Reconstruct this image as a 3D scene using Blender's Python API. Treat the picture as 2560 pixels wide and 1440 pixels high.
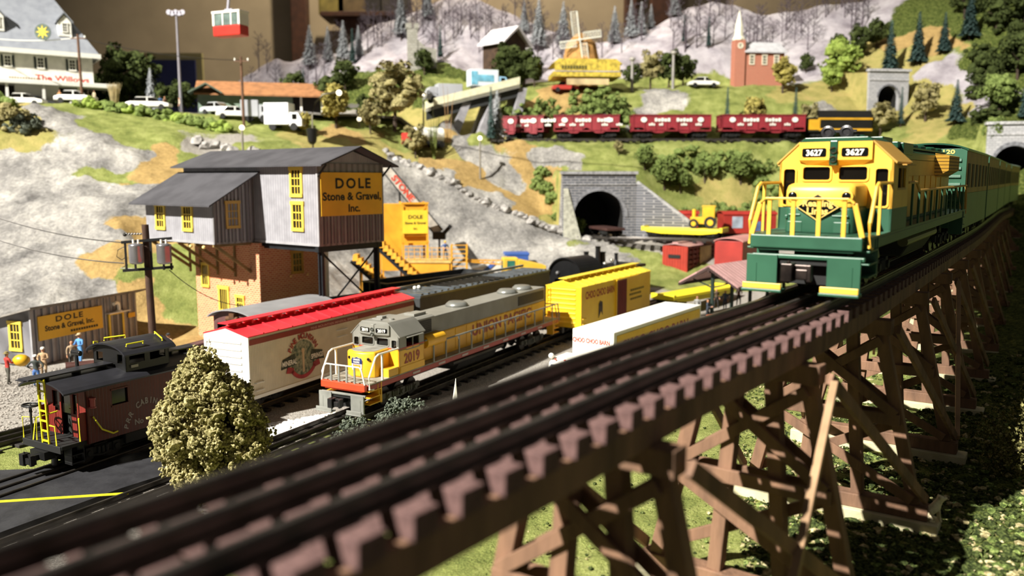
import bpy, bmesh, math, random
import numpy as np
from mathutils import Vector, Matrix, noise
for _o in list(bpy.data.objects): bpy.data.objects.remove(_o, do_unlink=True)
SC = bpy.context.scene
COL = SC.collection
S = 1/48.0          # lengths below are written in scale metres of the O-gauge layout (1:48); S turns them into real metres
R = math.radians
PI = math.pi
random.seed(7)

# ---------------------------------------------------------------- camera
FPX, HORY, CAMZ = 2080.0, 448.0, 12.3
PITCH = math.atan((720-HORY)/FPX)
cam = bpy.data.cameras.new('camera')
cam.sensor_width = 36; cam.lens = FPX*36/2560
cam.clip_start = .01; cam.clip_end = 60
cam.dof.use_dof = True; cam.dof.focus_distance = 33*S; cam.dof.aperture_fstop = 10.0
cam_o = bpy.data.objects.new('camera', cam); COL.objects.link(cam_o)
cam_o.location = (0,0,CAMZ*S); cam_o.rotation_euler = (PI/2-PITCH,0,0)
SC.camera = cam_o
FW = np.array([0,math.cos(PITCH),-math.sin(PITCH)]); UPV = np.array([0,math.sin(PITCH),math.cos(PITCH)])
def ray(u,v): return FW+np.array([1.,0,0])*((u-1280)/FPX)+UPV*((720-v)/FPX)
def atY(u,v,Y):
    d = ray(u,v); t = Y/d[1]; return (float(d[0]*t), float(Y), float(CAMZ+d[2]*t))
def atZ(u,v,z):
    d = ray(u,v); t = (z-CAMZ)/d[2]; return (float(d[0]*t), float(d[1]*t), float(z))

# ---------------------------------------------------------------- light and exposure
w = bpy.data.worlds.new('room_ambient'); SC.world = w; w.use_nodes = True
w.node_tree.nodes['Background'].inputs[0].default_value = (1.0,.95,.88,1)
w.node_tree.nodes['Background'].inputs[1].default_value = .08
SC.view_settings.view_transform = 'Standard'; SC.view_settings.look = 'None'
SC.view_settings.exposure = 0.0; SC.view_settings.gamma = 1
SC.view_settings.use_curve_mapping = False
def spot(name, loc, target, power, rad, cone, blend, col=(1,.86,.66)):
    l = bpy.data.lights.new(name,'SPOT'); l.energy = power; l.shadow_soft_size = rad
    l.spot_size = R(cone); l.spot_blend = blend; l.color = col
    o = bpy.data.objects.new(name,l); COL.objects.link(o)
    o.location = Vector(loc)*S
    o.rotation_euler = (Vector(target)-Vector(loc)).to_track_quat('-Z','Y').to_euler()
    return o
# the hall's halogen spot high behind the photographer's left shoulder, and a weaker one over the far hills
spot('ceiling_spot_main', (-190,-118,225), (-8,62,6), 6300, .035, 34, .45, (1,.955,.87))
spot('ceiling_spot_hills', (-60,20,170), (15,140,26), 90, .05, 62, .7, (1,.93,.82))
spot('wall_fill_spot', (-20,190,165), (-10,236,40), 620, .05, 105, .8, (1,.86,.66))  # added fill lamp, out of view, only to brighten the back wall

# ---------------------------------------------------------------- node materials
MATS = {}
def _rgb(c):
    if isinstance(c,str):
        c = c.lstrip('#'); c = tuple(int(c[i:i+2],16)/255 for i in (0,2,4))
        c = tuple(x/12.92 if x<=.04045 else ((x+.055)/1.055)**2.4 for x in c)
    return (*c[:3],1)
def mat(name, col, rough=.5, metal=0, var=.12, scale=40, col2=None, bump=0, bscale=None, spec=.5, emit=0, stretch=None, trans=0, alpha=1, coat=0):
    """plain material with a noise variation of the colour; scale counts noise cells per scale metre/10"""
    if name in MATS: return MATS[name]
    m = bpy.data.materials.new(name); m.use_nodes = True; MATS[name] = m
    nt = m.node_tree; N = nt.nodes; L = nt.links
    b = N['Principled BSDF']; c = _rgb(col)
    b.inputs['Roughness'].default_value = rough; b.inputs['Metallic'].default_value = metal
    b.inputs['Specular IOR Level'].default_value = spec
    if coat: b.inputs['Coat Weight'].default_value = coat
    if trans: b.inputs['Transmission Weight'].default_value = trans
    if emit: b.inputs['Emission Color'].default_value = c; b.inputs['Emission Strength'].default_value = emit
    tc = N.new('ShaderNodeTexCoord'); mp = N.new('ShaderNodeMapping'); L.new(tc.outputs['Object'], mp.inputs[0])
    if stretch: mp.inputs['Scale'].default_value = stretch
    nz = N.new('ShaderNodeTexNoise'); nz.inputs['Scale'].default_value = scale; nz.inputs['Detail'].default_value = 5
    L.new(mp.outputs[0], nz.inputs['Vector'])
    rp = N.new('ShaderNodeValToRGB'); L.new(nz.outputs['Fac'], rp.inputs[0])
    c2 = _rgb(col2) if col2 else tuple(max(0,x*(1-var*2.2)) for x in c[:3])+(1,)
    rp.color_ramp.elements[0].position = .34; rp.color_ramp.elements[1].position = .62
    rp.color_ramp.elements[0].color = c2; rp.color_ramp.elements[1].color = c
    L.new(rp.outputs[0], b.inputs['Base Color'])
    if bump:
        n2 = N.new('ShaderNodeTexNoise'); n2.inputs['Scale'].default_value = bscale or scale*3; n2.inputs['Detail'].default_value = 4
        L.new(mp.outputs[0], n2.inputs['Vector'])
        bp = N.new('ShaderNodeBump'); bp.inputs['Strength'].default_value = bump; bp.inputs['Distance'].default_value = .002
        L.new(n2.outputs['Fac'], bp.inputs['Height']); L.new(bp.outputs[0], b.inputs['Normal'])
    return m
def stripes(name, col, col2, axis, pitch, width=.5, rough=.6, bump=.6, var_col=None):
    """parallel boards / ribs across one local axis; pitch in scale metres"""
    if name in MATS: return MATS[name]
    m = mat(name, col, rough, 0, .1, 60, var_col)
    nt = m.node_tree; N = nt.nodes; L = nt.links; b = N['Principled BSDF']
    src = b.inputs['Base Color'].links[0].from_socket
    tc = N['Texture Coordinate']; sp = N.new('ShaderNodeSeparateXYZ'); L.new(tc.outputs['Object'], sp.inputs[0])
    mu = N.new('ShaderNodeMath'); mu.operation = 'MULTIPLY'; mu.inputs[1].default_value = 1/(pitch*S); L.new(sp.outputs[axis], mu.inputs[0])
    fr = N.new('ShaderNodeMath'); fr.operation = 'FRACT'; L.new(mu.outputs[0], fr.inputs[0])
    gt = N.new('ShaderNodeMapRange'); L.new(fr.outputs[0], gt.inputs[0]); gt.inputs[1].default_value = width-.06; gt.inputs[2].default_value = width+.06
    mx = N.new('ShaderNodeMixRGB'); L.new(gt.outputs[0], mx.inputs[0]); L.new(src, mx.inputs[1]); mx.inputs[2].default_value = _rgb(col2)
    L.new(mx.outputs[0], b.inputs['Base Color'])
    bp = N.new('ShaderNodeBump'); bp.inputs['Strength'].default_value = bump; bp.inputs['Distance'].default_value = .0012; bp.invert = True
    L.new(gt.outputs[0], bp.inputs['Height']); L.new(bp.outputs[0], b.inputs['Normal'])
    return m
def brickmat(name, c1, c2, mortar, bw=.24, bh=.09, axis='front', rough=.85, ms=.018):
    if name in MATS: return MATS[name]
    m = bpy.data.materials.new(name); m.use_nodes = True; MATS[name] = m
    nt = m.node_tree; N = nt.nodes; L = nt.links; b = N['Principled BSDF']; b.inputs['Roughness'].default_value = rough
    tc = N.new('ShaderNodeTexCoord'); sp = N.new('ShaderNodeSeparateXYZ'); L.new(tc.outputs['Object'], sp.inputs[0])
    ad = N.new('ShaderNodeMath'); ad.operation = 'ADD'; L.new(sp.outputs['X'], ad.inputs[0]); L.new(sp.outputs['Y'], ad.inputs[1])
    cb = N.new('ShaderNodeCombineXYZ'); L.new(ad.outputs[0], cb.inputs[0]); L.new(sp.outputs['Z'], cb.inputs[1])
    br = N.new('ShaderNodeTexBrick'); L.new(cb.outputs[0], br.inputs[0])
    br.inputs['Scale'].default_value = 1/S; br.inputs['Brick Width'].default_value = bw; br.inputs['Row Height'].default_value = bh
    br.inputs['Mortar Size'].default_value = ms; br.inputs['Color1'].default_value = _rgb(c1); br.inputs['Color2'].default_value = _rgb(c2)
    br.inputs['Mortar'].default_value = _rgb(mortar); L.new(br.outputs['Color'], b.inputs['Base Color'])
    bp = N.new('ShaderNodeBump'); bp.inputs['Strength'].default_value = .5; bp.inputs['Distance'].default_value = .0006; bp.invert = True
    L.new(br.outputs['Fac'], bp.inputs['Height']); L.new(bp.outputs[0], b.inputs['Normal'])
    return m

# ---------------------------------------------------------------- glyphs
_G = {}
def glyph(ch):
    if ch not in _G:
        cu = bpy.data.curves.new('glyph','FONT'); cu.body = ch; cu.size = 1; cu.offset = .03; cu.resolution_u = 3
        ob = bpy.data.objects.new('glyph', cu)
        me = bpy.data.meshes.new_from_object(ob)
        vs = [tuple(v.co) for v in me.vertices]; fs = [tuple(p.vertices) for p in me.polygons]
        cu.body = ch+'|'; ob2 = bpy.data.objects.new('glyph', cu); m2 = bpy.data.meshes.new_from_object(ob2)
        x1 = max(v.co.x for v in m2.vertices)
        cu.body = '|'; m3 = bpy.data.meshes.new_from_object(bpy.data.objects.new('glyph', cu)); x0 = max(v.co.x for v in m3.vertices)
        _G[ch] = (vs, fs, x1-x0)
        bpy.data.objects.remove(ob); bpy.data.objects.remove(ob2)
        for o in [o for o in bpy.data.objects if o.name.startswith('glyph')]: bpy.data.objects.remove(o)
        for q in (me,m2,m3): bpy.data.meshes.remove(q)
        bpy.data.curves.remove(cu)
    return _G[ch]

# ---------------------------------------------------------------- mesh builder
def _basis(d):
    d = Vector(d).normalized(); a = Vector((0,0,1)) if abs(d.z)<.95 else Vector((1,0,0))
    u = d.cross(a).normalized(); v = u.cross(d).normalized(); return d,u,v
_ico = {}
def ico(sub):
    if sub not in _ico:
        bm = bmesh.new(); bmesh.ops.create_icosphere(bm, subdivisions=sub, radius=1)
        bm.verts.ensure_lookup_table()
        _ico[sub] = ([tuple(v.co) for v in bm.verts],[tuple(v.index for v in f.verts) for f in bm.faces]); bm.free()
    return _ico[sub]
class MB:
    def __init__(s): s.v=[]; s.f=[]; s.m=[]; s.k=0
    def mi(s,k): s.k=k; return s
    def add(s, vs, fs):
        n=len(s.v); s.v+= [tuple(x) for x in vs]; s.f+=[tuple(i+n for i in f) for f in fs]; s.m+=[s.k]*len(fs); return s
    def box(s, x0,x1,y0,y1,z0,z1, taper=0):
        t=taper
        return s.add([(x0,y0,z0),(x1,y0,z0),(x1,y1,z0),(x0,y1,z0),(x0+t,y0+t,z1),(x1-t,y0+t,z1),(x1-t,y1-t,z1),(x0+t,y1-t,z1)],
          [(3,2,1,0),(4,5,6,7),(0,1,5,4),(1,2,6,5),(2,3,7,6),(3,0,4,7)])
    def bar(s,p,q,w,h=None,roll=0):
        h=h or w; p=Vector(p); q=Vector(q); d,u,v=_basis(q-p)
        if roll: M=Matrix.Rotation(roll,3,d); u=M@u; v=M@v
        c=[(-w/2,-h/2),(w/2,-h/2),(w/2,h/2),(-w/2,h/2)]
        vs=[p+u*a+v*b for a,b in c]+[q+u*a+v*b for a,b in c]
        return s.add(vs,[(3,2,1,0),(4,5,6,7),(0,1,5,4),(1,2,6,5),(2,3,7,6),(3,0,4,7)])
    def cyl(s,p,q,r,r2=None,n=14,cap=True):
        r2=r if r2 is None else r2; p=Vector(p); q=Vector(q); d,u,v=_basis(q-p)
        vs=[]
        for P_,rr in ((p,r),(q,r2)):
            for i in range(n):
                a=2*PI*i/n; vs.append(P_+u*math.cos(a)*rr+v*math.sin(a)*rr)
        fs=[(i,(i+1)%n,n+(i+1)%n,n+i) for i in range(n)]
        if cap: fs+=[tuple(range(n-1,-1,-1)),tuple(range(n,2*n))]
        return s.add(vs,fs)
    def tube(s,pts,r,n=6):
        pts=[Vector(p) for p in pts]; vs=[]; fs=[]
        for i,p in enumerate(pts):
            d=(pts[min(i+1,len(pts)-1)]-pts[max(i-1,0)]); _,u,v=_basis(d)
            rr=r[i] if isinstance(r,(list,tuple)) else r
            for k in range(n):
                a=2*PI*k/n; vs.append(p+u*math.cos(a)*rr+v*math.sin(a)*rr)
        for i in range(len(pts)-1):
            for k in range(n): fs.append((i*n+k,i*n+(k+1)%n,(i+1)*n+(k+1)%n,(i+1)*n+k))
        fs+=[tuple(range(n-1,-1,-1)),tuple(range((len(pts)-1)*n,len(pts)*n))]
        return s.add(vs,fs)
    def prism(s,poly,axis,a0,a1):
        """poly of 2D points extruded along axis x/y/z"""
        n=len(poly)
        def pt(p,a):
            return {'x':(a,p[0],p[1]),'y':(p[0],a,p[1]),'z':(p[0],p[1],a)}[axis]
        vs=[pt(p,a0) for p in poly]+[pt(p,a1) for p in poly]
        fs=[tuple(range(n-1,-1,-1)),tuple(range(n,2*n))]+[(i,(i+1)%n,n+(i+1)%n,n+i) for i in range(n)]
        return s.add(vs,fs)
    def lathe(s,c,prof,n=20,axis='z'):
        vs=[];fs=[]
        for r,h in prof:
            for k in range(n):
                a=2*PI*k/n
                if axis=='z': vs.append((c[0]+r*math.cos(a),c[1]+r*math.sin(a),c[2]+h))
                elif axis=='x': vs.append((c[0]+h,c[1]+r*math.cos(a),c[2]+r*math.sin(a)))
                else: vs.append((c[0]+r*math.cos(a),c[1]+h,c[2]+r*math.sin(a)))
        for i in range(len(prof)-1):
            for k in range(n): fs.append((i*n+k,i*n+(k+1)%n,(i+1)*n+(k+1)%n,(i+1)*n+k))
        fs+=[tuple(range(n-1,-1,-1)),tuple(range((len(prof)-1)*n,len(prof)*n))]
        return s.add(vs,fs)
    def ball(s,c,r,sub=2,sq=(1,1,1),nz=0,ns=1.0):
        vs,fs=ico(sub); out=[]; c=Vector(c)
        off=Vector((random.random()*50,random.random()*50,0)) if nz else None
        for v in vs:
            v=Vector(v); k=1.0
            if nz: k+=nz*noise.noise(v*ns+off)
            out.append(c+Vector((v.x*sq[0],v.y*sq[1],v.z*sq[2]))*r*k)
        return s.add(out,fs)
    def quad(s,a,b,c,d): return s.add([a,b,c,d],[(0,1,2,3)])
    def text(s,txt,org,right,up,size,lift=.012,align='c',stretch=1.0,space=1.0,depth=.0):
        """lettering lying on a surface: org = anchor on the baseline, lifted off by the surface normal"""
        right=Vector(right).normalized(); up=Vector(up).normalized(); nrm=right.cross(up)
        wd=sum(glyph(c)[2] if c!=' ' else .28 for c in txt)*size*stretch*space
        x={'c':-wd/2,'l':0,'r':-wd}[align]; org=Vector(org)+nrm*lift
        for c in txt:
            if c==' ': x+=.28*size*stretch*space; continue
            vs,fs,ad=glyph(c)
            s.add([org+right*(x+v[0]*size*stretch)+up*(v[1]*size) for v in vs],fs); x+=ad*size*stretch*space
        return s
    def arctext(s,txt,cen,right,up,size,rad,a0,a1,lift=.012,stretch=1.0):
        """letters along an arc, angles from straight up, clockwise positive"""
        right=Vector(right).normalized(); up=Vector(up).normalized(); nrm=right.cross(up); n=len(txt)
        for i,c in enumerate(txt):
            if c==' ': continue
            a=a0+(a1-a0)*(i/(max(1,n-1))); vs,fs,ad=glyph(c)
            t=right*math.cos(a)-up*math.sin(a); rd=right*math.sin(a)+up*math.cos(a)
            o=Vector(cen)+rd*rad+nrm*lift-t*(ad*size*stretch/2)
            s.add([o+t*v[0]*size*stretch+rd*v[1]*size for v in vs],fs)
        return s
    def xf(s,n0,M):
        for i in range(n0,len(s.v)): s.v[i]=tuple(M@Vector(s.v[i]))
        return s
    def build(s,name,mats,parent=None,smooth=False,bevel=0,loc=None,rotz=0,label=None,seg=2,auto=False):
        me=bpy.data.meshes.new(name)
        k=globals().get('XK',1.0); me.from_pydata([(a*S*k,b*S,c*S) for a,b,c in s.v],[],s.f)
        if not isinstance(mats,(list,tuple)): mats=[mats]
        for m in mats: me.materials.append(m)
        if len(mats)>1: me.polygons.foreach_set('material_index',s.m)
        me.validate(); 
        if smooth: me.polygons.foreach_set('use_smooth',[True]*len(me.polygons))
        o=bpy.data.objects.new(name,me); COL.objects.link(o)
        if parent is not None: o.parent=parent
        if loc is not None: o.location=Vector(loc)*S
        if rotz: o.rotation_euler=(0,0,rotz)
        if bevel:
            md=o.modifiers.new('bevel','BEVEL'); md.width=bevel*S; md.segments=seg; md.limit_method='ANGLE'; md.angle_limit=R(35)
        if smooth and auto:
            md=o.modifiers.new('wn','WEIGHTED_NORMAL')
        if label: o['label']=label
        return o
def isl(b,name,mats,parent,**kw):
    """build every loose piece of b as an object of its own (pieces whose boxes touch stay together)"""
    n=len(b.v); par=list(range(n))
    def fd(i):
        while par[i]!=i: par[i]=par[par[i]]; i=par[i]
        return i
    for f in b.f:
        for i in f[1:]: par[fd(i)]=fd(f[0])
    comp={}
    for i in range(n): comp.setdefault(fd(i),[]).append(i)
    boxes=[]
    V=np.array(b.v)
    for k,ix in comp.items():
        q=V[ix]; boxes.append([set([k]),q.min(0)-.004,q.max(0)+.004])
    ch=True
    while ch:
        ch=False; out=[]
        for bx in boxes:
            for o in out:
                if (bx[1]<=o[2]).all() and (o[1]<=bx[2]).all():
                    o[0]|=bx[0]; o[1]=np.minimum(o[1],bx[1]); o[2]=np.maximum(o[2],bx[2]); ch=True; break
            else: out.append(bx)
        boxes=out
    res=[]
    for ks,_,_ in boxes:
        m=MB(); mp={}
        for fi,f in enumerate(b.f):
            if fd(f[0]) in ks:
                for i in f:
                    if i not in mp: mp[i]=len(m.v); m.v.append(b.v[i])
                m.f.append(tuple(mp[i] for i in f)); m.m.append(b.m[fi])
        res.append(m.build(name,mats,parent,**kw))
    return res
def tag(o,label=None,cat=None,group=None,kind=None):
    if label: o['label']=label
    if cat: o['category']=cat
    if group: o['group']=group
    if kind: o['kind']=kind
    return o
def thing(name,label,cat,loc=(0,0,0),rotz=0,group=None,rot=None):
    o=bpy.data.objects.new(name,None); COL.objects.link(o); o.empty_display_size=.02
    o.location=Vector(loc)*S; o.rotation_euler=rot if rot else (0,0,rotz)
    return tag(o,label,cat,group)
def copytree(r,loc,rotz=0,label=None,group=None,scale=None,parent=None):
    def cp(o,par):
        c=o.copy(); COL.objects.link(c)
        if par is not None: c.parent=par
        for ch in list(o.children): cp(ch,c)
        return c
    c=cp(r,None); c.location=Vector(loc)*S; c.rotation_euler=(0,0,rotz)
    if scale is not None: c.scale=scale if isinstance(scale,(tuple,list)) else (scale,)*3
    if label: c['label']=label
    if group: c['group']=group
    return c
# ================================================================ TERRAIN
CP=[]
def P(px,py,Y,m): CP.append((*atY(px,py,Y),m))
def W(x,y,z,m): CP.append((x,y,z,m))
# the flat yard
for x,y,m in [(-60,15,'V'),(-45,25,'V'),(-32,28,'V'),(-25,22,'V'),(-18,18,'V'),(-45,45,'V'),(-34,42,'V'),(-28,38,'V'),(-28,48,'V'),(-24,44,'V'),(-20,30,'V'),
   (-24,33,'G'),(-23,36,'G'),(-27,30,'G'),(-14,36,'V'),(-10,45,'V'),(-16,46,'V'),(-20,54,'V'),(-28,56,'V'),(-36,56,'V'),(-12,54,'V'),(-8,62,'V'),(0,70,'V'),(2,58,'V'),(8,52,'V'),(8,66,'V'),
   (10,76,'V'),(-12,68,'V'),(-4,80,'V'),(16,62,'V'),(20,72,'V'),(-6,50,'V'),(-2,48,'V'),(0,90,'V'),(8,92,'V'),(-18,62,'G'),(-24,62,'D'),(-10,86,'R'),(-2,38,'V'),(4,46,'V'),(24,80,'V'),(14,84,'V'),(-15,74,'V'),(-22,56,'V')]:
    W(x,y,0,m)
# bank the trestle stands on
for x,y,z,m in [(-8,8,1.9,'G'),(-4,8,2.2,'G'),(0,6,2.2,'G'),(4,4,2.2,'G'),(-8,16,1.7,'G'),(-4,15,2.0,'G'),(2,12,2.2,'G'),(8,12,2.2,'G'),(-12,22,1.0,'G'),(-9.5,27,1.2,'G'),(-4,24,1.8,'G'),(0,20,2.1,'G'),(4,18,2.2,'G'),(6,22,2.2,'G'),
   (10,20,2.2,'M'),(14,20,2.2,'M'),(8,26,2.2,'G'),(2,30,1.6,'G'),(6,33,1.7,'G'),(12,28,2.2,'G'),(16,27,2.2,'M'),(20,26,2.3,'M'),(12,38,1.9,'G'),(18,34,2.3,'M'),(24,34,2.5,'M'),(18,45,1.9,'G'),
   (24,42,2.3,'M'),(30,44,2.8,'M'),(24,54,2.0,'M'),(32,56,3.0,'M'),(42,62,4.0,'M'),(28,66,2.2,'M'),(38,72,3.6,'M'),(50,80,6.5,'M'),(34,82,4.0,'M'),(45,92,7.6,'M'),(62,90,8.2,'M'),(60,76,8.2,'M'),(54,92,6.5,'M'),(72,90,14,'M'),(70,76,12,'M'),(30,24,2.8,'M'),(44,44,5.5,'M'),(54,60,7.5,'M'),
   (-17,12,.0,'V'),(-20,8,.0,'V'),(-15.5,24,0,'V'),(-13.2,28,0.05,'V'),(-17,19,0,'V'),(-9.5,34,.1,'G'),(-5,40,.0,'G'),(20,14,2.2,'M'),(12,6,2.2,'M'),(40,20,3,'M'),(26,92,1.0,'G'),(30,95,2.6,'G')]:
    W(x,y,z,m)
# left rock slope
for a in [(-120,840,60,'R'),(-140,640,72,'R'),(-160,420,84,'R'),(0,760,64,'R'),(120,745,65,'R'),(240,735,67,'R'),(330,745,67,'D'),(0,640,70,'R'),(150,640,70,'R'),(0,520,77,'R'),(160,520,76,'R'),(250,600,72,'R'),(300,560,73,'D'),
   (290,640,70,'D'),(340,600,73,'D'),(380,680,70,'G'),(420,760,68,'G'),(420,640,72,'G'),(400,560,76,'D'),(250,470,80,'R'),(360,480,80,'R'),(0,400,84,'R'),(130,400,84,'R'),(230,360,86,'R'),(130,300,90,'R'),(110,270,93,'R'),
   (40,350,86,'O'),(30,300,88,'O'),(60,260,92,'O'),(0,330,86,'O'),(-80,320,87,'O'),(330,385,86,'R'),(280,420,84,'G'),(300,440,83,'G'),(350,440,83,'D'),(400,435,84,'D'),(400,410,87,'D'),(330,360,89,'G'),(260,320,92,'G'),(180,280,96,'G'),
   (420,380,89,'D'),(480,400,89,'G'),(440,340,92,'G'),(350,310,96,'G'),(560,410,90,'G'),(500,370,93,'V'),(560,360,95,'V'),(640,375,95,'G'),(700,380,96,'G'),
   (160,258,102,'G'),(240,262,103,'G'),(330,272,104,'G'),(430,282,105,'G'),(520,300,104,'G'),(620,320,104,'G'),(600,295,107,'G'),(700,300,108,'G'),(780,310,108,'G'),(800,350,104,'O'),(860,340,106,'D'),(880,380,102,'O'),(760,380,98,'O'),
   (930,345,108,'O'),(960,380,104,'O'),(900,300,112,'G'),(990,300,115,'G')]: P(*a)
for x,y in [(-80,108),(-62,108),(-45,110),(-80,130),(-60,130),(-40,130),(-28,112),(-25,128)]: W(x,y,21.0,'A')
for x,y,z in [(-80,150,20),(-60,150,20),(-40,150,20)]: W(x,y,z,'A')
# under the grey works building the slope runs on
for x,y,z,m in [(-30,66,1.0,'D'),(-24,70,2.0,'G'),(-20,78,3.5,'R'),(-14,82,.4,'R'),(-20,72,1.0,'G'),(-27,75,8,'D')]: W(x,y,z,m)
# quarry rock face: foot and rim
for a in [(820,640,88,'R'),(980,650,96,'R'),(1100,650,97,'R'),(1200,650,98,'R'),(1300,662,96,'R'),(1400,672,94,'R'),(1500,680,92,'R'),(860,520,96,'R'),(980,430,101,'R'),(1060,500,101,'R'),(1180,560,101,'R'),(1300,610,99,'R'),
   (1400,640,97,'R'),(980,402,104,'R'),(1060,428,104,'R'),(1130,455,104,'R'),(1200,492,104,'R'),(1280,532,103,'R'),(1350,570,102,'R'),(1420,600,100,'R'),(1500,628,98,'R'),(1560,650,96,'R'),
   (990,392,106,'O'),(1080,415,106,'D'),(1160,440,106,'D'),(1240,480,106,'D'),(1320,525,105,'D'),(1400,570,104,'O'),(1480,606,102,'G'),(1560,640,98,'G'),(1620,680,94,'G'),
   (1000,360,110,'G'),(1100,380,110,'O'),(1200,430,109,'D'),(1280,480,108,'D'),(1350,515,108,'D'),(1430,560,106,'G'),(1120,300,116,'R'),(1160,345,113,'R'),(1090,340,113,'D'),(1200,330,114,'G'),(1200,390,111,'R'),(1240,430,110,'R'),(1270,470,109.5,'R'),
   (1300,350,113.5,'D'),(1290,420,111,'D'),(1330,400,112,'R'),(1380,390,112,'R'),(1420,410,111,'R'),(1350,440,111,'D'),(1380,470,110,'D'),(1400,520,108,'G')]: P(*a)
# lower terrace with the portal tracks
for a in [(1500,605,101,'V'),(1560,610,101,'V'),(1640,622,99,'V'),(1700,640,97,'G'),(1560,625,99,'G'),(1640,650,96,'G'),(1560,660,95.5,'G'),(1640,685,93,'G'),(1800,640,99,'V'),(1900,650,99,'V'),(2000,660,99,'V'),(1700,600,104,'V'),(1800,600,105,'V'),(1900,605,105,'V'),
   (1760,590,108,'V'),(1860,592,109,'G')]: P(*a)
# slope between the terrace and the upper railway
for a in [(1390,425,109,'G'),(1500,425,110,'G'),(1600,430,110,'G'),(1640,470,110,'G'),(1700,520,110,'G'),(1780,560,110,'O'),(1500,395,112,'G'),(1600,390,113,'G'),(1700,440,112,'G'),(1800,480,112,'O'),(1900,500,112,'G'),(1700,380,114,'G'),
   (1820,420,113,'G'),(1950,440,113,'G'),(1850,520,111,'O'),(2050,480,113,'G'),(2200,460,113,'G')]: P(*a)
ZT=17.4
for x in (2,8,14,20,26,32,38,44,50): W(x,116,ZT,'G'); W(x,119,ZT,'G')
for x in (-6,-2): W(x,116,16.6,'O'); W(x,121,16.8,'O')
# hill above the upper railway
for a in [(1300,300,121,'G'),(1420,300,121,'O'),(1500,295,121,'G'),(1650,300,121,'R'),(1700,295,121,'G'),(1850,290,121,'G'),(2000,290,121,'G'),(1320,225,127,'G'),(1440,222,127,'D'),(1390,260,124,'D'),(1520,222,128,'G'),(1600,235,127,'G'),
   (1630,235,127,'R'),(1660,270,124,'R'),(1720,215,129,'G'),(1800,214,130,'G'),(1880,212,130,'G'),(1960,222,129,'O'),(2040,235,127,'O'),(2120,270,124,'O'),(2060,290,122,'R'),(2150,215,129,'O'),(2250,230,127,'O'),(2340,230,124,'O'),(2380,280,119,'O'),
   (2330,330,114,'O'),(2250,400,112,'O'),(2400,380,108,'G'),(2440,420,104,'G'),(2420,320,112,'M'),(2480,290,112,'M'),(2560,300,110,'M'),(2640,300,105,'M'),(2640,420,96,'M')]: P(*a)
for x,y in [(4,133),(14,136),(24,138),(34,138),(44,137),(-8,134),(-18,130)]: W(x,y,26.8,'G')
for x,y,z in [(-14,118,17),(-10,124,20),(-16,124,20.5),(-6,128,22)]: W(x,y,z,'O')
# big hill on the right
for a in [(2180,160,134,'O'),(2120,140,138,'O'),(2260,170,130,'O'),(2300,150,130,'O'),(2330,170,126,'S'),(2400,175,124,'S'),(2350,120,130,'D'),(2280,100,134,'D'),(2420,160,124,'M'),(2500,200,118,'M'),(2480,150,122,'M'),(2560,120,120,'M'),
   (2620,60,122,'M'),(2460,60,130,'M'),(2380,40,136,'M'),(2540,20,130,'M'),(2700,160,112,'M'),(2700,-20,126,'M'),(2450,0,138,'M'),(2300,50,140,'M'),(2440,190,122,'S'),(2470,250,116,'S')]: P(*a)
# snow mountains: foot and ridge
for a in [(760,215,140,'S'),(860,190,141,'S'),(900,165,142,'S'),(1000,165,143,'S'),(1100,150,143,'S'),(1200,180,143,'S'),(1300,200,143,'S'),(1400,180,142,'S'),(1560,150,142,'S'),(1650,140,143,'S'),(1700,120,143,'S'),(1800,130,142,'S'),(1900,190,138,'S'),
   (2000,180,139,'S'),(2080,140,140,'S'),(1960,200,136,'S'),
   (620,190,150,'S'),(700,172,151,'S'),(765,150,152,'S'),(850,130,153,'S'),(920,75,155,'S'),(960,55,156,'S'),(1000,45,156,'S'),(1060,20,157,'S'),(1120,-5,158,'S'),(1200,0,158,'S'),(1270,30,157,'S'),(1330,60,156,'S'),(1400,85,155,'S'),(1470,105,154,'S'),(1560,95,154,'S'),
   (1620,75,155,'S'),(1680,45,156,'S'),(1720,22,157,'S'),(1780,4,158,'S'),(1840,14,158,'S'),(1900,38,157,'S'),(1960,32,157,'S'),(2040,18,157,'S'),(2120,8,157,'S'),(2220,-15,157,'S'),(2320,-25,156,'S'),(2450,-80,155,'M'),(2600,-120,152,'M'),
   (1000,110,149,'S'),(1150,90,150,'S'),(1300,130,149,'S'),(1500,140,148,'S'),(1750,70,150,'S'),(1850,90,150,'S'),(2000,100,148,'S'),(2150,60,148,'S')]: P(*a)
for a in [(820,240,130,'M'),(880,200,135,'M'),(950,185,137,'M'),(1050,165,138,'M'),(1120,170,137,'M'),(1180,200,136,'M'),(1000,240,128,'M'),(1100,250,126,'M'),(880,270,120,'M'),(800,290,116,'V'),(900,280,118,'V')]: P(*a)
for x,y,z in [(-70,172,16),(-30,172,16),(-10,172,20),(15,172,18),(40,172,20),(70,172,25),(-100,172,16),(100,172,30),(100,120,25),(100,80,18),(80,40,10)]: W(x,y,z,'S')
CPA=np.array([c[:3] for c in CP]); CPM=[c[3] for c in CP]
_D=np.sqrt(((CPA[:,None,:2]-CPA[None,:,:2])**2).sum(-1)+.15)
_A=np.block([[_D+np.eye(len(CPA))*.02, np.c_[np.ones(len(CPA)),CPA[:,:2]]],[np.c_[np.ones(len(CPA)),CPA[:,:2]].T, np.zeros((3,3))]])
_wt=np.linalg.solve(_A,np.r_[CPA[:,2],0,0,0])
def hz(xy):
    xy=np.atleast_2d(np.asarray(xy,float)); out=np.empty(len(xy))
    for i in range(0,len(xy),20000):
        q=xy[i:i+20000]; d=np.sqrt(((q[:,None]-CPA[None,:,:2])**2).sum(-1)+.15)
        out[i:i+20000]=d@_wt[:-3]+_wt[-3]+q@_wt[-2:]
    # the yard and the trestle bank stay level
    return out
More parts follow.
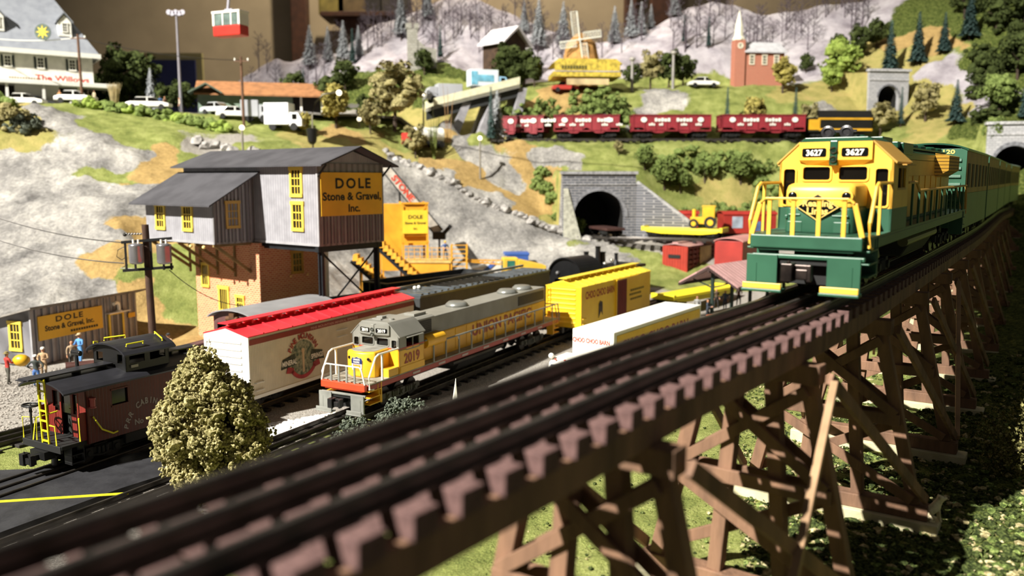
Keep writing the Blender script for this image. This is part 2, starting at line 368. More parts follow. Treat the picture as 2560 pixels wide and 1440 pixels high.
def tz(x,y): return float(hz([[x,y]])[0])
MC='GODRSVMA'
def mweights(xyz):
    sel=np.array([[1.0 if m==c else 0 for c in MC] for m in CPM]); out=np.empty((len(xyz),8))
    for i in range(0,len(xyz),20000):
        q=xyz[i:i+20000]; dd=((q[:,None,:2]-CPA[None,:,:2])**2).sum(-1)+((q[:,None,2]-CPA[None,:,2])**2)*1.5
        k=1/(dd+.4)**2.2; s=k@sel; out[i:i+20000]=s/s.sum(1,keepdims=True)
    return out
PORTALS=[(10.65,102,R(4),4.6,6.3,5.0,7.9,5.9),(atY(2530,400,104)[0]+.2,104,R(-18),3.4,4.4,8.6,10.4,7.8),(atY(2218,222,124)[0],123.5,R(8),3.3,3.2,atY(2218,222,124)[2]-3.2,5.6,3.6)]
def terrain():
    na,nr=560,520
    ang=np.linspace(-.80,.80,na)
    ys=4.0*(176/4.0)**np.linspace(0,1,nr)
    # more rows where the slopes are
    ys=np.concatenate([np.linspace(4,60,150),np.linspace(60.3,176,370)])
    A,Y=np.meshgrid(np.tan(ang),ys); X=A*Y
    xy=np.c_[X.ravel(),Y.ravel()]; z=hz(xy)
    flat=(xy[:,1]<62)&(xy[:,0]<0)&(z<.5)
    xyz=np.c_[xy,z]
    wob=np.empty_like(xyz)
    n3=np.array([[noise.noise(Vector((x*.22,y*.22,zz*.22)))*2.6+noise.noise(Vector((x*.8,y*.8,zz*.8+9)))*.9 for _ in (0,)] for x,y,zz in xyz])[:,0]
    n4=np.array([noise.noise(Vector((x*.22+40,y*.22,zz*.22)))*2.6+noise.noise(Vector((x*.8+40,y*.8,zz*.8)))*.9 for x,y,zz in xyz])
    wob=xyz+np.c_[n3,n4,n4*.5]
    mw=mweights(wob)
    rock=mw[:,3]; snow=mw[:,4]; moss=mw[:,6]
    # roughness of the surface itself
    amp=np.where(xyz[:,2]>.6,1.0,.0)
    rr=np.array([noise.ridged_multi_fractal(Vector((x*.11,y*.11,zz*.15)),1.0,2.1,5,1.0,2.0) for x,y,zz in xyz])
    r2=np.array([noise.noise(Vector((x*1.3,y*1.3,zz*1.3))) for x,y,zz in xyz])
    dz=(rr-1.0)*(.55*rock+.45*snow)*np.clip((xyz[:,2]-1)/4,0,1)+r2*(.12+.35*moss*np.clip((xyz[:,1]-60)/30,0,1)+.10*rock)*np.clip((xyz[:,2]-.3)/1.5,0,1)
    near=(xyz[:,1]<62)&(xyz[:,2]>.3)
    dz+=np.where(near,r2*.05,0)
    zz=xyz[:,2]+dz
    # the hillside steps up behind each tunnel portal; the mouth itself is cut open
    kill=np.zeros(len(xyz),bool)
    for cx,cy,rz,hw_,ow_,zb_,H_,oh_ in PORTALS:
        lx=(xyz[:,0]-cx)*math.cos(rz)+(xyz[:,1]-cy)*math.sin(rz); ly=-(xyz[:,0]-cx)*math.sin(rz)+(xyz[:,1]-cy)*math.cos(rz)
        beh=(np.abs(lx)<hw_)&(ly>.45)&(ly<7); zz=np.where(beh,np.maximum(zz,zb_+H_-.15+.1*ly),zz)
        fr=(np.abs(lx)<hw_*.8)&(ly<=.45)&(ly>-5); zz=np.where(fr,np.minimum(zz,zb_+.02),zz)
        kill|=(np.abs(lx)<ow_/2+.2)&(ly>.0)&(ly<.9)
    me=bpy.data.meshes.new('ground')
    V=np.c_[xyz[:,:2],zz]*S
    idx=np.arange(nr*0+len(ys)*na).reshape(len(ys),na)
    kl=kill
    F=np.stack([idx[:-1,:-1],idx[:-1,1:],idx[1:,1:],idx[1:,:-1]],-1).reshape(-1,4)
    F=F[~kl[F].any(1)]
    me.vertices.add(len(V)); me.vertices.foreach_set('co',V.ravel()); me.loops.add(F.size); me.loops.foreach_set('vertex_index',F.ravel().astype(np.int32))
    me.polygons.add(len(F)); me.polygons.foreach_set('loop_start',np.arange(0,F.size,4,dtype=np.int32)); me.polygons.foreach_set('use_smooth',[True]*len(F))
    me.update(); 
    for nm,cols in (('cover_one',mw[:,:4]),('cover_two',mw[:,4:])):
        a=me.attributes.new(nm,'FLOAT_COLOR','POINT'); a.data.foreach_set('color',np.ascontiguousarray(cols).ravel())
    o=bpy.data.objects.new('ground',me); COL.objects.link(o); tag(o,'scenic ground of the layout: yard, bank, rock slopes, meadows and snowy mountains','ground',kind='structure')
    me.materials.append(groundmat()); return o
def groundmat():
    m=bpy.data.materials.new('ground_cover'); m.use_nodes=True; nt=m.node_tree; N=nt.nodes; L=nt.links; b=N['Principled BSDF']; b.inputs['Roughness'].default_value=.95; b.inputs['Specular IOR Level'].default_value=.15
    tc=N.new('ShaderNodeTexCoord')
    def nz(sc,det=6,rough=.6):
        n=N.new('ShaderNodeTexNoise'); n.inputs['Scale'].default_value=sc; n.inputs['Detail'].default_value=det; n.inputs['Roughness'].default_value=rough; L.new(tc.outputs['Object'],n.inputs['Vector']); return n.outputs['Fac']
    def ramp(f,*st):
        r=N.new('ShaderNodeValToRGB'); L.new(f,r.inputs[0])
        while len(r.color_ramp.elements)<len(st): r.color_ramp.elements.new(.5)
        for e,(p,c) in zip(r.color_ramp.elements,st): e.position=p; e.color=_rgb(c)
        return r.outputs[0]
    def mth(op,a,bv):
        n=N.new('ShaderNodeMath'); n.operation=op
        for i,x in enumerate((a,bv)):
            if hasattr(x,'links'): L.new(x,n.inputs[i])
            else: n.inputs[i].default_value=x
        return n.outputs[0]
    n1=nz(30); n2=nz(160); n3=nz(700,4,.7); n4=nz(12,8,.65)
    # colours of each cover
    G=ramp(mth('ADD',mth('MULTIPLY',n1,.45),mth('MULTIPLY',n3,.55)),(.36,'#5a6633'),(.5,'#8d9550'),(.66,'#b6b877'))
    O=ramp(mth('ADD',mth('MULTIPLY',n1,.5),mth('MULTIPLY',n3,.5)),(.36,'#858548'),(.52,'#b0a564'),(.64,'#bfa86e'))
    D=ramp(mth('ADD',mth('MULTIPLY',n1,.5),mth('MULTIPLY',n2,.5)),(.36,'#9c8252'),(.6,'#c3a46a'))
    Rk=ramp(mth('ADD',mth('MULTIPLY',n4,.68),mth('MULTIPLY',n2,.32)),(.34,'#62605e'),(.47,'#94918d'),(.56,'#b5b1aa'),(.66,'#d8d4cc'))
    Sn=ramp(n4,(.3,'#857d84'),(.5,'#b3acb2'),(.7,'#cfcacd'))
    Vg=ramp(n3,(.34,'#77706a'),(.5,'#a9a39a'),(.66,'#dcd6cc'))
    M=ramp(mth('ADD',mth('MULTIPLY',n2,.45),mth('MULTIPLY',n3,.55)),(.4,'#20290f'),(.5,'#4d5b26'),(.6,'#8a8f4d'),(.68,'#b5a878'))
    A=ramp(n1,(.3,'#4c4a48'),(.6,'#68655f'))
    a1=N.new('ShaderNodeAttribute'); a1.attribute_name='cover_one'; a2=N.new('ShaderNodeAttribute'); a2.attribute_name='cover_two'
    s1=N.new('ShaderNodeSeparateColor'); L.new(a1.outputs['Color'],s1.inputs[0]); s2=N.new('ShaderNodeSeparateColor'); L.new(a2.outputs['Color'],s2.inputs[0])
    cur=G
    jit=mth('MULTIPLY',mth('SUBTRACT',n2,.5),.5)
    for fac,colr in ((s1.outputs[1],O),(s1.outputs[2],D),(a2.outputs['Alpha'],A),(s2.outputs[1],Vg),(s2.outputs[2],M),(s2.outputs[0],Sn),(a1.outputs['Alpha'],Rk)):
        mr=N.new('ShaderNodeMapRange'); L.new(mth('ADD',fac,jit),mr.inputs[0]); mr.inputs[1].default_value=.36; mr.inputs[2].default_value=.52
        mx=N.new('ShaderNodeMixRGB'); L.new(mr.outputs[0],mx.inputs[0]); L.new(cur,mx.inputs[1]); L.new(colr,mx.inputs[2]); cur=mx.outputs[0]
    L.new(cur,b.inputs['Base Color'])
    bp=N.new('ShaderNodeBump'); bp.inputs['Strength'].default_value=.9; bp.inputs['Distance'].default_value=.0025; L.new(mth('ADD',n3,mth('MULTIPLY',n2,1.6)),bp.inputs['Height']); L.new(bp.outputs[0],b.inputs['Normal'])
    return m
terrain()
# ================================================================ MATERIALS IN COMMON
mWood=mat('trestle_wood','#86654e',.8,0,.22,90,'#634a39',.35,400,stretch=(1,1,.2))
mTie=mat('tie_wood','#6a4f4b',.85,0,.15,300,'#573f3c',.3,900)
mRail=mat('rail_steel_dark','#4f4a45',.36,.45,.15,60,'#36322e')
mRailShine=mat('rail_head_steel','#8d8478',.22,.9,.2,60,'#5d544b')
mFoot=mat('footing_board','#cfc8a6',.8,0,.12,60,'#b3ab88',.2,300)
mBlack=mat('black_plastic','#191919',.38,0,.1,50)
mBlackM=mat('black_matte','#141413',.7,0,.1,50)
mSteel=mat('wheel_steel','#3d3a37',.35,.6,.2,60)
mGrayD=mat('dark_gray_paint','#3b3d3d',.5,0,.1,50)
mWhite=mat('white_paint','#f1eee2',.45,0,.04,30)
mGlassD=mat('dark_window','#15130f',.12,0,.1,20,spec=.6)
mGrass=mat('fine_grass','#93ab3c',.95,0,.2,600,'#5c7a26')

# ================================================================ TRACK HELPERS
def polyline(pts,step):
    """resample an open polyline (x,y) evenly; returns [(x,y,ang)]"""
    pts=[np.array(p,float) for p in pts]
    # Catmull-Rom
    out=[]
    for i in range(len(pts)-1):
        p0=pts[max(i-1,0)]; p1=pts[i]; p2=pts[i+1]; p3=pts[min(i+2,len(pts)-1)]
        if i==0: p0=2*p1-p2
        if i==len(pts)-2: p3=2*p2-p1
        for t in np.linspace(0,1,40,endpoint=False):
            out.append(.5*((2*p1)+(-p0+p2)*t+(2*p0-5*p1+4*p2-p3)*t*t+(-p0+3*p1-3*p2+p3)*t**3))
    out.append(pts[-1]); out=np.array(out)
    d=np.r_[0,np.cumsum(np.sqrt((np.diff(out,axis=0)**2).sum(1)))]
    s=np.arange(0,d[-1],step); q=np.c_[np.interp(s,d,out[:,0]),np.interp(s,d,out[:,1])]
    g=np.gradient(q,axis=0); return [(q[i,0],q[i,1],math.atan2(g[i,1],g[i,0])) for i in range(len(q))]
def sweep(b,path,off,zs,w,h,wt=None):
    """rectangular rail along path: lateral offset off (to the left of travel), base height zs, width w, height h"""
    wt=wt or w; vs=[];fs=[]
    for i,(x,y,a) in enumerate(path):
        z=zs(x,y) if callable(zs) else zs
        nx,ny=-math.sin(a),math.cos(a)
        for o,zz in ((off-w/2,z),(off+w/2,z),(off+wt/2,z+h),(off-wt/2,z+h)): vs.append((x+nx*o,y+ny*o,zz))
    n=len(path)
    for i in range(n-1):
        for k in range(4): fs.append((i*4+k,i*4+(k+1)%4,(i+1)*4+(k+1)%4,(i+1)*4+k))
    fs+=[(3,2,1,0),(4*n-4,4*n-3,4*n-2,4*n-1)]
    b.add(vs,fs)
def rail_profile(b,path,off,z,h):
    """three-part rail: foot, web, round head (tubular O-gauge rail)"""
    sweep(b,path,off,z,.20,.04); sweep(b,path,off,z+.04,.06,h-.11)
    vs=[];fs=[];n=8
    for (x,y,a) in path:
        zz=(z(x,y) if callable(z) else z)+h-.055; nx,ny=-math.sin(a),math.cos(a)
        for k in range(n):
            t=2*PI*k/n; o=off+.062*math.cos(t); vs.append((x+nx*o,y+ny*o,zz+.055*math.sin(t)))
    m=len(path)
    for i in range(m-1):
        for k in range(n): fs.append((i*n+k,(i+1)*n+k,(i+1)*n+(k+1)%n,i*n+(k+1)%n))
    b.add(vs,fs)
def track(name,pts,z,label,tie_mat,rail_mat,tie_h=.18,rail_h=.27,spacing=1.1,tie_l=2.5,tie_w=.38,group=None,ties='stuff',curb=None):
    path=polyline(pts,.5); root=thing(name,label,'track',(path[0][0],path[0][1],z),0,group)
    ox,oy=path[0][0],path[0][1]; loc=[(x-ox,y-oy,a) for x,y,a in path]
    for o in (-.76,0,.76):
        b=MB(); rail_profile(b,loc,o,tie_h,rail_h); b.build('rail',rail_mat,root,smooth=False)
    tp=polyline(pts,spacing); T=MB().box(-tie_w/2,tie_w/2,-tie_l/2,tie_l/2,0,tie_h)
    if ties=='stuff':
        b=MB()
        for x,y,a in tp:
            n0=len(b.v); b.add(T.v,T.f); b.xf(n0,Matrix.Translation((x-ox,y-oy,0))@Matrix.Rotation(a,4,'Z'))
        o=b.build('tie',tie_mat,root,bevel=.015,seg=1); o['kind']='stuff'
    else:
        first=None; rest=MB()
        for i,(x,y,a) in enumerate(tp):
            if i<100:
                if first is None: first=T.build('tie',tie_mat,root,bevel=.018); o=first
                else: o=first.copy(); COL.objects.link(o); o.parent=root
                o.location=Vector((x-ox,y-oy,random.uniform(-.008,.008)))*S; o.rotation_euler=(0,0,a+random.uniform(-.015,.015))
            else:
                n0=len(rest.v); rest.add(T.v,T.f); rest.xf(n0,Matrix.Translation((x-ox,y-oy,0))@Matrix.Rotation(a,4,'Z'))
        if rest.v: q=rest.build('tie',tie_mat,root); q['kind']='stuff'
    return root

# ================================================================ TRESTLE
TR_Z=9.3
TRP=[(-8.2,-.6),(-5.9,2.9),(-3.53,6.28),(0,11.1),(2.2,14.2),(7.5,21.27),(12.9,29.2),(19.3,38.8),(28,52),(37.5,67),(47,82),(55.5,94.5),(62.6,106)]
track('elevated_track',TRP,8.74,'three-rail track on reddish brown wooden ties across the top of the trestle',mTie,mRail,tie_h=.29,rail_h=.27,spacing=.75,tie_l=2.36,tie_w=.38,ties='parts')
tpath=polyline(TRP,.6)
stringer_root=thing('trestle_stringers','pair of long brown beams carrying the elevated track','trestle beam',(0,0,0))
for o in (-.96,.96):
    b=MB(); sweep(b,tpath,o,8.285,.30,.455); b.build('stringer',mWood,stringer_root,bevel=.02)
# small pale wooden blocks seen between the tie ends and the outer beam
tl=polyline(TRP,.75)
def bent(i,x,y,a,zg):
    r=thing('trestle_bent','brown timber trestle bent on a pale footing, %s of the row'%['nearest','second nearest','third nearest','fourth nearest','fifth nearest','sixth nearest','seventh nearest','eighth nearest','ninth nearest','fifth farthest','fourth farthest','third farthest','second farthest','farthest'][i],'trestle bent',(x,y,0),a,'timber bents under the curved trestle')
    # local: x along track, y left of travel (image left), right side is -y
    zs=zg+.75
    MB().box(-.24,.24,-1.5,1.5,7.83,8.28).build('cap_beam',mWood,r,bevel=.03)
    MB().box(-.24,.24,-2.75,2.75,zs-.42,zs).build('sill_beam',mWood,r,bevel=.03)
    MB().box(-.42,.42,-3.05,3.05,zg-.35,zs-.42).build('footing',mFoot,r,bevel=.03)
    tops=[-1.22,-.42,.42,1.22]; bots=[-2.35,-.8,.8,2.35]
    p=None
    for t,bo in zip(tops,bots):
        MB().bar((0,t,7.84),(0,bo,zs-.01),.34,.34).build('post',mWood,r,bevel=.025)
    H=7.84-zs
    for f in (.50,):
        z=zs+H*f; wd=1.22+(2.35-1.22)*(1-f)
        for sx in (-.24,.24):
            MB().box(sx-.06,sx+.06,-wd-.08,wd+.08,z-.17,z+.17).build('girt',mWood,r,bevel=.02)
    for sx,sg in ((-.25,1),(.25,-1)):
        for f0,f1 in ((.03,.47),(.53,.97)):
            z0=zs+H*f0; z1=zs+H*f1; w0=1.22+1.13*(1-f0); w1=1.22+1.13*(1-f1)
            MB().bar((sx,-sg*w0,z0),(sx,sg*w1,z1),.12,.28).build('sway_brace',mWood,r,bevel=.015)
            if f0>.5: MB().bar((-sx*.99,-sg*w0,z0),(-sx*.99,sg*w1,z1),.1,.26).build('sway_brace',mWood,r,bevel=.015)
    return r
dens=polyline(TRP,.1)
def at_len(px0,py0,n,step):
    d=[(x-px0)**2+(y-py0)**2 for x,y,a in dens]; i0=int(np.argmin(d)); return [dens[i0+int(round(k*step/.1))] for k in range(n) if i0+int(round(k*step/.1))<len(dens)]
bents=at_len(-2.85,7.3,14,7.12)
GZ=2.2
for i,(x,y,a) in enumerate(bents): bent(i,x,y,a,GZ if i<6 else min(6.2,tz(x,y)-.1))
# longitudinal bracing between neighbouring bents, from cap end to the next foot
for i in range(len(bents)-1):
    (x0,y0,a0),(x1,y1,a1)=bents[i],bents[i+1]
    r=thing('longitudinal_brace_set','long brown diagonal timbers on the trestle sides, %s'%['in front of the nearest bent','between the second and third nearest bents','between the third and fourth nearest bents','between the fourth and fifth nearest bents','between the fifth and sixth nearest bents','just past the sixth nearest bent','past the seventh nearest bent','past the eighth nearest bent','past the ninth nearest bent','far panel five from the end','far panel four from the end','far panel next but one to the last','last far panel'][i],'brace',(0,0,0),0,'bracing between the trestle bents')
    def pt(x,y,a,lat,z): return (x-math.sin(a)*lat,y+math.cos(a)*lat,z)
    for lat in (-1,1):
        MB().bar(pt(x0,y0,a0,lat*1.66,8.0),pt(x1,y1,a1,lat*2.66,3.1),.12,.27).build('diagonal',mWood,r,bevel=.015)
    if i in (1,4): MB().bar(pt(x1,y1,a1,-1.76,7.9),pt(x0,y0,a0,-2.72,3.1),.16,.22).build('diagonal',mat('trestle_wood_lit','#ab8a68',.8,0,.15,60),r,bevel=.015)  # light on this strut is put into a paler wood colour
# loose leaning strut at the third bent
x,y,a=bents[2]
# ================================================================ YARD TRACKS
mTieY=mat('yard_tie','#2c2825',.8,0,.2,200); 
T1=[(-18.6,22.0),(-14.1,30.4),(-8.5,41.0),(-2.4,52.7),(2.9,62.6),(8.5,72),(16,84)]
T2=[(-29,13.0),(-24.6,21.5),(-19.1,32.9),(-14.7,42.3),(-8.3,56.2),(-2.0,68),(5,80)]
T3=[(-36.5,16),(-29.5,28),(-23.7,37.8),(-18.2,48),(-13.9,56),(-8.5,66),(-1,78)]
T4=[(-27,38),(-23.5,45),(-19.5,50.5),(-15.4,54.6),(-7.5,64.3),(1,74)]
for nm,pts,lb in (('yard_track',T1,'dark three-rail track under the yellow and gray locomotive'),('yard_track',T2,'dark three-rail track under the red caboose and white boxcar'),
    ('yard_track',T3,'dark three-rail track left of the caboose, beside the gravel lot'),):
    track(nm,pts,.0,lb,mTieY,mRail,tie_h=.14,rail_h=.27)
# ================================================================ ROLLING STOCK
# local frame of every vehicle: x runs from its near end to the rear, +y to picture left, z from the rail head
def truck(root,x,n=3,wb=1.0,wr=.48,col=None,fr=None,dress=True):
    """wheel truck: side frames as one part, each wheelset a part"""
    fr=fr or mBlackM
    b=MB()
    for sy in (-1,1):
        y=sy*.98
        b.box(x-wb*(n-1)/2-.5,x+wb*(n-1)/2+.5,y-.07,y+.07,.40,.68)
        for k in range(n):
            cx=x+(k-(n-1)/2)*wb
            b.box(cx-.16,cx+.16,y+sy*.07-.06,y+sy*.07+.06,.30,.72)
            b.cyl((cx,y+sy*.06,.48),(cx,y+sy*.2,.48),.13,n=10)
            if k<n-1:
                for q in (.35,.5,.65): b.cyl((cx+wb*q,y+sy*.1,.36),(cx+wb*q,y+sy*.1,.66),.07,n=8)
        b.bar((x-wb*(n-1)/2-.4,y,.45),(x,y+sy*.05,.26),.07,.1); b.bar((x,y+sy*.05,.26),(x+wb*(n-1)/2+.4,y,.45),.07,.1)
    b.box(x-.3,x+.3,-.95,.95,.5,.75)
    t=b.build('truck_frame',fr,root,bevel=.015)
    for k in range(n):
        cx=x+(k-(n-1)/2)*wb; w=MB()
        for sy in (-1,1):
            w.cyl((cx,sy*.70,wr),(cx,sy*.82,wr),wr,n=24); w.cyl((cx,sy*.62,wr),(cx,sy*.70,wr),wr+.08,n=24)
        w.cyl((cx,-.65,wr),(cx,.65,wr),.08,n=8)
        w.build('wheelset',mSteel,t)
    return t
def coupler(root,x0,x1,m,z=.62,name='coupler'):
    sgn=1 if x1<x0 else -1
    b=MB(); b.box(min(x0,x1),max(x0,x1),-.11,.11,z-.12,z+.12)
    xk=x1; d=-sgn
    b.box(min(xk,xk+d*.42),max(xk,xk+d*.42),.06,.34,z-.24,z+.24)
    b.box(min(xk,xk+d*.16),max(xk,xk+d*.16),-.36,.34,z-.20,z+.20)
    b.box(min(xk+d*.14,xk+d*.34),max(xk+d*.14,xk+d*.34),-.38,-.27,z-.22,z+.22)
    b.box(min(xk+d*.24,xk+d*.36),max(xk+d*.24,xk+d*.36),-.30,-.02,z-.16,z+.10)
    b.cyl((xk+d*.22,.2,z-.3),(xk+d*.22,.2,z+.3),.05,n=8)
    return b.build(name,m,root,bevel=.03)
def shell(b,x0,x1,ring,cap=True):
    """closed cross-section (y,z) points swept along x"""
    b.prism(ring,'x',x0,x1)
def openwall(b,x,y0,y1,z0,z1,holes,t=.06):
    """wall in the plane x (thickness towards +x) with rectangular holes [(ya,yb,za,zb)]"""
    ys=sorted({y0,y1,*[h[0] for h in holes],*[h[1] for h in holes]}); zs=sorted({z0,z1,*[h[2] for h in holes],*[h[3] for h in holes]})
    for i in range(len(ys)-1):
        for k in range(len(zs)-1):
            cy=(ys[i]+ys[i+1])/2; cz=(zs[k]+zs[k+1])/2
            if any(h[0]<cy<h[1] and h[2]<cz<h[3] for h in holes): continue
            b.box(x,x+t,ys[i],ys[i+1],zs[k],zs[k+1])
def rrect(y0,y1,z0,z1,r,n=5):
    out=[]
    for cy,cz,a0 in ((y1-r,z1-r,0),(y0+r,z1-r,90),(y0+r,z0+r,180),(y1-r,z0+r,270)):
        for i in range(n+1):
            a=R(a0+90*i/n); out.append((cy+r*math.cos(a),cz+r*math.sin(a)))
    return out
def ringplate(b,outer,inner,x0,x1):
    """frame between two loops with the same point count in the yz plane"""
    n=len(outer); vs=[(x0,*p) for p in outer]+[(x0,*p) for p in inner]+[(x1,*p) for p in outer]+[(x1,*p) for p in inner]; fs=[]
    for i in range(n):
        j=(i+1)%n
        fs+=[(i,j,n+j,n+i),(2*n+i,3*n+i,3*n+j,2*n+j),(i,2*n+i,2*n+j,j),(n+i,n+j,3*n+j,3*n+i)]
    b.add(vs,fs)
def diesel(loc,yaw,L,pal,kind,label,tilt=0,roll=0):
    root=thing('diesel_locomotive',label,'locomotive',loc,0); root.rotation_euler=(roll,-math.atan(tilt) if tilt else 0,yaw)
    body,body2,roofm,sill,rail_m,pil,step=pal['body'],pal['low'],pal['roof'],pal['sill'],pal['rail'],pal['pilot'],pal['step']
    up=kind=='up'
    # frame and walkway
    b=MB(); b.box(.25,L-.2,-1.52,1.52,1.28,1.56); b.build('frame_sill',sill,root,bevel=.03)
    b=MB(); b.box(.25,L-.2,-1.53,1.53,1.56,1.63); b.build('walkway',pal['walk'],root)
    if up:
        b=MB()
        for i in range(7): b.box(4+i*2.6,4.7+i*2.6,-1.545,-1.52,1.36,1.48)
        isl(b,'sill_stripe_plate',mat('plate_pale','#b8a8a0',.5,0,.1,40),root)
    # end beams
    for x0,x1,nm in ((-.08,.14,'front_end_beam'),(L-.14,L+.08,'rear_end_beam')):
        b=MB(); b.box(x0,x1,-1.4,1.4,1.27,1.63); b.box(min(x0,x1)+.06,max(x0,x1)+.06 if x0<1 else x1-.06,-1.2,1.2,1.20,1.3); b.build(nm,pal['beam'],root,bevel=.03)
    # step wells at the corners
    for sx,x in ((1,.14),(-1,L-.14)):
        for sy in (-1,1):
            b=MB(); y0,y1=(sy*1.0,sy*1.54)
            ya,yb=min(y0,y1),max(y0,y1)
            for k,z in enumerate((.55,.88,1.22)): 
                b.box(min(x,x+sx*1.0),max(x,x+sx*1.0),ya,yb,z,z+.05)
                b.box(min(x+sx*(.9-.1*k),x+sx*(.95-.1*k)),max(x+sx*(.9-.1*k),x+sx*(.95-.1*k)),ya,yb,z,z+.32)
            b.box(min(x+sx*.98,x+sx*1.06),max(x+sx*.98,x+sx*1.06),ya,yb,.5,1.6)
            b.build('steps',pal['pilot'] if not up else pal['beam2'],root,bevel=.012)
    # pilot: rides with the truck, lower than the end beam
    b=MB(); b.box(-.22,-.12,.62,1.42,.18,1.10); b.box(-.22,-.12,-1.42,-.62,.18,1.10)
    b.box(-.235,-.2,1.15,1.17,.2,.86); b.box(-.235,-.2,-1.24,-1.22,.2,.86)
    isl(b,'pilot_plate',pil,root,bevel=.02)
    b=MB(); b.bar((-.12,-1.5,1.06),(-.12,1.3,1.06),.12,.12); b.build('pilot_crossbar',pil,root,bevel=.03)
    b=MB(); b.box(-.1,1.2,-.9,.9,.85,1.0); b.box(.2,.5,-.95,.95,.3,.9); b.build('pilot_carrier',mBlackM,root)
    for y0,y1 in ((.42,1.46),(-1.46,-.50)):
        b=MB(); b.box(-.5,-.12,y0,y1,.10,.18); b.build('foot_board',pil,root,bevel=.02)
        b=MB(); b.box(-.46,-.40,y0+.02,y1-.02,.18,.34); b.build('foot_board_edge',step,root,bevel=.015)
    coupler(root,.3,-.45,pal.get('coup',mBlack),z=.70)
    coupler(root,L-.3,L+.45,mBlack,z=.70)
    # ---- nose
    nz=3.02 if not up else 2.98; nw=.9; nx=1.15
    sec=[(-nw,1.62),(nw,1.62),(nw,nz-.22),(nw-.2,nz),(-nw+.2,nz),(-nw,nz-.22)]
    if not up:
        # lower half green, upper half yellow, blunt shallow prow with rounded shoulders
        def nose(z0,z1,top,m,nm,rx=0):
            b=MB(); 
            pr=[(nx+.14,-nw),(nx+.03,-nw+.10),(nx-.05,0),(nx+.03,nw-.10),(nx+.14,nw),(2.75,nw),(2.75,-nw)]
            if not top: b.prism(pr,'z',z0,z1)
            else:
                n=len(pr); t=[(x+(.26 if x<2 else 0),y*.86) for x,y in pr]; mid=[(x+(.06 if x<2 else 0),y*.97) for x,y in pr]
                vs=[(x,y,z0) for x,y in pr]+[(x,y,z1-.22) for x,y in pr]+[(x,y,z1-.08) for x,y in mid]+[(x,y,z1) for x,y in t]; fs=[tuple(range(n-1,-1,-1)),tuple(range(3*n,4*n))]
                for r in range(3):
                    for i in range(n): fs.append((r*n+i,r*n+(i+1)%n,(r+1)*n+(i+1)%n,(r+1)*n+i))
                b.add(vs,fs)
            return b.build(nm,m,root,bevel=.05,seg=3,smooth=True)
        nose(2.34,nz,True,body,'nose_hood'); nose(1.62,2.34,False,body2,'nose_hood_lower')
        b=MB(); b.box(nx-.02,nx+.1,-.28,.28,1.64,2.02); b.box(nx-.02,nx+.12,.4,.8,1.64,1.95); b.box(nx-.02,nx+.12,-.8,-.4,1.64,1.95)
        b.box(nx-.03,nx+.1,.45,.78,2.1,2.16); b.box(nx-.03,nx+.1,-.78,-.35,2.08,2.14); b.box(nx+.0,nx+.1,.80,.88,2.02,2.12)
        isl(b,'nose_relief',body2,root,bevel=.02)
        b=MB()
        for y in (-.70,.68): b.lathe((nx+.08,y,2.66),[(.17,0),(.17,-.09),(.13,-.10)],18,'x')
        hl=isl(b,'marker_light_rim',body,root,smooth=False)[0]
        b=MB()
        for y in (-.70,.68): b.ball((nx-.0,y,2.66),.13,2,(.5,1,1))
        isl(b,'marker_light',mat('black_gloss','#0b0b0c',.08,0,.05,10,spec=.9),hl,smooth=True)
        # emblem
        b=MB(); d=.47
        b.add([(nx-.09,0,1.98),(nx-.09,-.55,2.36),(nx-.09,0,2.74),(nx-.09,.55,2.36)],[(0,1,2,3)]); b.add([(nx+.02,0,1.98),(nx+.02,-.55,2.36),(nx+.02,0,2.74),(nx+.02,.55,2.36)],[(3,2,1,0)])
        b.add([(nx-.09,0,1.98),(nx-.09,-.55,2.36),(nx-.09,0,2.74),(nx-.09,.55,2.36),(nx+.02,0,1.98),(nx+.02,-.55,2.36),(nx+.02,0,2.74),(nx+.02,.55,2.36)],[(0,4,5,1),(1,5,6,2),(2,6,7,3),(3,7,4,0)])
        em=b.build('emblem_panel',mat('black_gloss','#0b0b0c',.08),root)
        b=MB()
        def dia(r): return [(0,2.36-.38*r),(-.55*r,2.36),(0,2.36+.38*r),(.55*r,2.36)]
        ringplate(b,dia(1.0),dia(.92),nx-.10,nx-.09)
        b.text('Reading',(nx-.09,0,2.38),(0,-1,0),(0,0,1),.25,lift=.01); b.text('Lines',(nx-.09,0,2.16),(0,-1,0),(0,0,1),.27,lift=.01)
        b.build('emblem_lettering',mat('gold_paint','#e6c26a',.4,0,.05),em)
    else:
        pr=[(nx+.35,-nw),(nx+.02,-.35),(nx+.02,.35),(nx+.35,nw),(2.9,nw),(2.9,-nw)]
        b=MB(); n=len(pr); t=[(x+(.05 if x<2 else 0),y*.94) for x,y in pr]
        vs=[(x,y,1.62) for x,y in pr]+[(x,y,nz-.1) for x,y in pr]+[(x,y,nz) for x,y in t]; fs=[tuple(range(n-1,-1,-1)),tuple(range(2*n,3*n))]
        for r in range(2):
            for i in range(n): fs.append((r*n+i,r*n+(i+1)%n,(r+1)*n+(i+1)%n,(r+1)*n+i))
        b.add(vs,fs); b.build('nose_hood',body,root,bevel=.06,seg=3,smooth=True)
        b=MB(); b.prism([(x+(.16 if x<2 else 0),y*.84) for x,y in pr],'z',nz,nz+.015); b.build('nose_top_panel',pal['walk'],root)
        b=MB(); b.box(nx-.03,nx+.06,-.24,.24,1.72,2.3); b.build('nose_door',body,root,bevel=.01)
        b=MB()
        for y in (-.62,.60): b.ball((nx+.14,y,2.62),.09,2,(.5,1,1))
        isl(b,'marker_light',mat('black_gloss','#0b0b0c',.08),root,smooth=True)
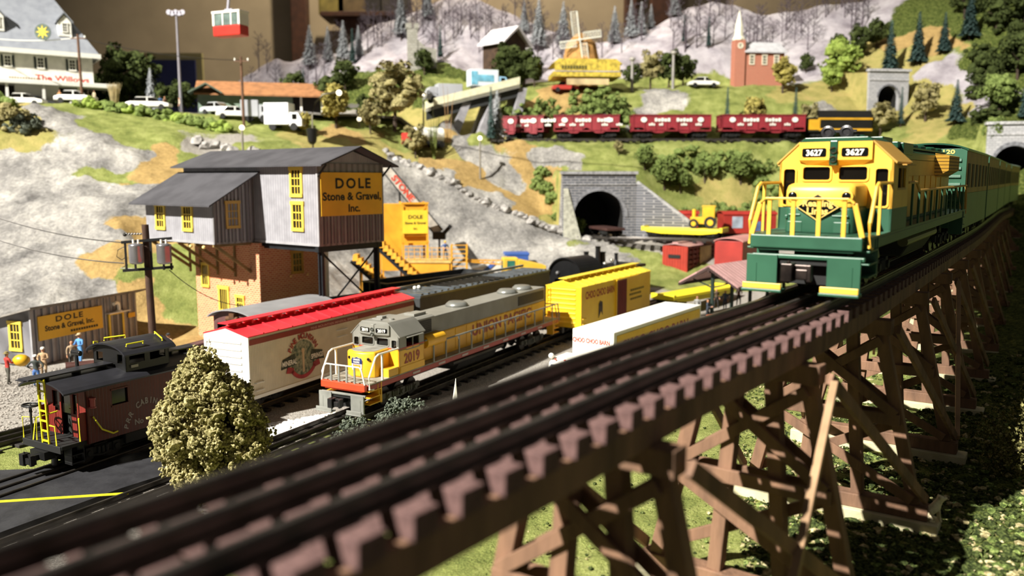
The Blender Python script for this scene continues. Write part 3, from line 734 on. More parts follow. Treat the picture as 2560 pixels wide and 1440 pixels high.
        # shield
        sh=[(0,1.86),(-.30,2.04),(-.34,2.56),(-.27,2.68),(-.15,2.66),(0,2.72),(.15,2.66),(.27,2.68),(.34,2.56),(.30,2.04)]
        X=nx-.0
        b=MB(); b.prism(sh,'x',X-.02,X+.04); s_=b.build('shield_panel',mWhite,root)
        b=MB(); top=[(-.33,2.36),(-.34,2.56),(-.27,2.68),(-.15,2.66),(0,2.72),(.15,2.66),(.27,2.68),(.34,2.56),(.33,2.36)]
        b.prism([(y,z) for y,z in top],'x',X-.03,X-.015); b.build('shield_top',mat('shield_blue','#1b2c63',.4,0,.05),s_)
        b=MB()
        for i,y in enumerate((-.2,-.1,0,.1,.2)): b.box(X-.03,X-.015,y-.022,y+.022,1.96 if abs(y)<.15 else 2.06,2.34)
        b.build('shield_stripes',mat('shield_red','#c8323a',.4,0,.05),s_)
        b=MB(); b.text('UNION',(X-.03,0,2.54),(0,-1,0),(0,0,1),.13); b.text('PACIFIC',(X-.03,0,2.41),(0,-1,0),(0,0,1),.115); b.build('shield_lettering',mWhite,s_)
    # ---- cab: walls with real window openings
    c0,c1=2.75,5.15; cw=1.53; zf=1.62; ze=3.66; zt=4.24; rw=.98
    bz=pal['cab_split']
    fw=[(1.08,1.40,2.35,3.42),(.12,.86,3.10,3.48),(-.86,-.12,3.10,3.48),(-1.40,-1.08,2.35,3.42)]
    b=MB(); 
    openwall(b,c0,-cw,cw,bz,ze,[(a,c,max(z0,bz+.02),z1) for a,c,z0,z1 in fw])
    openwall(b,c1-.06,-cw,cw,bz,ze,[(-.9,.9,bz+.01,ze)])
    for sy in (-1,1):
        n0=len(b.v); q=MB(); openwall(q,0,c0,c1,bz,ze,[(c0+.7,c0+1.9,2.85,3.45)]); 
        for v in q.v: b.v.append((v[1],sy*(cw-.03)+(v[0]-.03),v[2]))
        b.f+=[tuple(i+n0 for i in f) for f in q.f]; b.m+=[0]*len(q.f)
    # gable above the eaves
    b.prism([(-cw,ze),(cw,ze),(rw,zt-.02),(-rw,zt-.02)],'x',c0,c0+.06); b.prism([(-cw,ze),(cw,ze),(rw,zt-.02),(-rw,zt-.02)],'x',c1-.06,c1)
    cab=b.build('cab_walls',pal['cab_up'],root)
    b=MB(); b.box(c0,c0+.06,-cw,cw,zf,bz); b.box(c1-.06,c1,-cw,cw,zf,bz); b.box(c0,c1,cw-.06,cw,zf,bz); b.box(c0,c1,-cw,-cw+.06,zf,bz)
    b.build('cab_walls_lower',pal['cab_low'],root)
    if up:
        b=MB(); b.box(c0-.01,c1+.01,-cw-.01,cw+.01,bz-.03,bz+.03); b.build('cab_red_line',mat('thin_red','#b13a24',.5,0,.05),root)
    # window frames + glass + interior
    b=MB()
    for ya,yb,za,zb in fw:
        if za<bz: za=bz+.03
        n=rrect(ya,yb,za,zb,.07); o=rrect(ya-.05,yb+.05,za-.05,zb+.05,.1); ringplate(b,o,n,c0-.03,c0+.02)
        # fill the square corners
        sq=rrect(ya,yb,za,zb,.001); ringplate(b,sq,n,c0+.005,c0+.055)
    isl(b,'window_frame',pal['cab_up'],root)
    b=MB(); 
    for sy in (-1,1):
        y=sy*(cw+.01); b.box(c0+.66,c0+1.94,min(y,y-sy*.05),max(y,y-sy*.05),2.80,2.86); b.box(c0+.66,c0+1.94,min(y,y-sy*.05),max(y,y-sy*.05),3.44,3.50); b.box(c0+1.27,c0+1.33,min(y,y-sy*.05),max(y,y-sy*.05),2.85,3.45)
        b.box(c0+.55,c0+2.05,min(y,y+sy*.22),max(y,y+sy*.22),3.52,3.55)
    isl(b,'side_window_frame',pal['shade'],root)
    b=MB(); b.box(c0+.07,c0+.08,-cw+.08,cw-.08,zf,ze-.02)
    g=b.build('window_glass',mat('smoked_glass','#2a2620',.08,0,.1,20,trans=.75,spec=.5),root)
    b=MB(); b.box(c0+.35,c1-.1,-cw+.1,cw-.1,zf,2.2); b.box(c1-.5,c1-.1,-cw+.1,cw-.1,2.2,3.5); b.box(c0+.5,c0+.8,.3,1.1,2.2,3.1); b.box(c0+.6,c0+.9,-1.1,-.3,2.2,3.2); b.ball((c0+.95,.7,3.05),.17); b.ball((c0+1.0,-.75,3.05),.17)
    b.build('cab_interior',mat('cab_inside','#3a3128',.8,0,.3,80),root)
    # side sloping roof panels (body colour) and flat top
    b=MB()
    for sy in (-1,1):
        b.add([(c0-.03,sy*(cw+.09),ze-.05),(c1+.03,sy*(cw+.09),ze-.05),(c1+.03,sy*rw,zt),(c0-.03,sy*rw,zt),(c0-.03,sy*(cw+.07),ze-.11),(c1+.03,sy*(cw+.07),ze-.11),(c1+.03,sy*rw,zt-.07),(c0-.03,sy*rw,zt-.07)],
              [(0,1,2,3),(7,6,5,4),(0,4,5,1),(1,5,6,2),(2,6,7,3),(3,7,4,0)] if sy<0 else [(3,2,1,0),(4,5,6,7),(1,5,4,0),(2,6,5,1),(3,7,6,2),(0,4,7,3)])
    isl(b,'cab_roof_slope',pal['slope'],root,bevel=.015)
    b=MB(); b.prism([(-rw-.02,zt-.04),(rw+.02,zt-.04),(rw-.14,zt+.1),(-rw+.14,zt+.1)],'x',c0-.04,c1+.03); b.build('cab_roof',roofm,root,bevel=.02)
    b=MB(); b.cyl((c0+.9,-.45,zt+.1),(c0+.9,-.45,zt+.18),.14,n=14); b.cyl((c0+1.2,.3,zt+.1),(c0+1.2,.3,zt+.16),.12,n=14); isl(b,'roof_vent',roofm,root)
    # number board housing: shallow V, lamps in the middle
    for sy in (-1,1):
        b=MB(); 
        pl=[(c0-.22,sy*.10),(c0-.10,sy*.98),(c0+.02,sy*.98),(c0+.02,sy*.10)]
        vs=[(x,y,3.98) for x,y in pl]+[(x,y,3.66) for x,y in pl]+[(c0+.01,sy*.10,3.52),(c0+.01,sy*.9,3.52)]
        top=[(x+.02,y,zt-.02) for x,y in pl]
        b.add([*[(x,y,zt-.03) for x,y in pl],*[(x,y,3.68) for x,y in pl],(c0+.0,sy*.06,3.50),(c0+.0,sy*.7,3.52)],
              [(0,1,2,3),(0,4,5,1),(1,5,6,2),(2,6,7,3),(3,7,4,0),(4,8,9,5),(5,9,6),(4,7,8)])
        nb=b.build('number_board_housing',pal['cab_up'] if not up else roofm,root)
        # black board with digits, following the angled face
        a=Vector((c0-.22,sy*.10,0)); c=Vector((c0-.10,sy*.98,0)); rt=(a-c if sy>0 else c-a).normalized()
        mid=(a+c)/2+Vector((0,0,3.90)); nrm=rt.cross(Vector((0,0,1)))
        o=mid; hw,hh=.34,.125
        b=MB(); pts=rrect(-hw,hw,-hh,hh,.05); n=len(pts)
        for k in (0,):
            b.add([o+rt*p[0]+Vector((0,0,p[1]))+nrm*.015 for p in pts]+[o+rt*p[0]+Vector((0,0,p[1]))-nrm*.0 for p in pts],[tuple(range(n))]+[(i,n+i,n+(i+1)%n,(i+1)%n) for i in range(n)])
        bd=b.build('number_board',mat('black_gloss','#0b0b0c',.08),nb)
        b=MB(); b.text(pal['num'],o+Vector((0,0,-.085)),rt,(0,0,1),.235,lift=.02); b.build('road_number',mWhite,bd)
    b=MB(); b.box(c0-.26,c0+.05,-.11,.11,3.52,zt-.0); hb=b.build('headlight_housing',pal['lamp'],root,bevel=.03)
    b=MB()
    for z in (3.70,3.96): b.lathe((c0-.24,0,z),[(.10,.0),(.10,-.06),(.085,-.065),(.07,-.02)],16,'x')
    isl(b,'headlight_lens',mat('lens_dark','#2c332c',.05,0,.1,10,spec=1),hb,smooth=True)
    # ---- long hood
    h0,h1=c1,L-1.35; hw=.92; hz=4.02
    hs=pal['hood_split']
    b=MB(); b.box(h0,h1,-hw,hw,hs,hz-.25) if not up else b.box(h0,h1,-hw,hw,1.62,hs)
    hood=b.build('long_hood',body,root,bevel=.03)
    if not up:
        b=MB(); b.box(h0,h1,-hw,hw,1.62,hs); b.build('long_hood_lower',body2,root,bevel=.02)
        b=MB(); b.prism([(-hw,hz-.25),(hw,hz-.25),(hw,hz),(hw-.22,hz+.16),(-hw+.22,hz+.16),(-hw,hz)],'x',h0,h1); b.build('hood_roof',roofm,root,bevel=.02)
        b=MB()   # relief doors
        for k in range(9):
            x=h0+.5+k*1.35
            for sy in (-1,1):
                y=sy*hw; b.box(x,x+1.1,min(y,y+sy*.03),max(y,y+sy*.03),1.75,3.2)
        isl(b,'hood_door',body,root,bevel=.01)
        b=MB()   # flared radiator housings at the rear
        for sy in (-1,1):
            y=sy*hw
            b.add([(h1-4.4,y,3.1),(h1-.6,y,3.1),(h1-.6,y,4.1),(h1-4.4,y,4.1),(h1-4.0,y+sy*.45,3.4),(h1-.8,y+sy*.45,3.4),(h1-.8,y+sy*.45,4.0),(h1-4.0,y+sy*.45,4.0)],
               [(4,5,6,7),(0,4,7,3),(1,2,6,5),(0,1,5,4),(3,7,6,2)] if sy>0 else [(7,6,5,4),(3,7,4,0),(5,6,2,1),(4,5,1,0),(2,6,7,3)])
        isl(b,'radiator_flare',stripes('radiator_slats','#d9a63c','#7d5c22',2,.14,.7),root)
        b=MB(); b.box(h0+.1,h0+1.6,-.75,.75,hz+.1,hz+.42); b.box(h0+2.0,h0+4.6,-.85,.85,hz+.1,hz+.32); b.box(h0+2.4,h0+4.2,-.95,-.5,hz-.1,hz+.30); isl(b,'roof_air_box',roofm,root,bevel=.03)
        b=MB()
        for x in (h0+6.2,h0+8.0,h1-3.4,h1-1.6): b.lathe((x,0,hz+.14),[(.78,0),(.78,.16),(.70,.22),(.3,.24),(.0,.24)],24)
        isl(b,'roof_fan',roofm,root,smooth=False)
        b=MB(); b.box(h0+5.0,h1-.2,-.8,.8,hz+.14,hz+.2); b.build('roof_panel',roofm,root)
        # horn cluster on the cab roof
        b=MB()
        for y,yy in ((.28,.05),(-.22,.02)):
            b.cyl((c0+.2,y,zt+.26),(c0+.62,y*.7,zt+.24),.17,.05,n=20); b.lathe((c0+.2,y,zt+.26),[(.17,0),(.19,-.03),(.12,-.05),(.03,.06)],20,'x')
            b.bar((c0+.5,y*.7,zt+.08),(c0+.5,y*.7,zt+.3),.06)
        b.bar((c0+.6,-.4,zt+.3),(c0+.6,.4,zt+.3),.07); isl(b,'air_horn',mat('horn_gray','#343234',.35,.3,.1,60),root)
    else:
        hzz=4.06
        b=MB(); b.box(h0,h1,-hw,hw,hs,hzz); b.build('long_hood_upper',roofm,root,bevel=.05)
        b=MB(); b.prism([(-hw-.1,hzz-.9),(hw+.1,hzz-.9),(hw+.1,hzz+.05),(hw-.1,hzz+.14),(-hw+.1,hzz+.14),(-hw-.1,hzz+.05)],'x',h0+.1,h0+1.9); b.build('dust_bin_housing',roofm,root,bevel=.03)
        b=MB(); b.box(h0+.25,h0+1.5,-hw-.13,-hw-.08,hzz-.78,hzz-.05); b.box(h1-4.3,h1-.25,-hw-.03,-hw+.01,hzz-.85,hzz-.22); b.box(h1-4.3,h1-.25,hw-.01,hw+.03,hzz-.85,hzz-.22); isl(b,'intake_grille',stripes('grille_black','#1d1c1a','#34322f',2,.1,.5),root)
        b=MB(); b.box(h0+.5,h0+1.7,-.55,.15,hzz+.14,hzz+.3); b.box(h0-1.6,h0-1.2,.1,.5,hzz+.28,hzz+.42); b.box(h0-2.0,h0-1.85,-.1,.5,hzz+.28,hzz+.36); isl(b,'roof_box',roofm,root,bevel=.02)
        b=MB()
        for x,r in ((h0+6.0,.62),(h1-4.2,.62),(h1-1.9,.62)):
            b.lathe((x,0,hzz),[(r+.1,0),(r+.1,.1),(r,.2),(r*.85,.28),(r*.3,.24),(0,.26)],24)
        isl(b,'roof_fan',mat('fan_gray','#8b8c86',.3,.4,.1,60),root,smooth=True)
        b=MB(); b.cyl((h0+.3,-hw-.35,2.85),(h0+2.2,-hw-.35,2.85),.36,n=24); b.box(h0+.3,h0+2.2,-hw-.4,-hw,2.5,3.2); b.build('air_tank_cover',body,root,bevel=.02)
        b=MB()
        for k in range(12):
            x=h0+.4+k*1.3
            for sy in (-1,1):
                y=sy*hw; b.box(x,x+1.1,min(y,y+sy*.025),max(y,y+sy*.025),1.75,3.0)
        isl(b,'hood_door',body,root,bevel=.01)
        b=MB(); b.box(h0+2.3,h1-.2,hw-.02,hw+.02,2.6,2.61); 
        b=MB(); b.text('UNION PACIFIC',(h0+10.4,-hw-.03,2.18),(1,0,0),(0,0,1),.98,stretch=1.18,lift=.012); b.build('side_lettering',mat('letter_red','#9a3a22',.5,0,.05),root)
        b=MB(); b.text('UNION PACIFIC',(h0+10.4,hw+.03,2.18),(-1,0,0),(0,0,1),.98,stretch=1.18,lift=.012); b.build('side_lettering',mat('letter_red','#9a3a22',.5,0,.05),root)
        b=MB(); b.text('2019',(c0+1.2,-cw-.005,2.12),(1,0,0),(0,0,1),.74,stretch=1.0); b.build('cab_number',mat('letter_red','#9a3a22',.5,0,.05),root)
        b=MB(); b.box(c0+.1,c1,-cw-.03,-cw+.02,1.64,2.0); b.box(c0-.9,c0,-1.5,-.95,1.62,2.05); isl(b,'battery_box',body,root,bevel=.02)
    # ---- handrails
    r_=.045
    fr=MB(); x=-.02; zt_=2.62 if not up else 2.50; zb=1.62
    w1,w2=(1.38,1.14) if not up else (1.38,1.15)
    def flat(b,p,q,w=.10,t=.05): b.bar(p,q,t,w,roll=PI/2 if False else 0)
    b=MB()
    pts=[(x,w1,zb),(x,w2+.03,zt_-.12),(x,w2-.1,zt_),(x,-w2+.1,zt_),(x,-w2-.03,zt_-.12),(x,-w1,zb)]
    for p,q in zip(pts,pts[1:]):
        d=Vector(q)-Vector(p); b.bar(p,q,.13 if not up else .075,.06)
    b.build('front_handrail',step if not up else mWhite,root,bevel=.015)
    for y in ((.93,.32,-.32,-.93) if not up else (.75,.25,-.25,-.75)):
        b=MB(); b.box(x-.03,x+.03,y-.055,y+.055,zb,zt_-.03); b.build('handrail_post',step if not up else rail_m,root,bevel=.01)
    for sy in (-1,1):
        b=MB(); y=sy*1.5
        b.tube([(.55,y,1.3),(.2,y,1.36),(.18,y,2.0),(.75,y,2.92),(1.0,y,3.02),(c0+.0,y,3.02)],.05)
        b.bar((1.3,y,1.62),(1.3,y,3.0),.07,.09)
        b.build('corner_handrail',(step if not up else mWhite),root)
        b=MB(); pts=[(c1+.1,y,3.0),(c1+1.6,y,3.0),(c1+2.2,y,2.72),(L-1.2,y,2.72),(L-.35,y,2.72),(L-.1,y,1.9),(L-.1,y,1.4)]
        b.tube(pts,.05); b.build('side_handrail',pal['srail'],root)
        n=9 if not up else 10; xs=[c1+1.0]+[c1+2.3+i*(L-c1-3.6)/n for i in range(n+1)]
        for xx in xs:
            b=MB(); b.bar((xx,y,1.6),(xx,y,2.72 if xx>c1+1.5 else 3.0),.06,.1); b.build('handrail_stanchion',pal['stan'],root)
    # rear rail
    b=MB(); b.tube([(L,1.3,1.6),(L,1.1,2.6),(L,-1.1,2.6),(L,-1.3,1.6)],.05); b.build('rear_handrail',pal['srail'],root)
    # underframe
    truck(root,3.6,3,1.25,fr=pal.get('truck',mBlackM)); truck(root,L-3.6,3,1.25,fr=pal.get('truck',mBlackM))
    b=MB(); b.prism([(-1.1,1.25),(1.1,1.25),(1.25,.9),(1.0,.45),(-1.0,.45),(-1.25,.9)],'x',L/2-2.4,L/2+2.4); b.build('fuel_tank',pal.get('tank',mBlackM),root,bevel=.05)
    b=MB()
    for sy in (-1,1): b.cyl((L/2-3.1,sy*1.15,1.0),(L/2+3.2,sy*1.15,1.0),.16,n=12); 
    isl(b,'air_pipe',pal.get('pipe',mSteel),root)
    b=MB(); b.box(1.6,L-1.6,-.7,.7,.9,1.28); b.build('center_sill',mBlackM,root)
    return root
mYel=mat('model_yellow','#ecc04a',.4,0,.10,25,'#dcaa3c'); mGrn=mat('model_green','#2f5c45',.42,0,.12,40,'#27503b',spec=.5)
mGrnRoof=mat('model_green_roof','#1f4a35',.3,0,.1,30)
mYelShade=mat('model_yellow_shaded','#c79a48',.45,0,.1,30)  # the same yellow darkened: shade of the side put into the colour
mDkCoup=mat('coupler_bronze','#4a3f3a',.35,.6,.4,60)
GL=diesel((7.5,21.27,9.32),.972,20.4,dict(body=mYel,low=mGrn,roof=mGrnRoof,sill=mGrn,walk=mGrn,rail=mYel,pilot=mGrn,step=mYel,beam=mGrn,beam2=mGrn,coup=mDkCoup,
   cab_up=mYel,cab_low=mGrn,cab_split=2.28,shade=mYelShade,slope=mYelShade,num='3627',lamp=mGrnRoof,hood_split=2.3,srail=mYelShade,stan=mGrn,pipe=mat('tank_olive','#6f6a4a',.4,.3,.1)),'rd',
   'green and yellow diesel locomotive numbered 3627 running on the trestle',tilt=.006)
GL.scale=(1,1,.95)
mUPy=mat('loco_yellow','#eab52c',.42,0,.10,25,'#dca424'); mUPg=mat('loco_gray','#87867e',.45,0,.12,30,'#77766e'); mUPr=mat('sill_red','#a23a2c',.45,0,.08,30); mUPo=mat('beam_orange_red','#dd4a28',.45,0,.08,30)
mPil=mat('pilot_gray','#8a8b84',.5,0,.15,50)
UP=diesel((-8.6,41.4,.42),1.09,23.4,dict(body=mUPy,low=mUPy,roof=mUPg,sill=mUPr,walk=mat('walk_gray','#9a968a',.7,0,.2,80),rail=mPil,pilot=mPil,step=mPil,beam=mUPo,beam2=mUPy,
   cab_up=mUPg,cab_low=mUPy,cab_split=2.96,shade=mUPg,slope=mUPg,num='2019',lamp=mUPg,hood_split=3.05,srail=mPil,stan=mPil,truck=mat('truck_gray','#4b4c44',.6,0,.2,60)),'up',
   'yellow and gray diesel locomotive numbered 2019 in the yard beside the white boxcar')
# ---------------------------------------------------------------- caboose
mCab=stripes('caboose_boards','#5c1f1c','#431412',0,.16,.86,rough=.45); mCabEnd=stripes('caboose_end_boards','#7d2a22','#521813',1,.14,.86,rough=.45); mRoofB=mat('caboose_roof','#25252a',.45,0,.15,60)
mYwire=mat('bright_yellow_wire','#e3dc2c',.4,0,.05); mLetter=mat('letter_gray','#a39a94',.6,0,.05)
def arcroof(b,x0,x1,hw,ze,zc,t=.07,n=12):
    up=[(hw*math.sin(a),ze+(zc-ze)*(math.cos(a*1.0)-math.cos(A))/(1-math.cos(A))) for A in (R(70),) for a in np.linspace(-A,A,n)]
    k=hw/max(abs(p[0]) for p in up); up=[(p[0]*k,p[1]) for p in up]
    lo=[(y*.985,z-t) for y,z in reversed(up)]
    b.prism([(y,z) for y,z in up]+lo,'x',x0,x1)
XK=1.0
def caboose():
    global XK
    r=thing('caboose','dark red railroad caboose with black roof, cupola and yellow ladder','caboose',(-19.33,33.1,.42),1.05); XK=.76
    b=MB(); b.box(0,9.7,-1.35,1.35,1.0,1.16); b.box(-.06,.08,-1.32,1.32,.86,1.16); b.box(.3,9.4,-.35,.35,.75,1.0); b.build('platform_floor',mBlackM,r,bevel=.02)
    x0,x1,w,ze=1.45,8.25,1.42,3.32
    b=MB(); b.box(x0,x1,w-.06,w,.98,ze); b.box(x0,3.0,-w,-w+.06,.98,ze); b.box(3.0,4.0,-w,-w+.06,.98,2.35); b.box(3.0,4.0,-w,-w+.06,3.0,ze); b.box(4.0,x1,-w,-w+.06,.98,ze); b.build('side_wall',mCab,r)
    b=MB(); openwall(b,x0,-w,w,.98,ze,[(.42,.9,2.15,3.0),(-.95,-.5,2.15,3.0),(-.35,.32,1.0,3.0)]); b.build('end_wall',mCabEnd,r)
    b=MB(); b.box(x1-.06,x1,-w,w,.98,ze); b.build('rear_end_wall',mCabEnd,r)
    b=MB(); b.box(x0+.3,x0+.36,-.35,.32,1.16,3.0); b.box(x0+.27,x0+.3,-.25,.22,2.2,2.85); b.build('end_door',mat('door_dark_green','#252824',.6,0,.1),r)
    b=MB(); b.box(x0+.1,x0+.12,-1.3,1.3,2.1,3.05); b.box(3.0,4.0,-w+.1,-w+.12,2.35,3.0); isl(b,'window_pane',mGlassD,r)
    b=MB(); b.box(2.95,4.05,-w-.03,-w,2.29,2.35); b.box(2.95,4.05,-w-.03,-w,3.0,3.06); b.build('window_frame',mCab,r)
    for sy in (-1,1):   # corner wing panels on the porch
        b=MB(); y=sy*1.36; b.box(x0-.42,x0,min(y,y-sy*.05),max(y,y-sy*.05),1.16,2.35); b.box(x0-.03,x0+0,min(sy*.72,sy*1.36),max(sy*.72,sy*1.36),1.16,2.32); b.box(x0-.4,x0-.34,min(y,y-sy*.08),max(y,y-sy*.08),2.3,ze-.05); b.build('porch_panel',mCabEnd,r,bevel=.01)
    b=MB(); arcroof(b,.12,9.55,1.58,3.34,3.72); b.build('roof',mRoofB,r,smooth=False)
    # roof walk
    b=MB(); b.box(-.75,4.15,-.36,.36,3.86,3.92); b.box(-.9,-.2,-.2,.36,3.84,3.88); b.box(7.3,10.1,-.36,.36,3.86,3.92)
    for x in (.4,2.2,3.8,8.2,9.3): b.box(x-.04,x+.04,-.3,.3,3.7,3.87)
    isl(b,'roof_walk',mRoofB,r,bevel=.01)
    # cupola with open windows
    c0,c1,cw=4.25,7.15,1.12; z0,z1=3.45,4.42
    b=MB(); openwall(b,c0,-cw,cw,z0,z1,[(-.9,-.55,3.9,4.3),(.45,.9,3.9,4.3)]); openwall(b,c1-.06,-cw,cw,z0,z1,[(-.9,-.5,3.9,4.3),(.5,.9,3.9,4.3)])
    for sy in (-1,1):
        q=MB(); openwall(q,0,c0,c1,z0,z1,[(c0+.25,c0+1.25,3.9,4.3),(c0+1.6,c0+2.65,3.9,4.3)]); n0=len(b.v)
        for v in q.v: b.v.append((v[1],sy*(cw-.03)+(v[0]-.03),v[2]))
        b.f+=[tuple(i+n0 for i in f) for f in q.f]; b.m+=[0]*len(q.f)
    b.prism([(-cw,z1),(cw,z1),(.6,z1+.22),(0,z1+.27),(-.6,z1+.22)],'x',c0,c0+.06); b.prism([(-cw,z1),(cw,z1),(.6,z1+.22),(0,z1+.27),(-.6,z1+.22)],'x',c1-.06,c1)
    cu=b.build('cupola',mBlack,r)
    b=MB(); arcroof(b,c0-.28,c1+.28,1.36,4.36,4.78); b.build('cupola_roof',mRoofB,cu)
    b=MB(); b.box(c0+.3,c0+.75,-1.18,-1.13,3.72,3.84); b.build('marker_plate',mat('plate_light','#b8b4ac',.5,0,.1),cu)
    def grab(p,q,h,par,nm='grab_rail'):
        p=Vector(p);q=Vector(q); MB().tube([p,p+Vector(h),q+Vector(h),q],.035,8).build(nm,mYwire,par)
    grab((c0+.1,.4,4.8),(c0+1.0,-.1,4.86),(0,0,.12),cu); grab((c0+.2,-1.0,4.66),(c0+1.3,-1.0,4.66),(0,-.03,.1),cu); grab((c1-.3,-1.0,4.62),(c1-.1,-.3,4.84),(0,0,.1),cu); grab((c0-.1,.95,4.62),(c0+.3,1.1,4.56),(0,0,.1),cu)
    grab((8.9,-.9,3.62),(9.3,-.5,3.72),(0,0,.12),r)
    # smoke pipe
    b=MB(); b.cyl((2.9,.75,3.5),(2.9,.75,4.35),.10,.08,n=14); b.cyl((2.9,.75,3.55),(2.9,.75,3.7),.15,.11,n=14); b.cyl((2.9,.45,4.42),(2.9,1.05,4.42),.12,n=14); b.build('smoke_pipe',mBlack,r,bevel=.01)
    # ladder
    b=MB(); A=Vector((.0,-.52,1.16)); B=Vector((.05,-.38,3.82)); off=Vector((0,.44,0))
    b.bar(A,B,.07,.09); b.bar(A+off,B+off,.07,.09)
    for k in range(7):
        f=.04+k*.155; b.bar(A.lerp(B,f),A.lerp(B,f)+off,.06,.08)
    b.build('ladder',mat('ladder_yellow','#e8dc22',.4,0,.05),r,bevel=.01)
    # end railings, brake wheel
    for pts in ([(.02,1.3,1.16),(.02,1.3,2.05),(.3,.72,2.05),(.02,.62,1.16)],[(.02,.35,1.2),(.02,.3,2.15),(1.2,.3,2.2)],[(.02,-.6,1.95),(.02,-.95,1.95),(.02,-1.0,1.16)],[(x0-.02,-1.0,2.15),(x0-.45,-1.4,2.15),(x0-.45,-1.42,1.2)]):
        MB().tube(pts,.035,8).build('end_railing',mYwire,r)
    MB().tube([(x0+.35,-w-.03,2.1),(x0+.4,-w-.12,1.95),(x0+.75,-w-.12,1.5),(x0+1.4,-w-.12,1.2),(x0+1.75,-w-.03,1.2)],.04,8).build('side_grab_rail',mYwire,r)
    b=MB(); b.cyl((.1,.78,1.16),(.1,.78,2.55),.06,n=10); b.cyl((.1,.78,2.3),(.1,.78,2.5),.09,.06,n=10)
    st=b.build('brake_stand',mBlack,r)
    b=MB(); n=24
    ringp=[(.1+.36*math.cos(2*PI*i/n),.78+.36*math.sin(2*PI*i/n),2.6) for i in range(n+1)]; b.tube(ringp,.04,6)
    for k in range(4): a=PI/4+PI/2*k; b.bar((.1,.78,2.58),(.1+.36*math.cos(a),.78+.36*math.sin(a),2.6),.05,.04)
    b.build('brake_wheel',mBlack,st)
    b=MB(); b.cyl((1.75,-w-.10,2.55),(1.75,-w-.10,2.85),.13,.13,n=12); b.cyl((1.75,-w-.10,2.85),(1.75,-w-.10,2.93),.16,n=12); b.cyl((1.75,-w-.10,2.5),(1.75,-w-.10,2.55),.16,n=12); b.build('marker_lamp',mat('marker_red','#a34a44',.4,0,.1),r)
    for sy in (-1,1):
        b=MB(); y=sy*1.3
        b.box(.55,.6,min(y,y-sy*.5),max(y,y-sy*.5),.25,1.0); b.box(1.25,1.3,min(y,y-sy*.5),max(y,y-sy*.5),.25,1.0); b.box(.55,1.3,min(y,y-sy*.5),max(y,y-sy*.5),.28,.34); b.box(.55,1.3,min(y,y-sy*.45),max(y,y-sy*.45),.62,.67); b.build('steps',mBlack,r,bevel=.01)
    coupler(r,.4,-.62,mBlack,z=.6); b=MB(); b.box(-.3,.3,-.5,.5,.5,.85); b.cyl((.55,-.1,.1),(.55,-.1,.5),.16,n=12); b.build('draft_gear',mBlack,r)
    XK=1.0; truck(r,1.95,2,1.25); truck(r,5.6,2,1.25); XK=.76
    b=MB(); b.box(3.9,5.6,-1.2,-.6,.45,.9); b.build('underbody_box',mBlackM,r,bevel=.03)
    b=MB(); b.arctext('PRR CABIN CAR',(5.15,-w,.72),(1,0,0),(0,0,1),.38,1.35,R(-68),R(68)); b.text('No',(4.6,-w,1.25),(1,0,0),(0,0,1),.34,stretch=1.3); b.build('side_lettering',mLetter,r)
    XK=1.0
    return r
caboose()

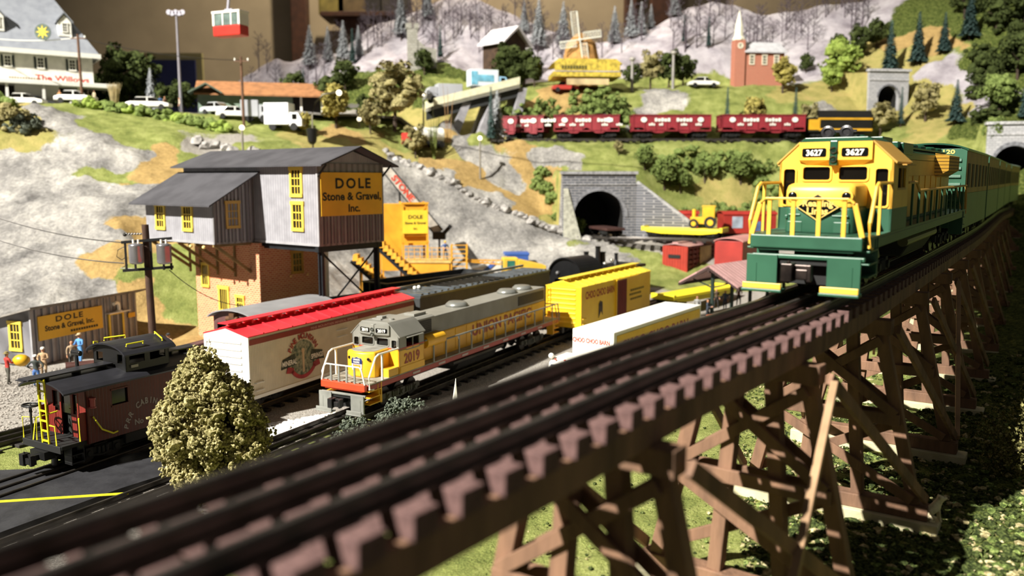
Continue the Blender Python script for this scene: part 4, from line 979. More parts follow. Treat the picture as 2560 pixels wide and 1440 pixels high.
# ---------------------------------------------------------------- box cars
def boxcar(name,label,loc,yaw,L,body,roof,door=None,ze=3.95,zb=.72,w=1.5,end=None,rib=None,runboard=None,band=None,doors=(5.5,7.3),walkw=.35,group=None):
    r=thing(name,label,'box car',loc,yaw,group)
    b=MB(); b.box(.05,L-.05,-w,w,zb,ze-.02); b.build('body_shell',body,r,bevel=.02)
    b=MB(); b.box(0,.08,-w-.02,w+.02,zb-.02,ze-.02); b.prism([(-w,ze-.04),(w,ze-.04),(0,ze+.36)],'x',0,.08)
    for k in range(8):
        z=zb+.35+k*.36
        if z<ze-.1: b.prism([(-.05,z-.06),(0,z-.1),(0,z+.1),(-.05,z+.03)],'y',-w+.45,w-.2)
    e=b.build('end_panel',end or body,r,bevel=.02)
    b=MB()
    for y in (w-.12,w-.4): b.box(-.12,-.08,y-.02,y+.02,zb+.1,ze-.15)
    for k in range(7): b.box(-.12,-.08,w-.4,w-.12,zb+.3+k*.42,zb+.34+k*.42)
    b.build('end_ladder',end or body,r)
    b=MB(); n=int(L/1.05)
    b.prism([(-w-.04,ze),(0,ze+.4),(w+.04,ze),(w+.04,ze-.06),(0,ze+.33),(-w-.04,ze-.06)],'x',-.02,L+.02)
    for k in range(1,n):
        x=k*L/n; b.prism([(-w-.04,ze+.01),(0,ze+.41),(w+.04,ze+.01),(w+.04,ze+.05),(0,ze+.46),(-w-.04,ze+.05)],'x',x-.05,x+.05)
    b.build('roof',roof,r)
    b=MB(); b.box(-.15,L+.15,-walkw,walkw,ze+.56,ze+.61)
    for k in range(n): x=(k+.5)*L/n; b.box(x-.06,x+.06,-.3,.3,ze+.36,ze+.56); 
    b.build('running_board',runboard or roof,r)
    if door:
        for sy in (-1,1):
            y=sy*w; d0,d1=doors
            b=MB(); b.box(d0,d1,min(y,y+sy*.07),max(y,y+sy*.07),zb+.05,ze-.12)
            for k in range(6): x=d0+.15+k*(d1-d0-.3)/5; b.box(x-.03,x+.03,min(y+sy*.07,y+sy*.11),max(y+sy*.07,y+sy*.11),zb+.15,ze-.25)
            b.build('door',door,r,bevel=.01)
            b=MB(); b.box(d0-.15,d1+2.4,min(y,y+sy*.14),max(y,y+sy*.14),ze-.14,ze-.04); b.box(d0-.15,d1+2.2,min(y,y+sy*.12),max(y,y+sy*.12),zb-.02,zb+.06); b.box(d0-.16,d0-.02,min(y,y+sy*.12),max(y,y+sy*.12),zb,ze-.1); b.build('door_rail',body,r)
    b=MB(); b.box(.2,L-.2,-.3,.3,.45,.72); b.build('center_sill',mBlackM,r)
    truck(r,2.1,2,1.35); truck(r,L-2.1,2,1.35); coupler(r,.3,-.5,mBlack,z=.6); coupler(r,L-.3,L+.5,mBlack,z=.6)
    return r
mBCw=mat('boxcar_white','#f4f0e6',.45,0,.03,30); mBCside=stripes('boxcar_ribbed_side','#e6dcc6','#cfc3aa',0,.12,.55,rough=.5,bump=.5); mBCred=mat('boxcar_roof_red','#e8323c',.42,0,.08,30)
BX=boxcar('box_car','white ribbed box car with bright red roof and a round mineral springs emblem',(-14.75,42.15,.42),1.12,15.6,mBCside,mBCred,end=mBCw,runboard=mBCred)
b=MB(); b.box(.08,15.5,-1.55,-1.49,3.48,3.76); bd=b.build('name_band',mat('band_dark_red','#8a1f20',.45,0,.08),BX)
b=MB(); b.text('PINE MOUNTAIN MINERAL SPRINGS',(7.0,-1.55,3.54),(1,0,0),(0,0,1),.20,stretch=1.35); b.build('band_lettering',mat('band_letter','#c98d86',.5,0,.05),bd)
b=MB(); b.box(.08,15.5,-1.56,-1.49,.62,.80); b.build('side_sill',mBCw,BX)
# emblem: built from flat pieces lying on the car side
cx,cz=4.15,2.08
def disc(b,rad,y,x0=cx,z0=cz,n=40,sx=1,sz=1): b.add([(x0+rad*sx*math.cos(2*PI*i/n),y,z0+rad*sz*math.sin(2*PI*i/n)) for i in range(n)],[tuple(range(n))])
em=MB(); disc(em,1.0,-1.525); EM=em.build('emblem_forest',mat('emblem_green','#9b9c84',.6,0,.5,330,'#2f4a3e'),BX)
b=MB(); b.box(cx-.08,cx+.08,-1.545,-1.52,cz-.8,cz+.4); disc(b,.14,-1.53,cx,cz+.4); b.build('emblem_fountain',mat('emblem_tan','#cdb393',.6,0,.1),EM)
b=MB(); b.arctext('PINE MOUNTAIN',(cx,-1.53,cz),(1,0,0),(0,0,1),.42,1.08,R(-62),R(62),stretch=1.0); b.build('emblem_lettering',mat('emblem_red','#9c2a22',.5,0,.05),EM)
b=MB()
for sx in (-1,1): b.prism([(cx+sx*.6,cz-.26),(cx+sx*1.8,cz-.36),(cx+sx*1.65,cz+.16),(cx+sx*.7,cz+.36)],'y',-1.54,-1.525)
isl(b,'emblem_side_panel',mat('emblem_dark','#3d473a',.6,0,.4,200),EM)
b=MB(); b.text('MINERAL',(cx-1.15,-1.545,cz-.2),(1,0,.0),(0,0,1),.38,stretch=.76); b.text('SPRINGS',(cx+1.15,-1.545,cz-.2),(1,0,0),(0,0,1),.38,stretch=.72); b.build('panel_lettering',mBCw,EM)
b=MB()
pts=[(cx+1.22*math.sin(a),cz+1.16*-math.cos(a)) for a in np.linspace(R(-58),R(58),20)]; pin=[(cx+1.0*math.sin(a),cz+.95*-math.cos(a)) for a in np.linspace(R(58),R(-58),20)]
for i in range(19): b.prism([pts[i],pts[i+1],pin[18-i],pin[19-i]],'y',-1.55,-1.53)
for sx in (-1,1): b.prism([(cx+sx*.85,cz-.72),(cx+sx*1.42,cz-.62),(cx+sx*1.3,cz-.3),(cx+sx*.8,cz-.42)],'y',-1.55,-1.53)
b.build('emblem_ribbon',mat('ribbon_red','#b6343a',.5,0,.2,100),EM)
b=MB()
for z in (1.05,1.45): b.tube([(.35,-1.5,z),(.38,-1.6,z),(.95,-1.6,z),(.98,-1.5,z)],.03)
for z in (2.7,3.1): b.tube([(7.2,-1.5,z),(7.2,-1.6,z),(8.1,-1.6,z),(8.1,-1.5,z)],.03)
isl(b,'grab_iron',mBCw,BX)
mCC=mat('choo_yellow','#f4c92c',.42,0,.08,20,'#e7b722'); mCCd=mat('choo_door_brown','#7b2b22',.5,0,.1)
YB=boxcar('box_car','yellow box car with dark red sliding door coupled behind the yellow and gray locomotive',(3.9,62.5,.42),1.02,13.6,mCC,mat('choo_roof','#fadc42',.42,0,.08,20),door=mCCd,doors=(6.3,8.3),ze=3.85)
b=MB(); b.text('CHOO CHOO BARN',(3.35,-1.5,2.86),(1,0,0),(0,0,1),.78,stretch=.72); b.build('side_lettering',mat('choo_red','#a8321f',.5,0,.1),YB)
b=MB(); b.text('TRAINTOWN USA',(10.6,-1.5,2.25),(1,0,0),(0,0,1),.4,stretch=.7)
b.v=[];b.f=[];b.m=[]
b.prism([(3.0,1.1),(3.35,1.5),(3.5,1.6),(3.75,1.25),(3.7,2.3),(3.3,2.45),(3.05,2.2)],'y',-1.53,-1.51); b.build('rooster_mark',mat('mark_dark','#4a3a2e',.6,0,.4,200),YB)
b=MB()
for z,x0,x1 in ((2.5,9.2,11.8),(2.15,9.0,11.4),(1.75,9.2,11.6)):
    x=x0
    while x<x1: b.box(x,x+.32,-1.525,-1.51,z,z+.16); x+=.42
b.build('data_marks',mat('mark_olive','#7d6a1e',.6,0,.2),YB)
for z in (1.0,1.4):
    MB().tube([(.15,-1.5,z),(.15,-1.6,z),(.7,-1.6,z),(.7,-1.5,z)],.035).build('grab_iron',mCC,YB)

# green and tan cars behind the green locomotive
mCarG=stripes('car_green_ribs','#2c5a44','#27503b',2,.36,.55); mCarT=mat('car_tan','#a87c3c',.5,0,.15,40)
def ribcar(loc,yaw,L,label,first):
    r=thing('box_car',label,'box car',loc,yaw)
    w=1.5; MB().box(0,L,-w,w,.75,2.35).build('body_lower',mGrn,r,bevel=.02); MB().box(0,L,-w,w,2.35,4.35).build('body_upper',mCarT,r,bevel=.02)
    b=MB(); b.box(-.06,0,-w,w,.75,4.35); 
    for k in range(8): z=1.3+k*.36; b.prism([(-.14,z-.05),(-.06,z-.1),(-.06,z+.1),(-.12,z+.06)],'y',-w+.2,w-.15)
    b.box(-.1,-.05,.2,1.1,1.4,2.3)
    e=b.build('end_wall',mGrn,r,bevel=.01)
    b=MB(); arcroof(b,-.1,L+.1,1.56,4.32,4.62); b.build('roof',mGrnRoof,r)
    if first:
        b=MB(); b.text('19120',(-.06,-.55,4.12),(0,-1,0),(0,0,1),.26,stretch=1.4,lift=.02); b.build('car_number',mat('gold_paint','#e6c26a',.4),e)
    b=MB()
    for k in range(6): x=1.2+k*(L-2.4)/5; b.box(x-.45,x+.45,-w-.03,-w,2.6,3.7)
    isl(b,'side_panel',mat('panel_dark','#4a3a22',.6,0,.2),r)
    truck(r,2,2,1.35); truck(r,L-2,2,1.35)
gp=at_len(7.5,21.27,110,1.0)
for k,s in enumerate((21.3,34.4,47.5,60.6,73.7)):
    x,y,a=gp[int(s)]; x2,y2,_=gp[min(int(s)+12,len(gp)-1)]
    ribcar((x,y,9.32),math.atan2(y2-y,x2-x),12.2,['green and tan car right behind the green locomotive on the trestle','second green and tan car behind the green locomotive','third green and tan car of the trestle train','fourth green and tan car behind the green locomotive','farthest green and tan car of the trestle train'][k],k==0)

# ---------------------------------------------------------------- hoppers and the other yard cars
def hopper(label,loc,yaw,L,m,w=1.5,zt=3.5,load=None,ribs=9,group=None,cat='hopper car',letter=None,name='hopper_car',inside=None):
    r=thing(name,label,cat,loc,yaw,group); t=.07
    b=MB(); b.box(0,L,w-t,w,1.5,zt); b.box(0,L,-w,-w+t,1.5,zt)
    for sy in (-1,1):   # W-shaped lower sides
        y0=sy*w
        b.prism([(1.2,1.5),(L/2-.1,1.5),(L/2-1.3,.75),(L/2-2.2,.75)],'y',min(y0,y0-sy*t),max(y0,y0-sy*t)); b.prism([(L/2+.1,1.5),(L-1.2,1.5),(L/2+2.2,.75),(L/2+1.3,.75)],'y',min(y0,y0-sy*t),max(y0,y0-sy*t))
    b.build('side_wall',m,r)
    b=MB(); b.add([(0,-w,zt),(0,w,zt),(2.2,w,1.5),(2.2,-w,1.5),(.08,-w,zt),(.08,w,zt),(2.28,w,1.5),(2.28,-w,1.5)],[(3,2,1,0),(4,5,6,7),(0,1,5,4),(2,3,7,6)])
    b.add([(L,-w,zt),(L,w,zt),(L-2.2,w,1.5),(L-2.2,-w,1.5),(L-.08,-w,zt),(L-.08,w,zt),(L-2.28,w,1.5),(L-2.28,-w,1.5)],[(0,1,2,3),(7,6,5,4),(4,5,1,0),(6,7,3,2)])
    b.box(0,L,-w+t,w-t,1.45,1.55)
    b.build('slope_sheet',inside or m,r)
    b=MB()
    for i in range(ribs):
        x=.1+i*(L-.2)/(ribs-1)
        for sy in (-1,1): y=sy*w; b.box(x-.06,x+.06,min(y,y+sy*.1),max(y,y+sy*.1),1.0,zt)
    isl(b,'side_post',m,r)
    b=MB(); b.box(-.05,L+.05,w-.05,w+.12,zt,zt+.1); b.box(-.05,L+.05,-w-.12,-w+.05,zt,zt+.1); b.box(-.05,.1,-w,w,zt,zt+.1); b.box(L-.1,L+.05,-w,w,zt,zt+.1); b.box(0,L,-w,w,1.0,1.15) ; b.build('top_rim',m,r)
    b=MB()
    for x in (.05,L-.05):
        for y in (-w+.05,-w*.45,0,w*.45,w-.05): b.box(x-.05,x+.05,y-.05,y+.05,1.0,zt)
    isl(b,'end_post',m,r)
    if load:
        b=MB(); n0=0
        for k in range(26): b.ball((.8+random.random()*(L-1.6),(random.random()-.5)*2.1,zt-.25+random.random()*.15),.45+random.random()*.2,1,(1.4,1,.6),.3,2)
        b.build('coal_load',load,r)
    if letter: letter(r,L,w,zt)
    truck(r,1.6,2,1.35); truck(r,L-1.6,2,1.35)
    return r
mHopB=mat('hopper_black','#2e3134',.45,.1,.25,60,'#1a1b1d')
hopper('empty dark gray hopper car with a gravel heap, under the gray gravel works',(-15.7,54.9,.42),.84,12.5,mHopB,zt=3.3)
b=MB(); b.ball((-9.8,60.6,2.4),1.0,2,(1,1,.9),.3,1.5); tag(b.build('gravel_heap',mat('gravel_white','#e9e5da',.9,0,.2,200),bevel=0),'small heap of pale gravel lying in the dark hopper car','gravel heap')
hopper('second dark gray hopper car, in front of the yellow platform',(-11.4,68.6,.42),.88,12.5,mHopB,zt=3.3)
# long ribbed-roof dark car behind the white box car
def ribroof():
    L=19.5; r=thing('covered_car','dark gray car with a ribbed flat roof behind the white and red box car','freight car',(-7.6,57.4,.42),1.05)
    MB().box(0,L,-1.45,1.45,.8,3.75).build('body_shell',mGrayD,r,bevel=.03)
    b=MB(); b.box(0,L,-1.5,1.5,3.75,3.9)
    for k in range(24): x=.5+k*(L-1)/23; b.box(x-.13,x+.13,-1.3,1.15,3.9,4.0)
    b.build('roof',mat('roof_steel','#6a7278',.3,.5,.2,60),r)
    b=MB(); b.box(-.2,L+.3,1.38,1.6,4.0,4.18); b.build('roof_rail',mat('rail_gray','#97968f',.4,.2,.1),r)
    b=MB()
    for x in (2.2,2.7): b.ball((x,.6,4.1),.14)
    b.build('roof_light',mWhite,r)
    truck(r,2.2,2,1.35); truck(r,L-2.2,2,1.35)
ribroof()
# brown crane car with arched gray roof
def crane():
    m=mat('crane_brown','#6d4c4a',.45,0,.15,40); mr=mat('crane_roof_gray','#8f8f90',.5,0,.1,30)
    r=thing('crane_car','brown railroad crane car with arched gray roof and long lowered boom','crane car',(-19.6,44.0,.42),1.09)
    b=MB(); b.box(-1.0,13.5,-1.35,1.35,.9,1.2); b.build('car_frame',m,r)
    x0,x1,w=6.2,13.2,1.75
    b=MB(); openwall(b,x0,-w,w,1.3,3.6,[(.55,1.45,2.2,3.2),(-.35,.25,1.4,3.5),(-1.35,-.8,2.4,3.1)]); b.box(x0,x1,w-.06,w,1.3,3.6); b.box(x0,x1,-w,-w+.06,1.3,3.6); b.box(x1-.06,x1,-w,w,1.3,3.6); b.box(x0,x1,-w,w,1.2,1.3); b.prism([(-w,3.6),(w,3.6),(.9,3.98),(0,4.07),(-.9,3.98)],'x',x0,x0+.06); b.build('crane_house',m,r)
    b=MB(); b.box(x0+.3,x1-.2,-w+.2,w-.2,1.3,3.4); b.build('house_interior',mBlackM,r)
    b=MB(); arcroof(b,x0-.35,x1+.3,w+.18,3.62,4.12); b.build('roof',mr,r)
    b=MB(); b.bar((x0+.2,.05,3.35),(x0-1.0,.15,2.4),.42,.5); b.bar((x0-.8,.15,2.4),(-1.5,.45,2.05),.62,.40); b.bar((x0-.8,.55,2.45),(-1.5,.85,2.1),.12,.3); b.build('boom',m,r,bevel=.05)
    b=MB(); b.box(x0-.35,x0+.0,-.3,.1,3.3,3.9); b.cyl((x0-.2,-.5,3.55),(x0-.2,.4,3.55),.16,n=12); b.build('winch_block',mat('rusty_brown','#5e3d22',.7,.2,.3,100),r)
    b=MB(); b.cyl((x0-.9,-.35,3.0),(x0-.9,-.35,2.7),.16,n=14); b.build('boom_lamp',mat('lamp_chrome','#e4e4dc',.15,.9,.05),r)
    b=MB(); 
    for y in (-.55,-1.2): b.ball((x0-.05,y,3.0 if y>-1 else 2.9),.13,2)
    isl(b,'house_lamp',mat('brass_lamp','#e6c07a',.3,.4,.1),r,smooth=True)
    truck(r,1.5,2,1.35); truck(r,11.5,3,1.2)
crane()
# black tender and flat car that reach from the caboose to the white box car
def tender():
    r=thing('gondola_car','low black gondola car right behind the caboose','gondola car',(-21.2,40.8,.42),1.09)
    b=MB(); b.box(0,9.0,-1.3,1.3,.9,1.9); b.box(-.1,9.1,-1.4,1.4,1.9,2.0); b.box(-.1,9.1,-.5,.4,2.0,2.1); b.build('body_shell',mBlack,r,bevel=.03); truck(r,1.6,2,1.2); truck(r,7.4,2,1.2)
# black steam locomotive far side of the yard
def steamer():
    r=thing('steam_locomotive','black steam locomotive with half-round cab roof beyond the yellow box car','locomotive',(5.1,78.5,.42),.86)
    m=mat('steam_black','#1b1c1e',.35,.2,.15,40)
    b=MB(); openwall(b,0,-1.9,1.9,1.2,2.7,[(-.45,.35,1.4,2.6),(.7,1.3,1.6,2.4)]); 
    ring=[(1.95*math.sin(a),2.7+1.75*math.cos(a)) for a in np.linspace(R(-90),R(90),19)]; b.prism(ring,'x',0,.08); b.build('cab_end',m,r)
    b=MB(); ro=[(2.0*math.sin(a),2.7+1.85*math.cos(a)) for a in np.linspace(R(-90),R(90),19)]; ri=[(1.9*math.sin(a),2.7+1.72*math.cos(a)) for a in np.linspace(R(90),R(-90),19)]
    for i in range(18): b.prism([ro[i],ro[i+1],ri[17-i],ri[18-i]],'x',-.25,3.4)
    b.build('cab_roof',m,r,smooth=False)
    b=MB(); b.box(0,3.2,1.84,1.9,1.2,2.7); b.box(0,3.2,-1.9,-1.84,1.2,2.7); b.box(0,11.4,-1.4,1.4,.9,1.2); b.box(3.3,11,-1.5,1.5,1.2,2.9); b.build('cab_side',m,r)
    b=MB(); b.box(3.3,11.6,-1.7,1.7,2.9,3.2); b.build('tank_top',m,r,bevel=.05)
    for x,h,rr in ((4.0,4.8,.26),(6.0,5.2,.28),(6.8,4.6,.33),(9.3,4.3,.2)):
        b=MB(); b.lathe((x,.5,3.2),[(rr*1.6,0),(rr,.4),(rr*.9,h-3.4),(rr*1.1,h-3.2)],14); b.build('stack',m,r)
    b=MB(); b.ball((6.3,-.2,3.5),.26,2,(1,1,.7)); b.ball((7.0,-.5,3.8),.2,2); b.build('steam_dome',mat('chrome_white','#eceade',.15,.8,.05),r,smooth=True)
    b=MB(); b.ball((-.1,.9,3.0),.2,2); b.cyl((-.15,-.1,1.4),(-.15,-.1,2.4),.16,n=10); b.build('boiler_fitting',mat('fitting_gray','#6a6a6a',.4,.3,.1),r)
    truck(r,3,3,1.4,.6); truck(r,8.2,3,1.4,.6)
steamer()
# truck and trailer
def semi():
    r=thing('semi_truck','white semi truck with yellow sided trailer parked behind the elevated track','truck',(4.5,45.6,0),.97)
    L,w=12.6,1.32
    MB().box(0,L,-w,w,1.05,3.95).build('trailer_box',mWhite,r,bevel=.06)
    b=MB(); b.box(.35,L-.3,-w-.03,-w,1.35,3.72); pn=b.build('side_panel',mCC,r)
    b=MB(); b.text('CHOO CHOO BARN',(5.6,-w-.03,2.62),(1,0,0),(0,0,1),1.02,stretch=1.0); b.build('side_lettering',mat('choo_red','#a8321f',.5),pn)
    b=MB(); b.text('CHOO CHOO BARN',(-.0,.1,3.22),(0,-1,0),(0,0,1),.36,stretch=.70,lift=.02); b.build('front_lettering',mat('front_red','#d9564a',.5,0,.05),r)
    b=MB(); b.box(.3,L,-1.0,1.0,.85,1.05); b.build('trailer_frame',mGrayD,r)
    # tractor
    x1=-.9
    b=MB(); b.prism([(-3.0,.5),(-3.0,1.35),(-4.1,1.25),(-4.3,.5)],'y',-1.0,1.0); b.prism([(x1,.55),(x1,2.75),(-2.3,2.72),(-2.75,2.55),(-3.15,1.4),(-3.2,.5)],'y',-1.15,1.15); b.build('tractor_cab',mWhite,r,bevel=.05)
    b=MB(); b.add([(-2.83,-.98,2.42),(-2.83,.98,2.42),(-3.17,.98,1.5),(-3.17,-.98,1.5),(-2.79,-.98,2.42),(-2.79,.98,2.42),(-3.13,.98,1.5),(-3.13,-.98,1.5)],[(3,2,1,0),(4,5,6,7),(0,1,5,4),(1,2,6,5),(2,3,7,6),(3,0,4,7)]); b.build('windshield',mat('wind_glass','#5a6478',.08,0,.2,30),r)
    b=MB()
    for y in (-.8,-.2,0,.2,.8): b.box(-2.72,-2.6,y-.04,y+.04,2.66,2.73)
    isl(b,'roof_marker',mat('front_red','#d9564a',.5),r)
    MB().ball((-2.6,1.1,2.85),.16).build('cab_horn',mWhite,r)
    for x,n in ((-3.6,1),(0.2,1),(1.3,1),(10.2,1),(11.3,1)):
        for sy in (-1,1):
            b=MB(); b.cyl((x,sy*.8,.5),(x,sy*1.2,.5),.5,n=20); b.build('wheel',mBlackM,r,bevel=.03)
semi()
# ================================================================ BUILDINGS
mSid=stripes('gray_board_siding','#9c9ba0','#828187',1,.26,.84,rough=.7,bump=.5); mSidX=stripes('gray_board_siding_side','#8c8a8a','#6d6a69',0,.52,.62,rough=.7,bump=.9)
mSidG=mat('gray_trim','#a3a2a5',.7,0,.1,60); mRoofD=mat('slate_gray_roof','#48474b',.85,0,.22,30,'#3a393d',.15,300); mWinY=mat('window_yellow','#eed050',.5,0,.06,40); mPane=mat('pane_dark','#2e2c22',.2,0,.2,100)
mBrick=brickmat('red_brick_near','#bd6444','#cf8459','#d6b08a',bw=.36,bh=.15,ms=.028); mSignY=mat('sign_yellow','#eebb30',.55,0,.08,20); mInk=mat('sign_black','#17140f',.6,0,.05)
mWoodT=mat('timber_olive','#8e7648',.8,0,.2,60)
def window(root,o,rt,w,h,cols=3,rows=3,fr=None,shut=None,name='window'):
    """framed window standing on a wall: o = centre, rt = horizontal direction, outward normal = rt x up"""
    rt=Vector(rt).normalized(); up=Vector((0,0,1)); n=rt.cross(up); o=Vector(o)
    def bx(b,u0,u1,v0,v1,d0,d1):
        vs=[o+rt*u+up*v+n*d for d in (d0,d1) for u,v in ((u0,v0),(u1,v0),(u1,v1),(u0,v1))]
        b.add(vs,[(3,2,1,0),(4,5,6,7),(0,1,5,4),(1,2,6,5),(2,3,7,6),(3,0,4,7)])
    b=MB(); t=w*.16
    bx(b,-w/2,-w/2+t,-h/2,h/2,0,.09); bx(b,w/2-t,w/2,-h/2,h/2,0,.09); bx(b,-w/2,w/2,-h/2,-h/2+t*1.1,0,.12); bx(b,-w/2-.05,w/2+.05,h/2-t,h/2+.03,0,.12)
    iw=w-2*t; ih=h-2*t
    for i in range(1,cols): x=-iw/2+i*iw/cols; bx(b,x-.025,x+.025,-ih/2,ih/2,.02,.06)
    for i in range(1,rows): y=-ih/2+i*ih/rows; bx(b,-iw/2,iw/2,y-.035,y+.035,.02,.06)
    f=b.build(name,fr or mWinY,root)
    b=MB(); bx(b,-iw/2,iw/2,-ih/2,ih/2,.005,.02); b.build('pane',mPane,f)
    if shut:
        for sg in (-1,1):
            b=MB(); bx(b,sg*w*.5 if sg>0 else -w*.5-w*.32,w*.5+w*.32 if sg>0 else -w*.5,-h/2,h/2,0,.07); b.build('shutter',shut,f)
    return f
def works():
    r=thing('gravel_works_building','tall gray gravel works on a red brick base with black steel legs','building',(-12.8,55.2,0),.925)
    zb,ze,zr,w,l2=7.9,13.35,14.42,5.85,15.6
    b=MB(); b.prism([(0,zb),(w,zb),(w,ze),(w/2,zr-.15),(0,ze)],'y',0,l2)
    up=b.build('upper_storey',mSid,r)
    b=MB()
    for i in range(20): x=.12+i*w/20; b.box(x,x+.14,-.09,0,zb+.05,zb+1.95)
    b.box(0,w,-.06,0,zb-.05,zb+.12); b.box(0,w,-.05,0,zb+1.9,ze); b.box(-.03,.1,-.08,.05,zb,ze); b.box(w-.1,w+.03,-.08,.05,zb,ze)
    b.build('end_wall_siding',mSidX,up)
    b=MB(); b.box(-.05,0,0,l2,zb-.05,zb+.12); b.box(-.06,.02,-.06,.1,zb,ze); b.build('corner_board',mSidG,r)
    # roof, two slabs with overhang
    b=MB(); o=.6; k=(zr-ze)/(w/2)
    def slab(b,pts,y0,y1): b.prism(pts,'y',y0,y1)
    slab(b,[(-o,ze-o*k+.1),(w/2,zr+.1),(w/2,zr),(-o,ze-o*k)],-1.1,l2+.8); slab(b,[(w/2,zr+.1),(w+o,ze-o*k+.1),(w+o,ze-o*k),(w/2,zr)],-1.1,l2+.8)
    b.build('main_roof',mRoofD,r)
    b=MB()
    for x0 in (0,w):
        b.bar((x0,-.9,ze-.1),(x0,0,ze-.9),.1,.1)
    isl(b,'roof_bracket',mInk,r)
    # lean-to
    pr=3.23; l1=7.0; zl=10.95; zt=12.75
    b=MB(); b.prism([(-pr,zb),(0,zb),(0,zt),(-pr,zl)],'y',l1,l2); le=b.build('lean_to',mSid,r)
    b=MB()
    for i in range(11): x=-pr+.25+i*.29; hz_=zl+(x+pr)*(zt-zl)/pr; b.box(x,x+.13,l1-.08,l1,zb+.05,hz_-.1)
    b.box(-pr,0,l1-.05,l1,zb-.05,zb+.1); b.box(-pr-.05,-pr+.1,l1-.08,l1+.05,zb,zl); b.build('lean_to_siding',mSidX,le)
    b=MB(); b.box(-pr-.05,-pr,l1,l2,zb-.05,zb+.12); b.build('lean_to_trim',mSidG,le)
    k2=(zt-zl)/pr; b=MB(); b.prism([(-pr-.9,zl-.9*k2+.1),(0,zt+.1),(0,zt),(-pr-.9,zl-.9*k2)],'y',l1-.9,l2+.7); b.build('lean_to_roof',mRoofD,r)
    # windows
    for l,z in ((2.15,12.1),(2.1,9.8)): window(r,(-.0,l,z),(0,-1,0),1.3,2.0)
    for l in (10.1,13.6): window(r,(-pr,l,9.6),(0,-1,0),1.3,1.9)
    window(r,(-pr+1.45,l1-.05,9.85),(1,0,0),1.15,1.9,fr=mat('window_yellow_shaded','#b9923c',.6,0,.1))  # yellow frame darkened: the shade on this wall is in its colour
    # sign
    b=MB(); b.box(.15,w-.15,-.14,-.08,zb+1.95,zb+4.85); s=b.build('sign_board',mSignY,r)
    b=MB(); b.text('DOLE',(w/2+.1,-.14,zb+3.8),(1,0,0),(0,0,1),.95,space=1.2,stretch=1.15); b.text('Stone & Gravel,',(w/2,-.14,zb+3.0),(1,0,0),(0,0,1),.74,stretch=1.12); b.text('Inc.',(w/2+.1,-.14,zb+2.2),(1,0,0),(0,0,1),.72,stretch=1.1)
    b.build('sign_lettering',mInk,s)
    # brick base
    b0,b1=6.3,14.6
    b=MB(); b.box(0,w,b0,b1,-.1,zb-.05); br=b.build('brick_base',mBrick,r)
    b=MB(); b.prism([(b0-.1,-.1),(b0-.1,zb-.1),(b0+.75,zb-.1),(b0+1.2,5.2),(b0+1.2,-.1)],'x',-.28,.0); b.build('corner_pier',mBrick,br)
    b=MB(); b.box(0.05,w+.05,b0-.12,b0,zb-.3,zb-.05); b.build('base_plate',mInk,br)
    window(r,(0,13.3,5.05),(0,-1,0),1.05,1.85,cols=3,rows=2); window(r,(0,9.0,2.9),(0,-1,0),1.05,1.85,cols=3,rows=4)
    window(r,(0,11.0,3.05),(0,-1,0),1.35,2.6,cols=4,rows=1,name='loading_door')
    b=MB(); b.box(-.03,.0,10.45,11.55,1.8,2.6); b.build('door_panel',mWinY,r)
    window(r,(3.1,b0,6.2),(1,0,0),1.1,1.7,fr=mat('window_yellow_shaded','#b9923c',.6,0,.1))  # frame colour again carries the shade of the wall
    b=MB()
    for x in (2.35,3.9): b.ball((x,b0-.2,5.25),.1)
    isl(b,'sill_lamp',mat('brass_lamp','#e6c07a',.3,.4,.1),r,smooth=True)
    # white downspout and plinth at the right end
    b=MB(); b.bar((w-.0,b0-.1,3.2),(w-.0,b0-.1,zb-.1),.22,.2); b.box(3.0,w,b0-.2,b0-.05,3.0,3.25); b.build('downspout',mWhite,r)
    # timber struts below the lean-to
    for l in (l1+.2,l1+2.4,l1+4.6,l1+6.8,l2-.4):
        b=MB(); b.bar((-pr+.15,l,zb-.15),(-.08,l,5.6),.16,.2); b.build('strut',mWoodT,r)
        b=MB(); b.bar((-pr,l,zb-.13),(0,l,zb-.13),.16,.2); b.box(-.12,0,l-.08,l+.08,5.2,zb-.1); b.build('joist',mWoodT,r)
    b=MB()
    for l in (l1+1.4,l1+3.0): b.ball((-pr+.05,l,zb-.3),.13)
    isl(b,'eave_lamp',mat('lamp_yellow','#f0d88a',.4,0,.05),r,smooth=True)
    # steel legs
    mk=mat('steel_black','#23262a',.5,.3,.15,60)
    for x,l in ((.35,.3),(5.45,.3)):
        b=MB(); b.box(x-.09,x+.09,l-.22,l+.22,0,zb-.05); b.box(x-.22,x+.22,l-.06,l+.06,0,zb-.05); b.box(x-.4,x+.4,l-.4,l+.4,-.05,.12); b.build('steel_leg',mk,r)
    b=MB(); b.box(0,w,.1,.45,zb-.45,zb-.08); b.box(.2,.5,.2,6.2,zb-.45,zb-.08); b.box(5.3,5.6,.2,6.2,zb-.45,zb-.08); b.build('steel_frame',mk,r)
    for p,q in (((.4,.3,zb-.5),(5.4,.3,3.2)),((5.4,.3,zb-.5),(.4,.3,3.2)),((.4,.3,zb-.4),(1.2,.3,zb-1.2)),((5.4,.3,zb-.4),(4.6,.3,zb-1.2))):
        MB().bar(p,q,.09,.09).build('steel_brace',mk,r)
works()
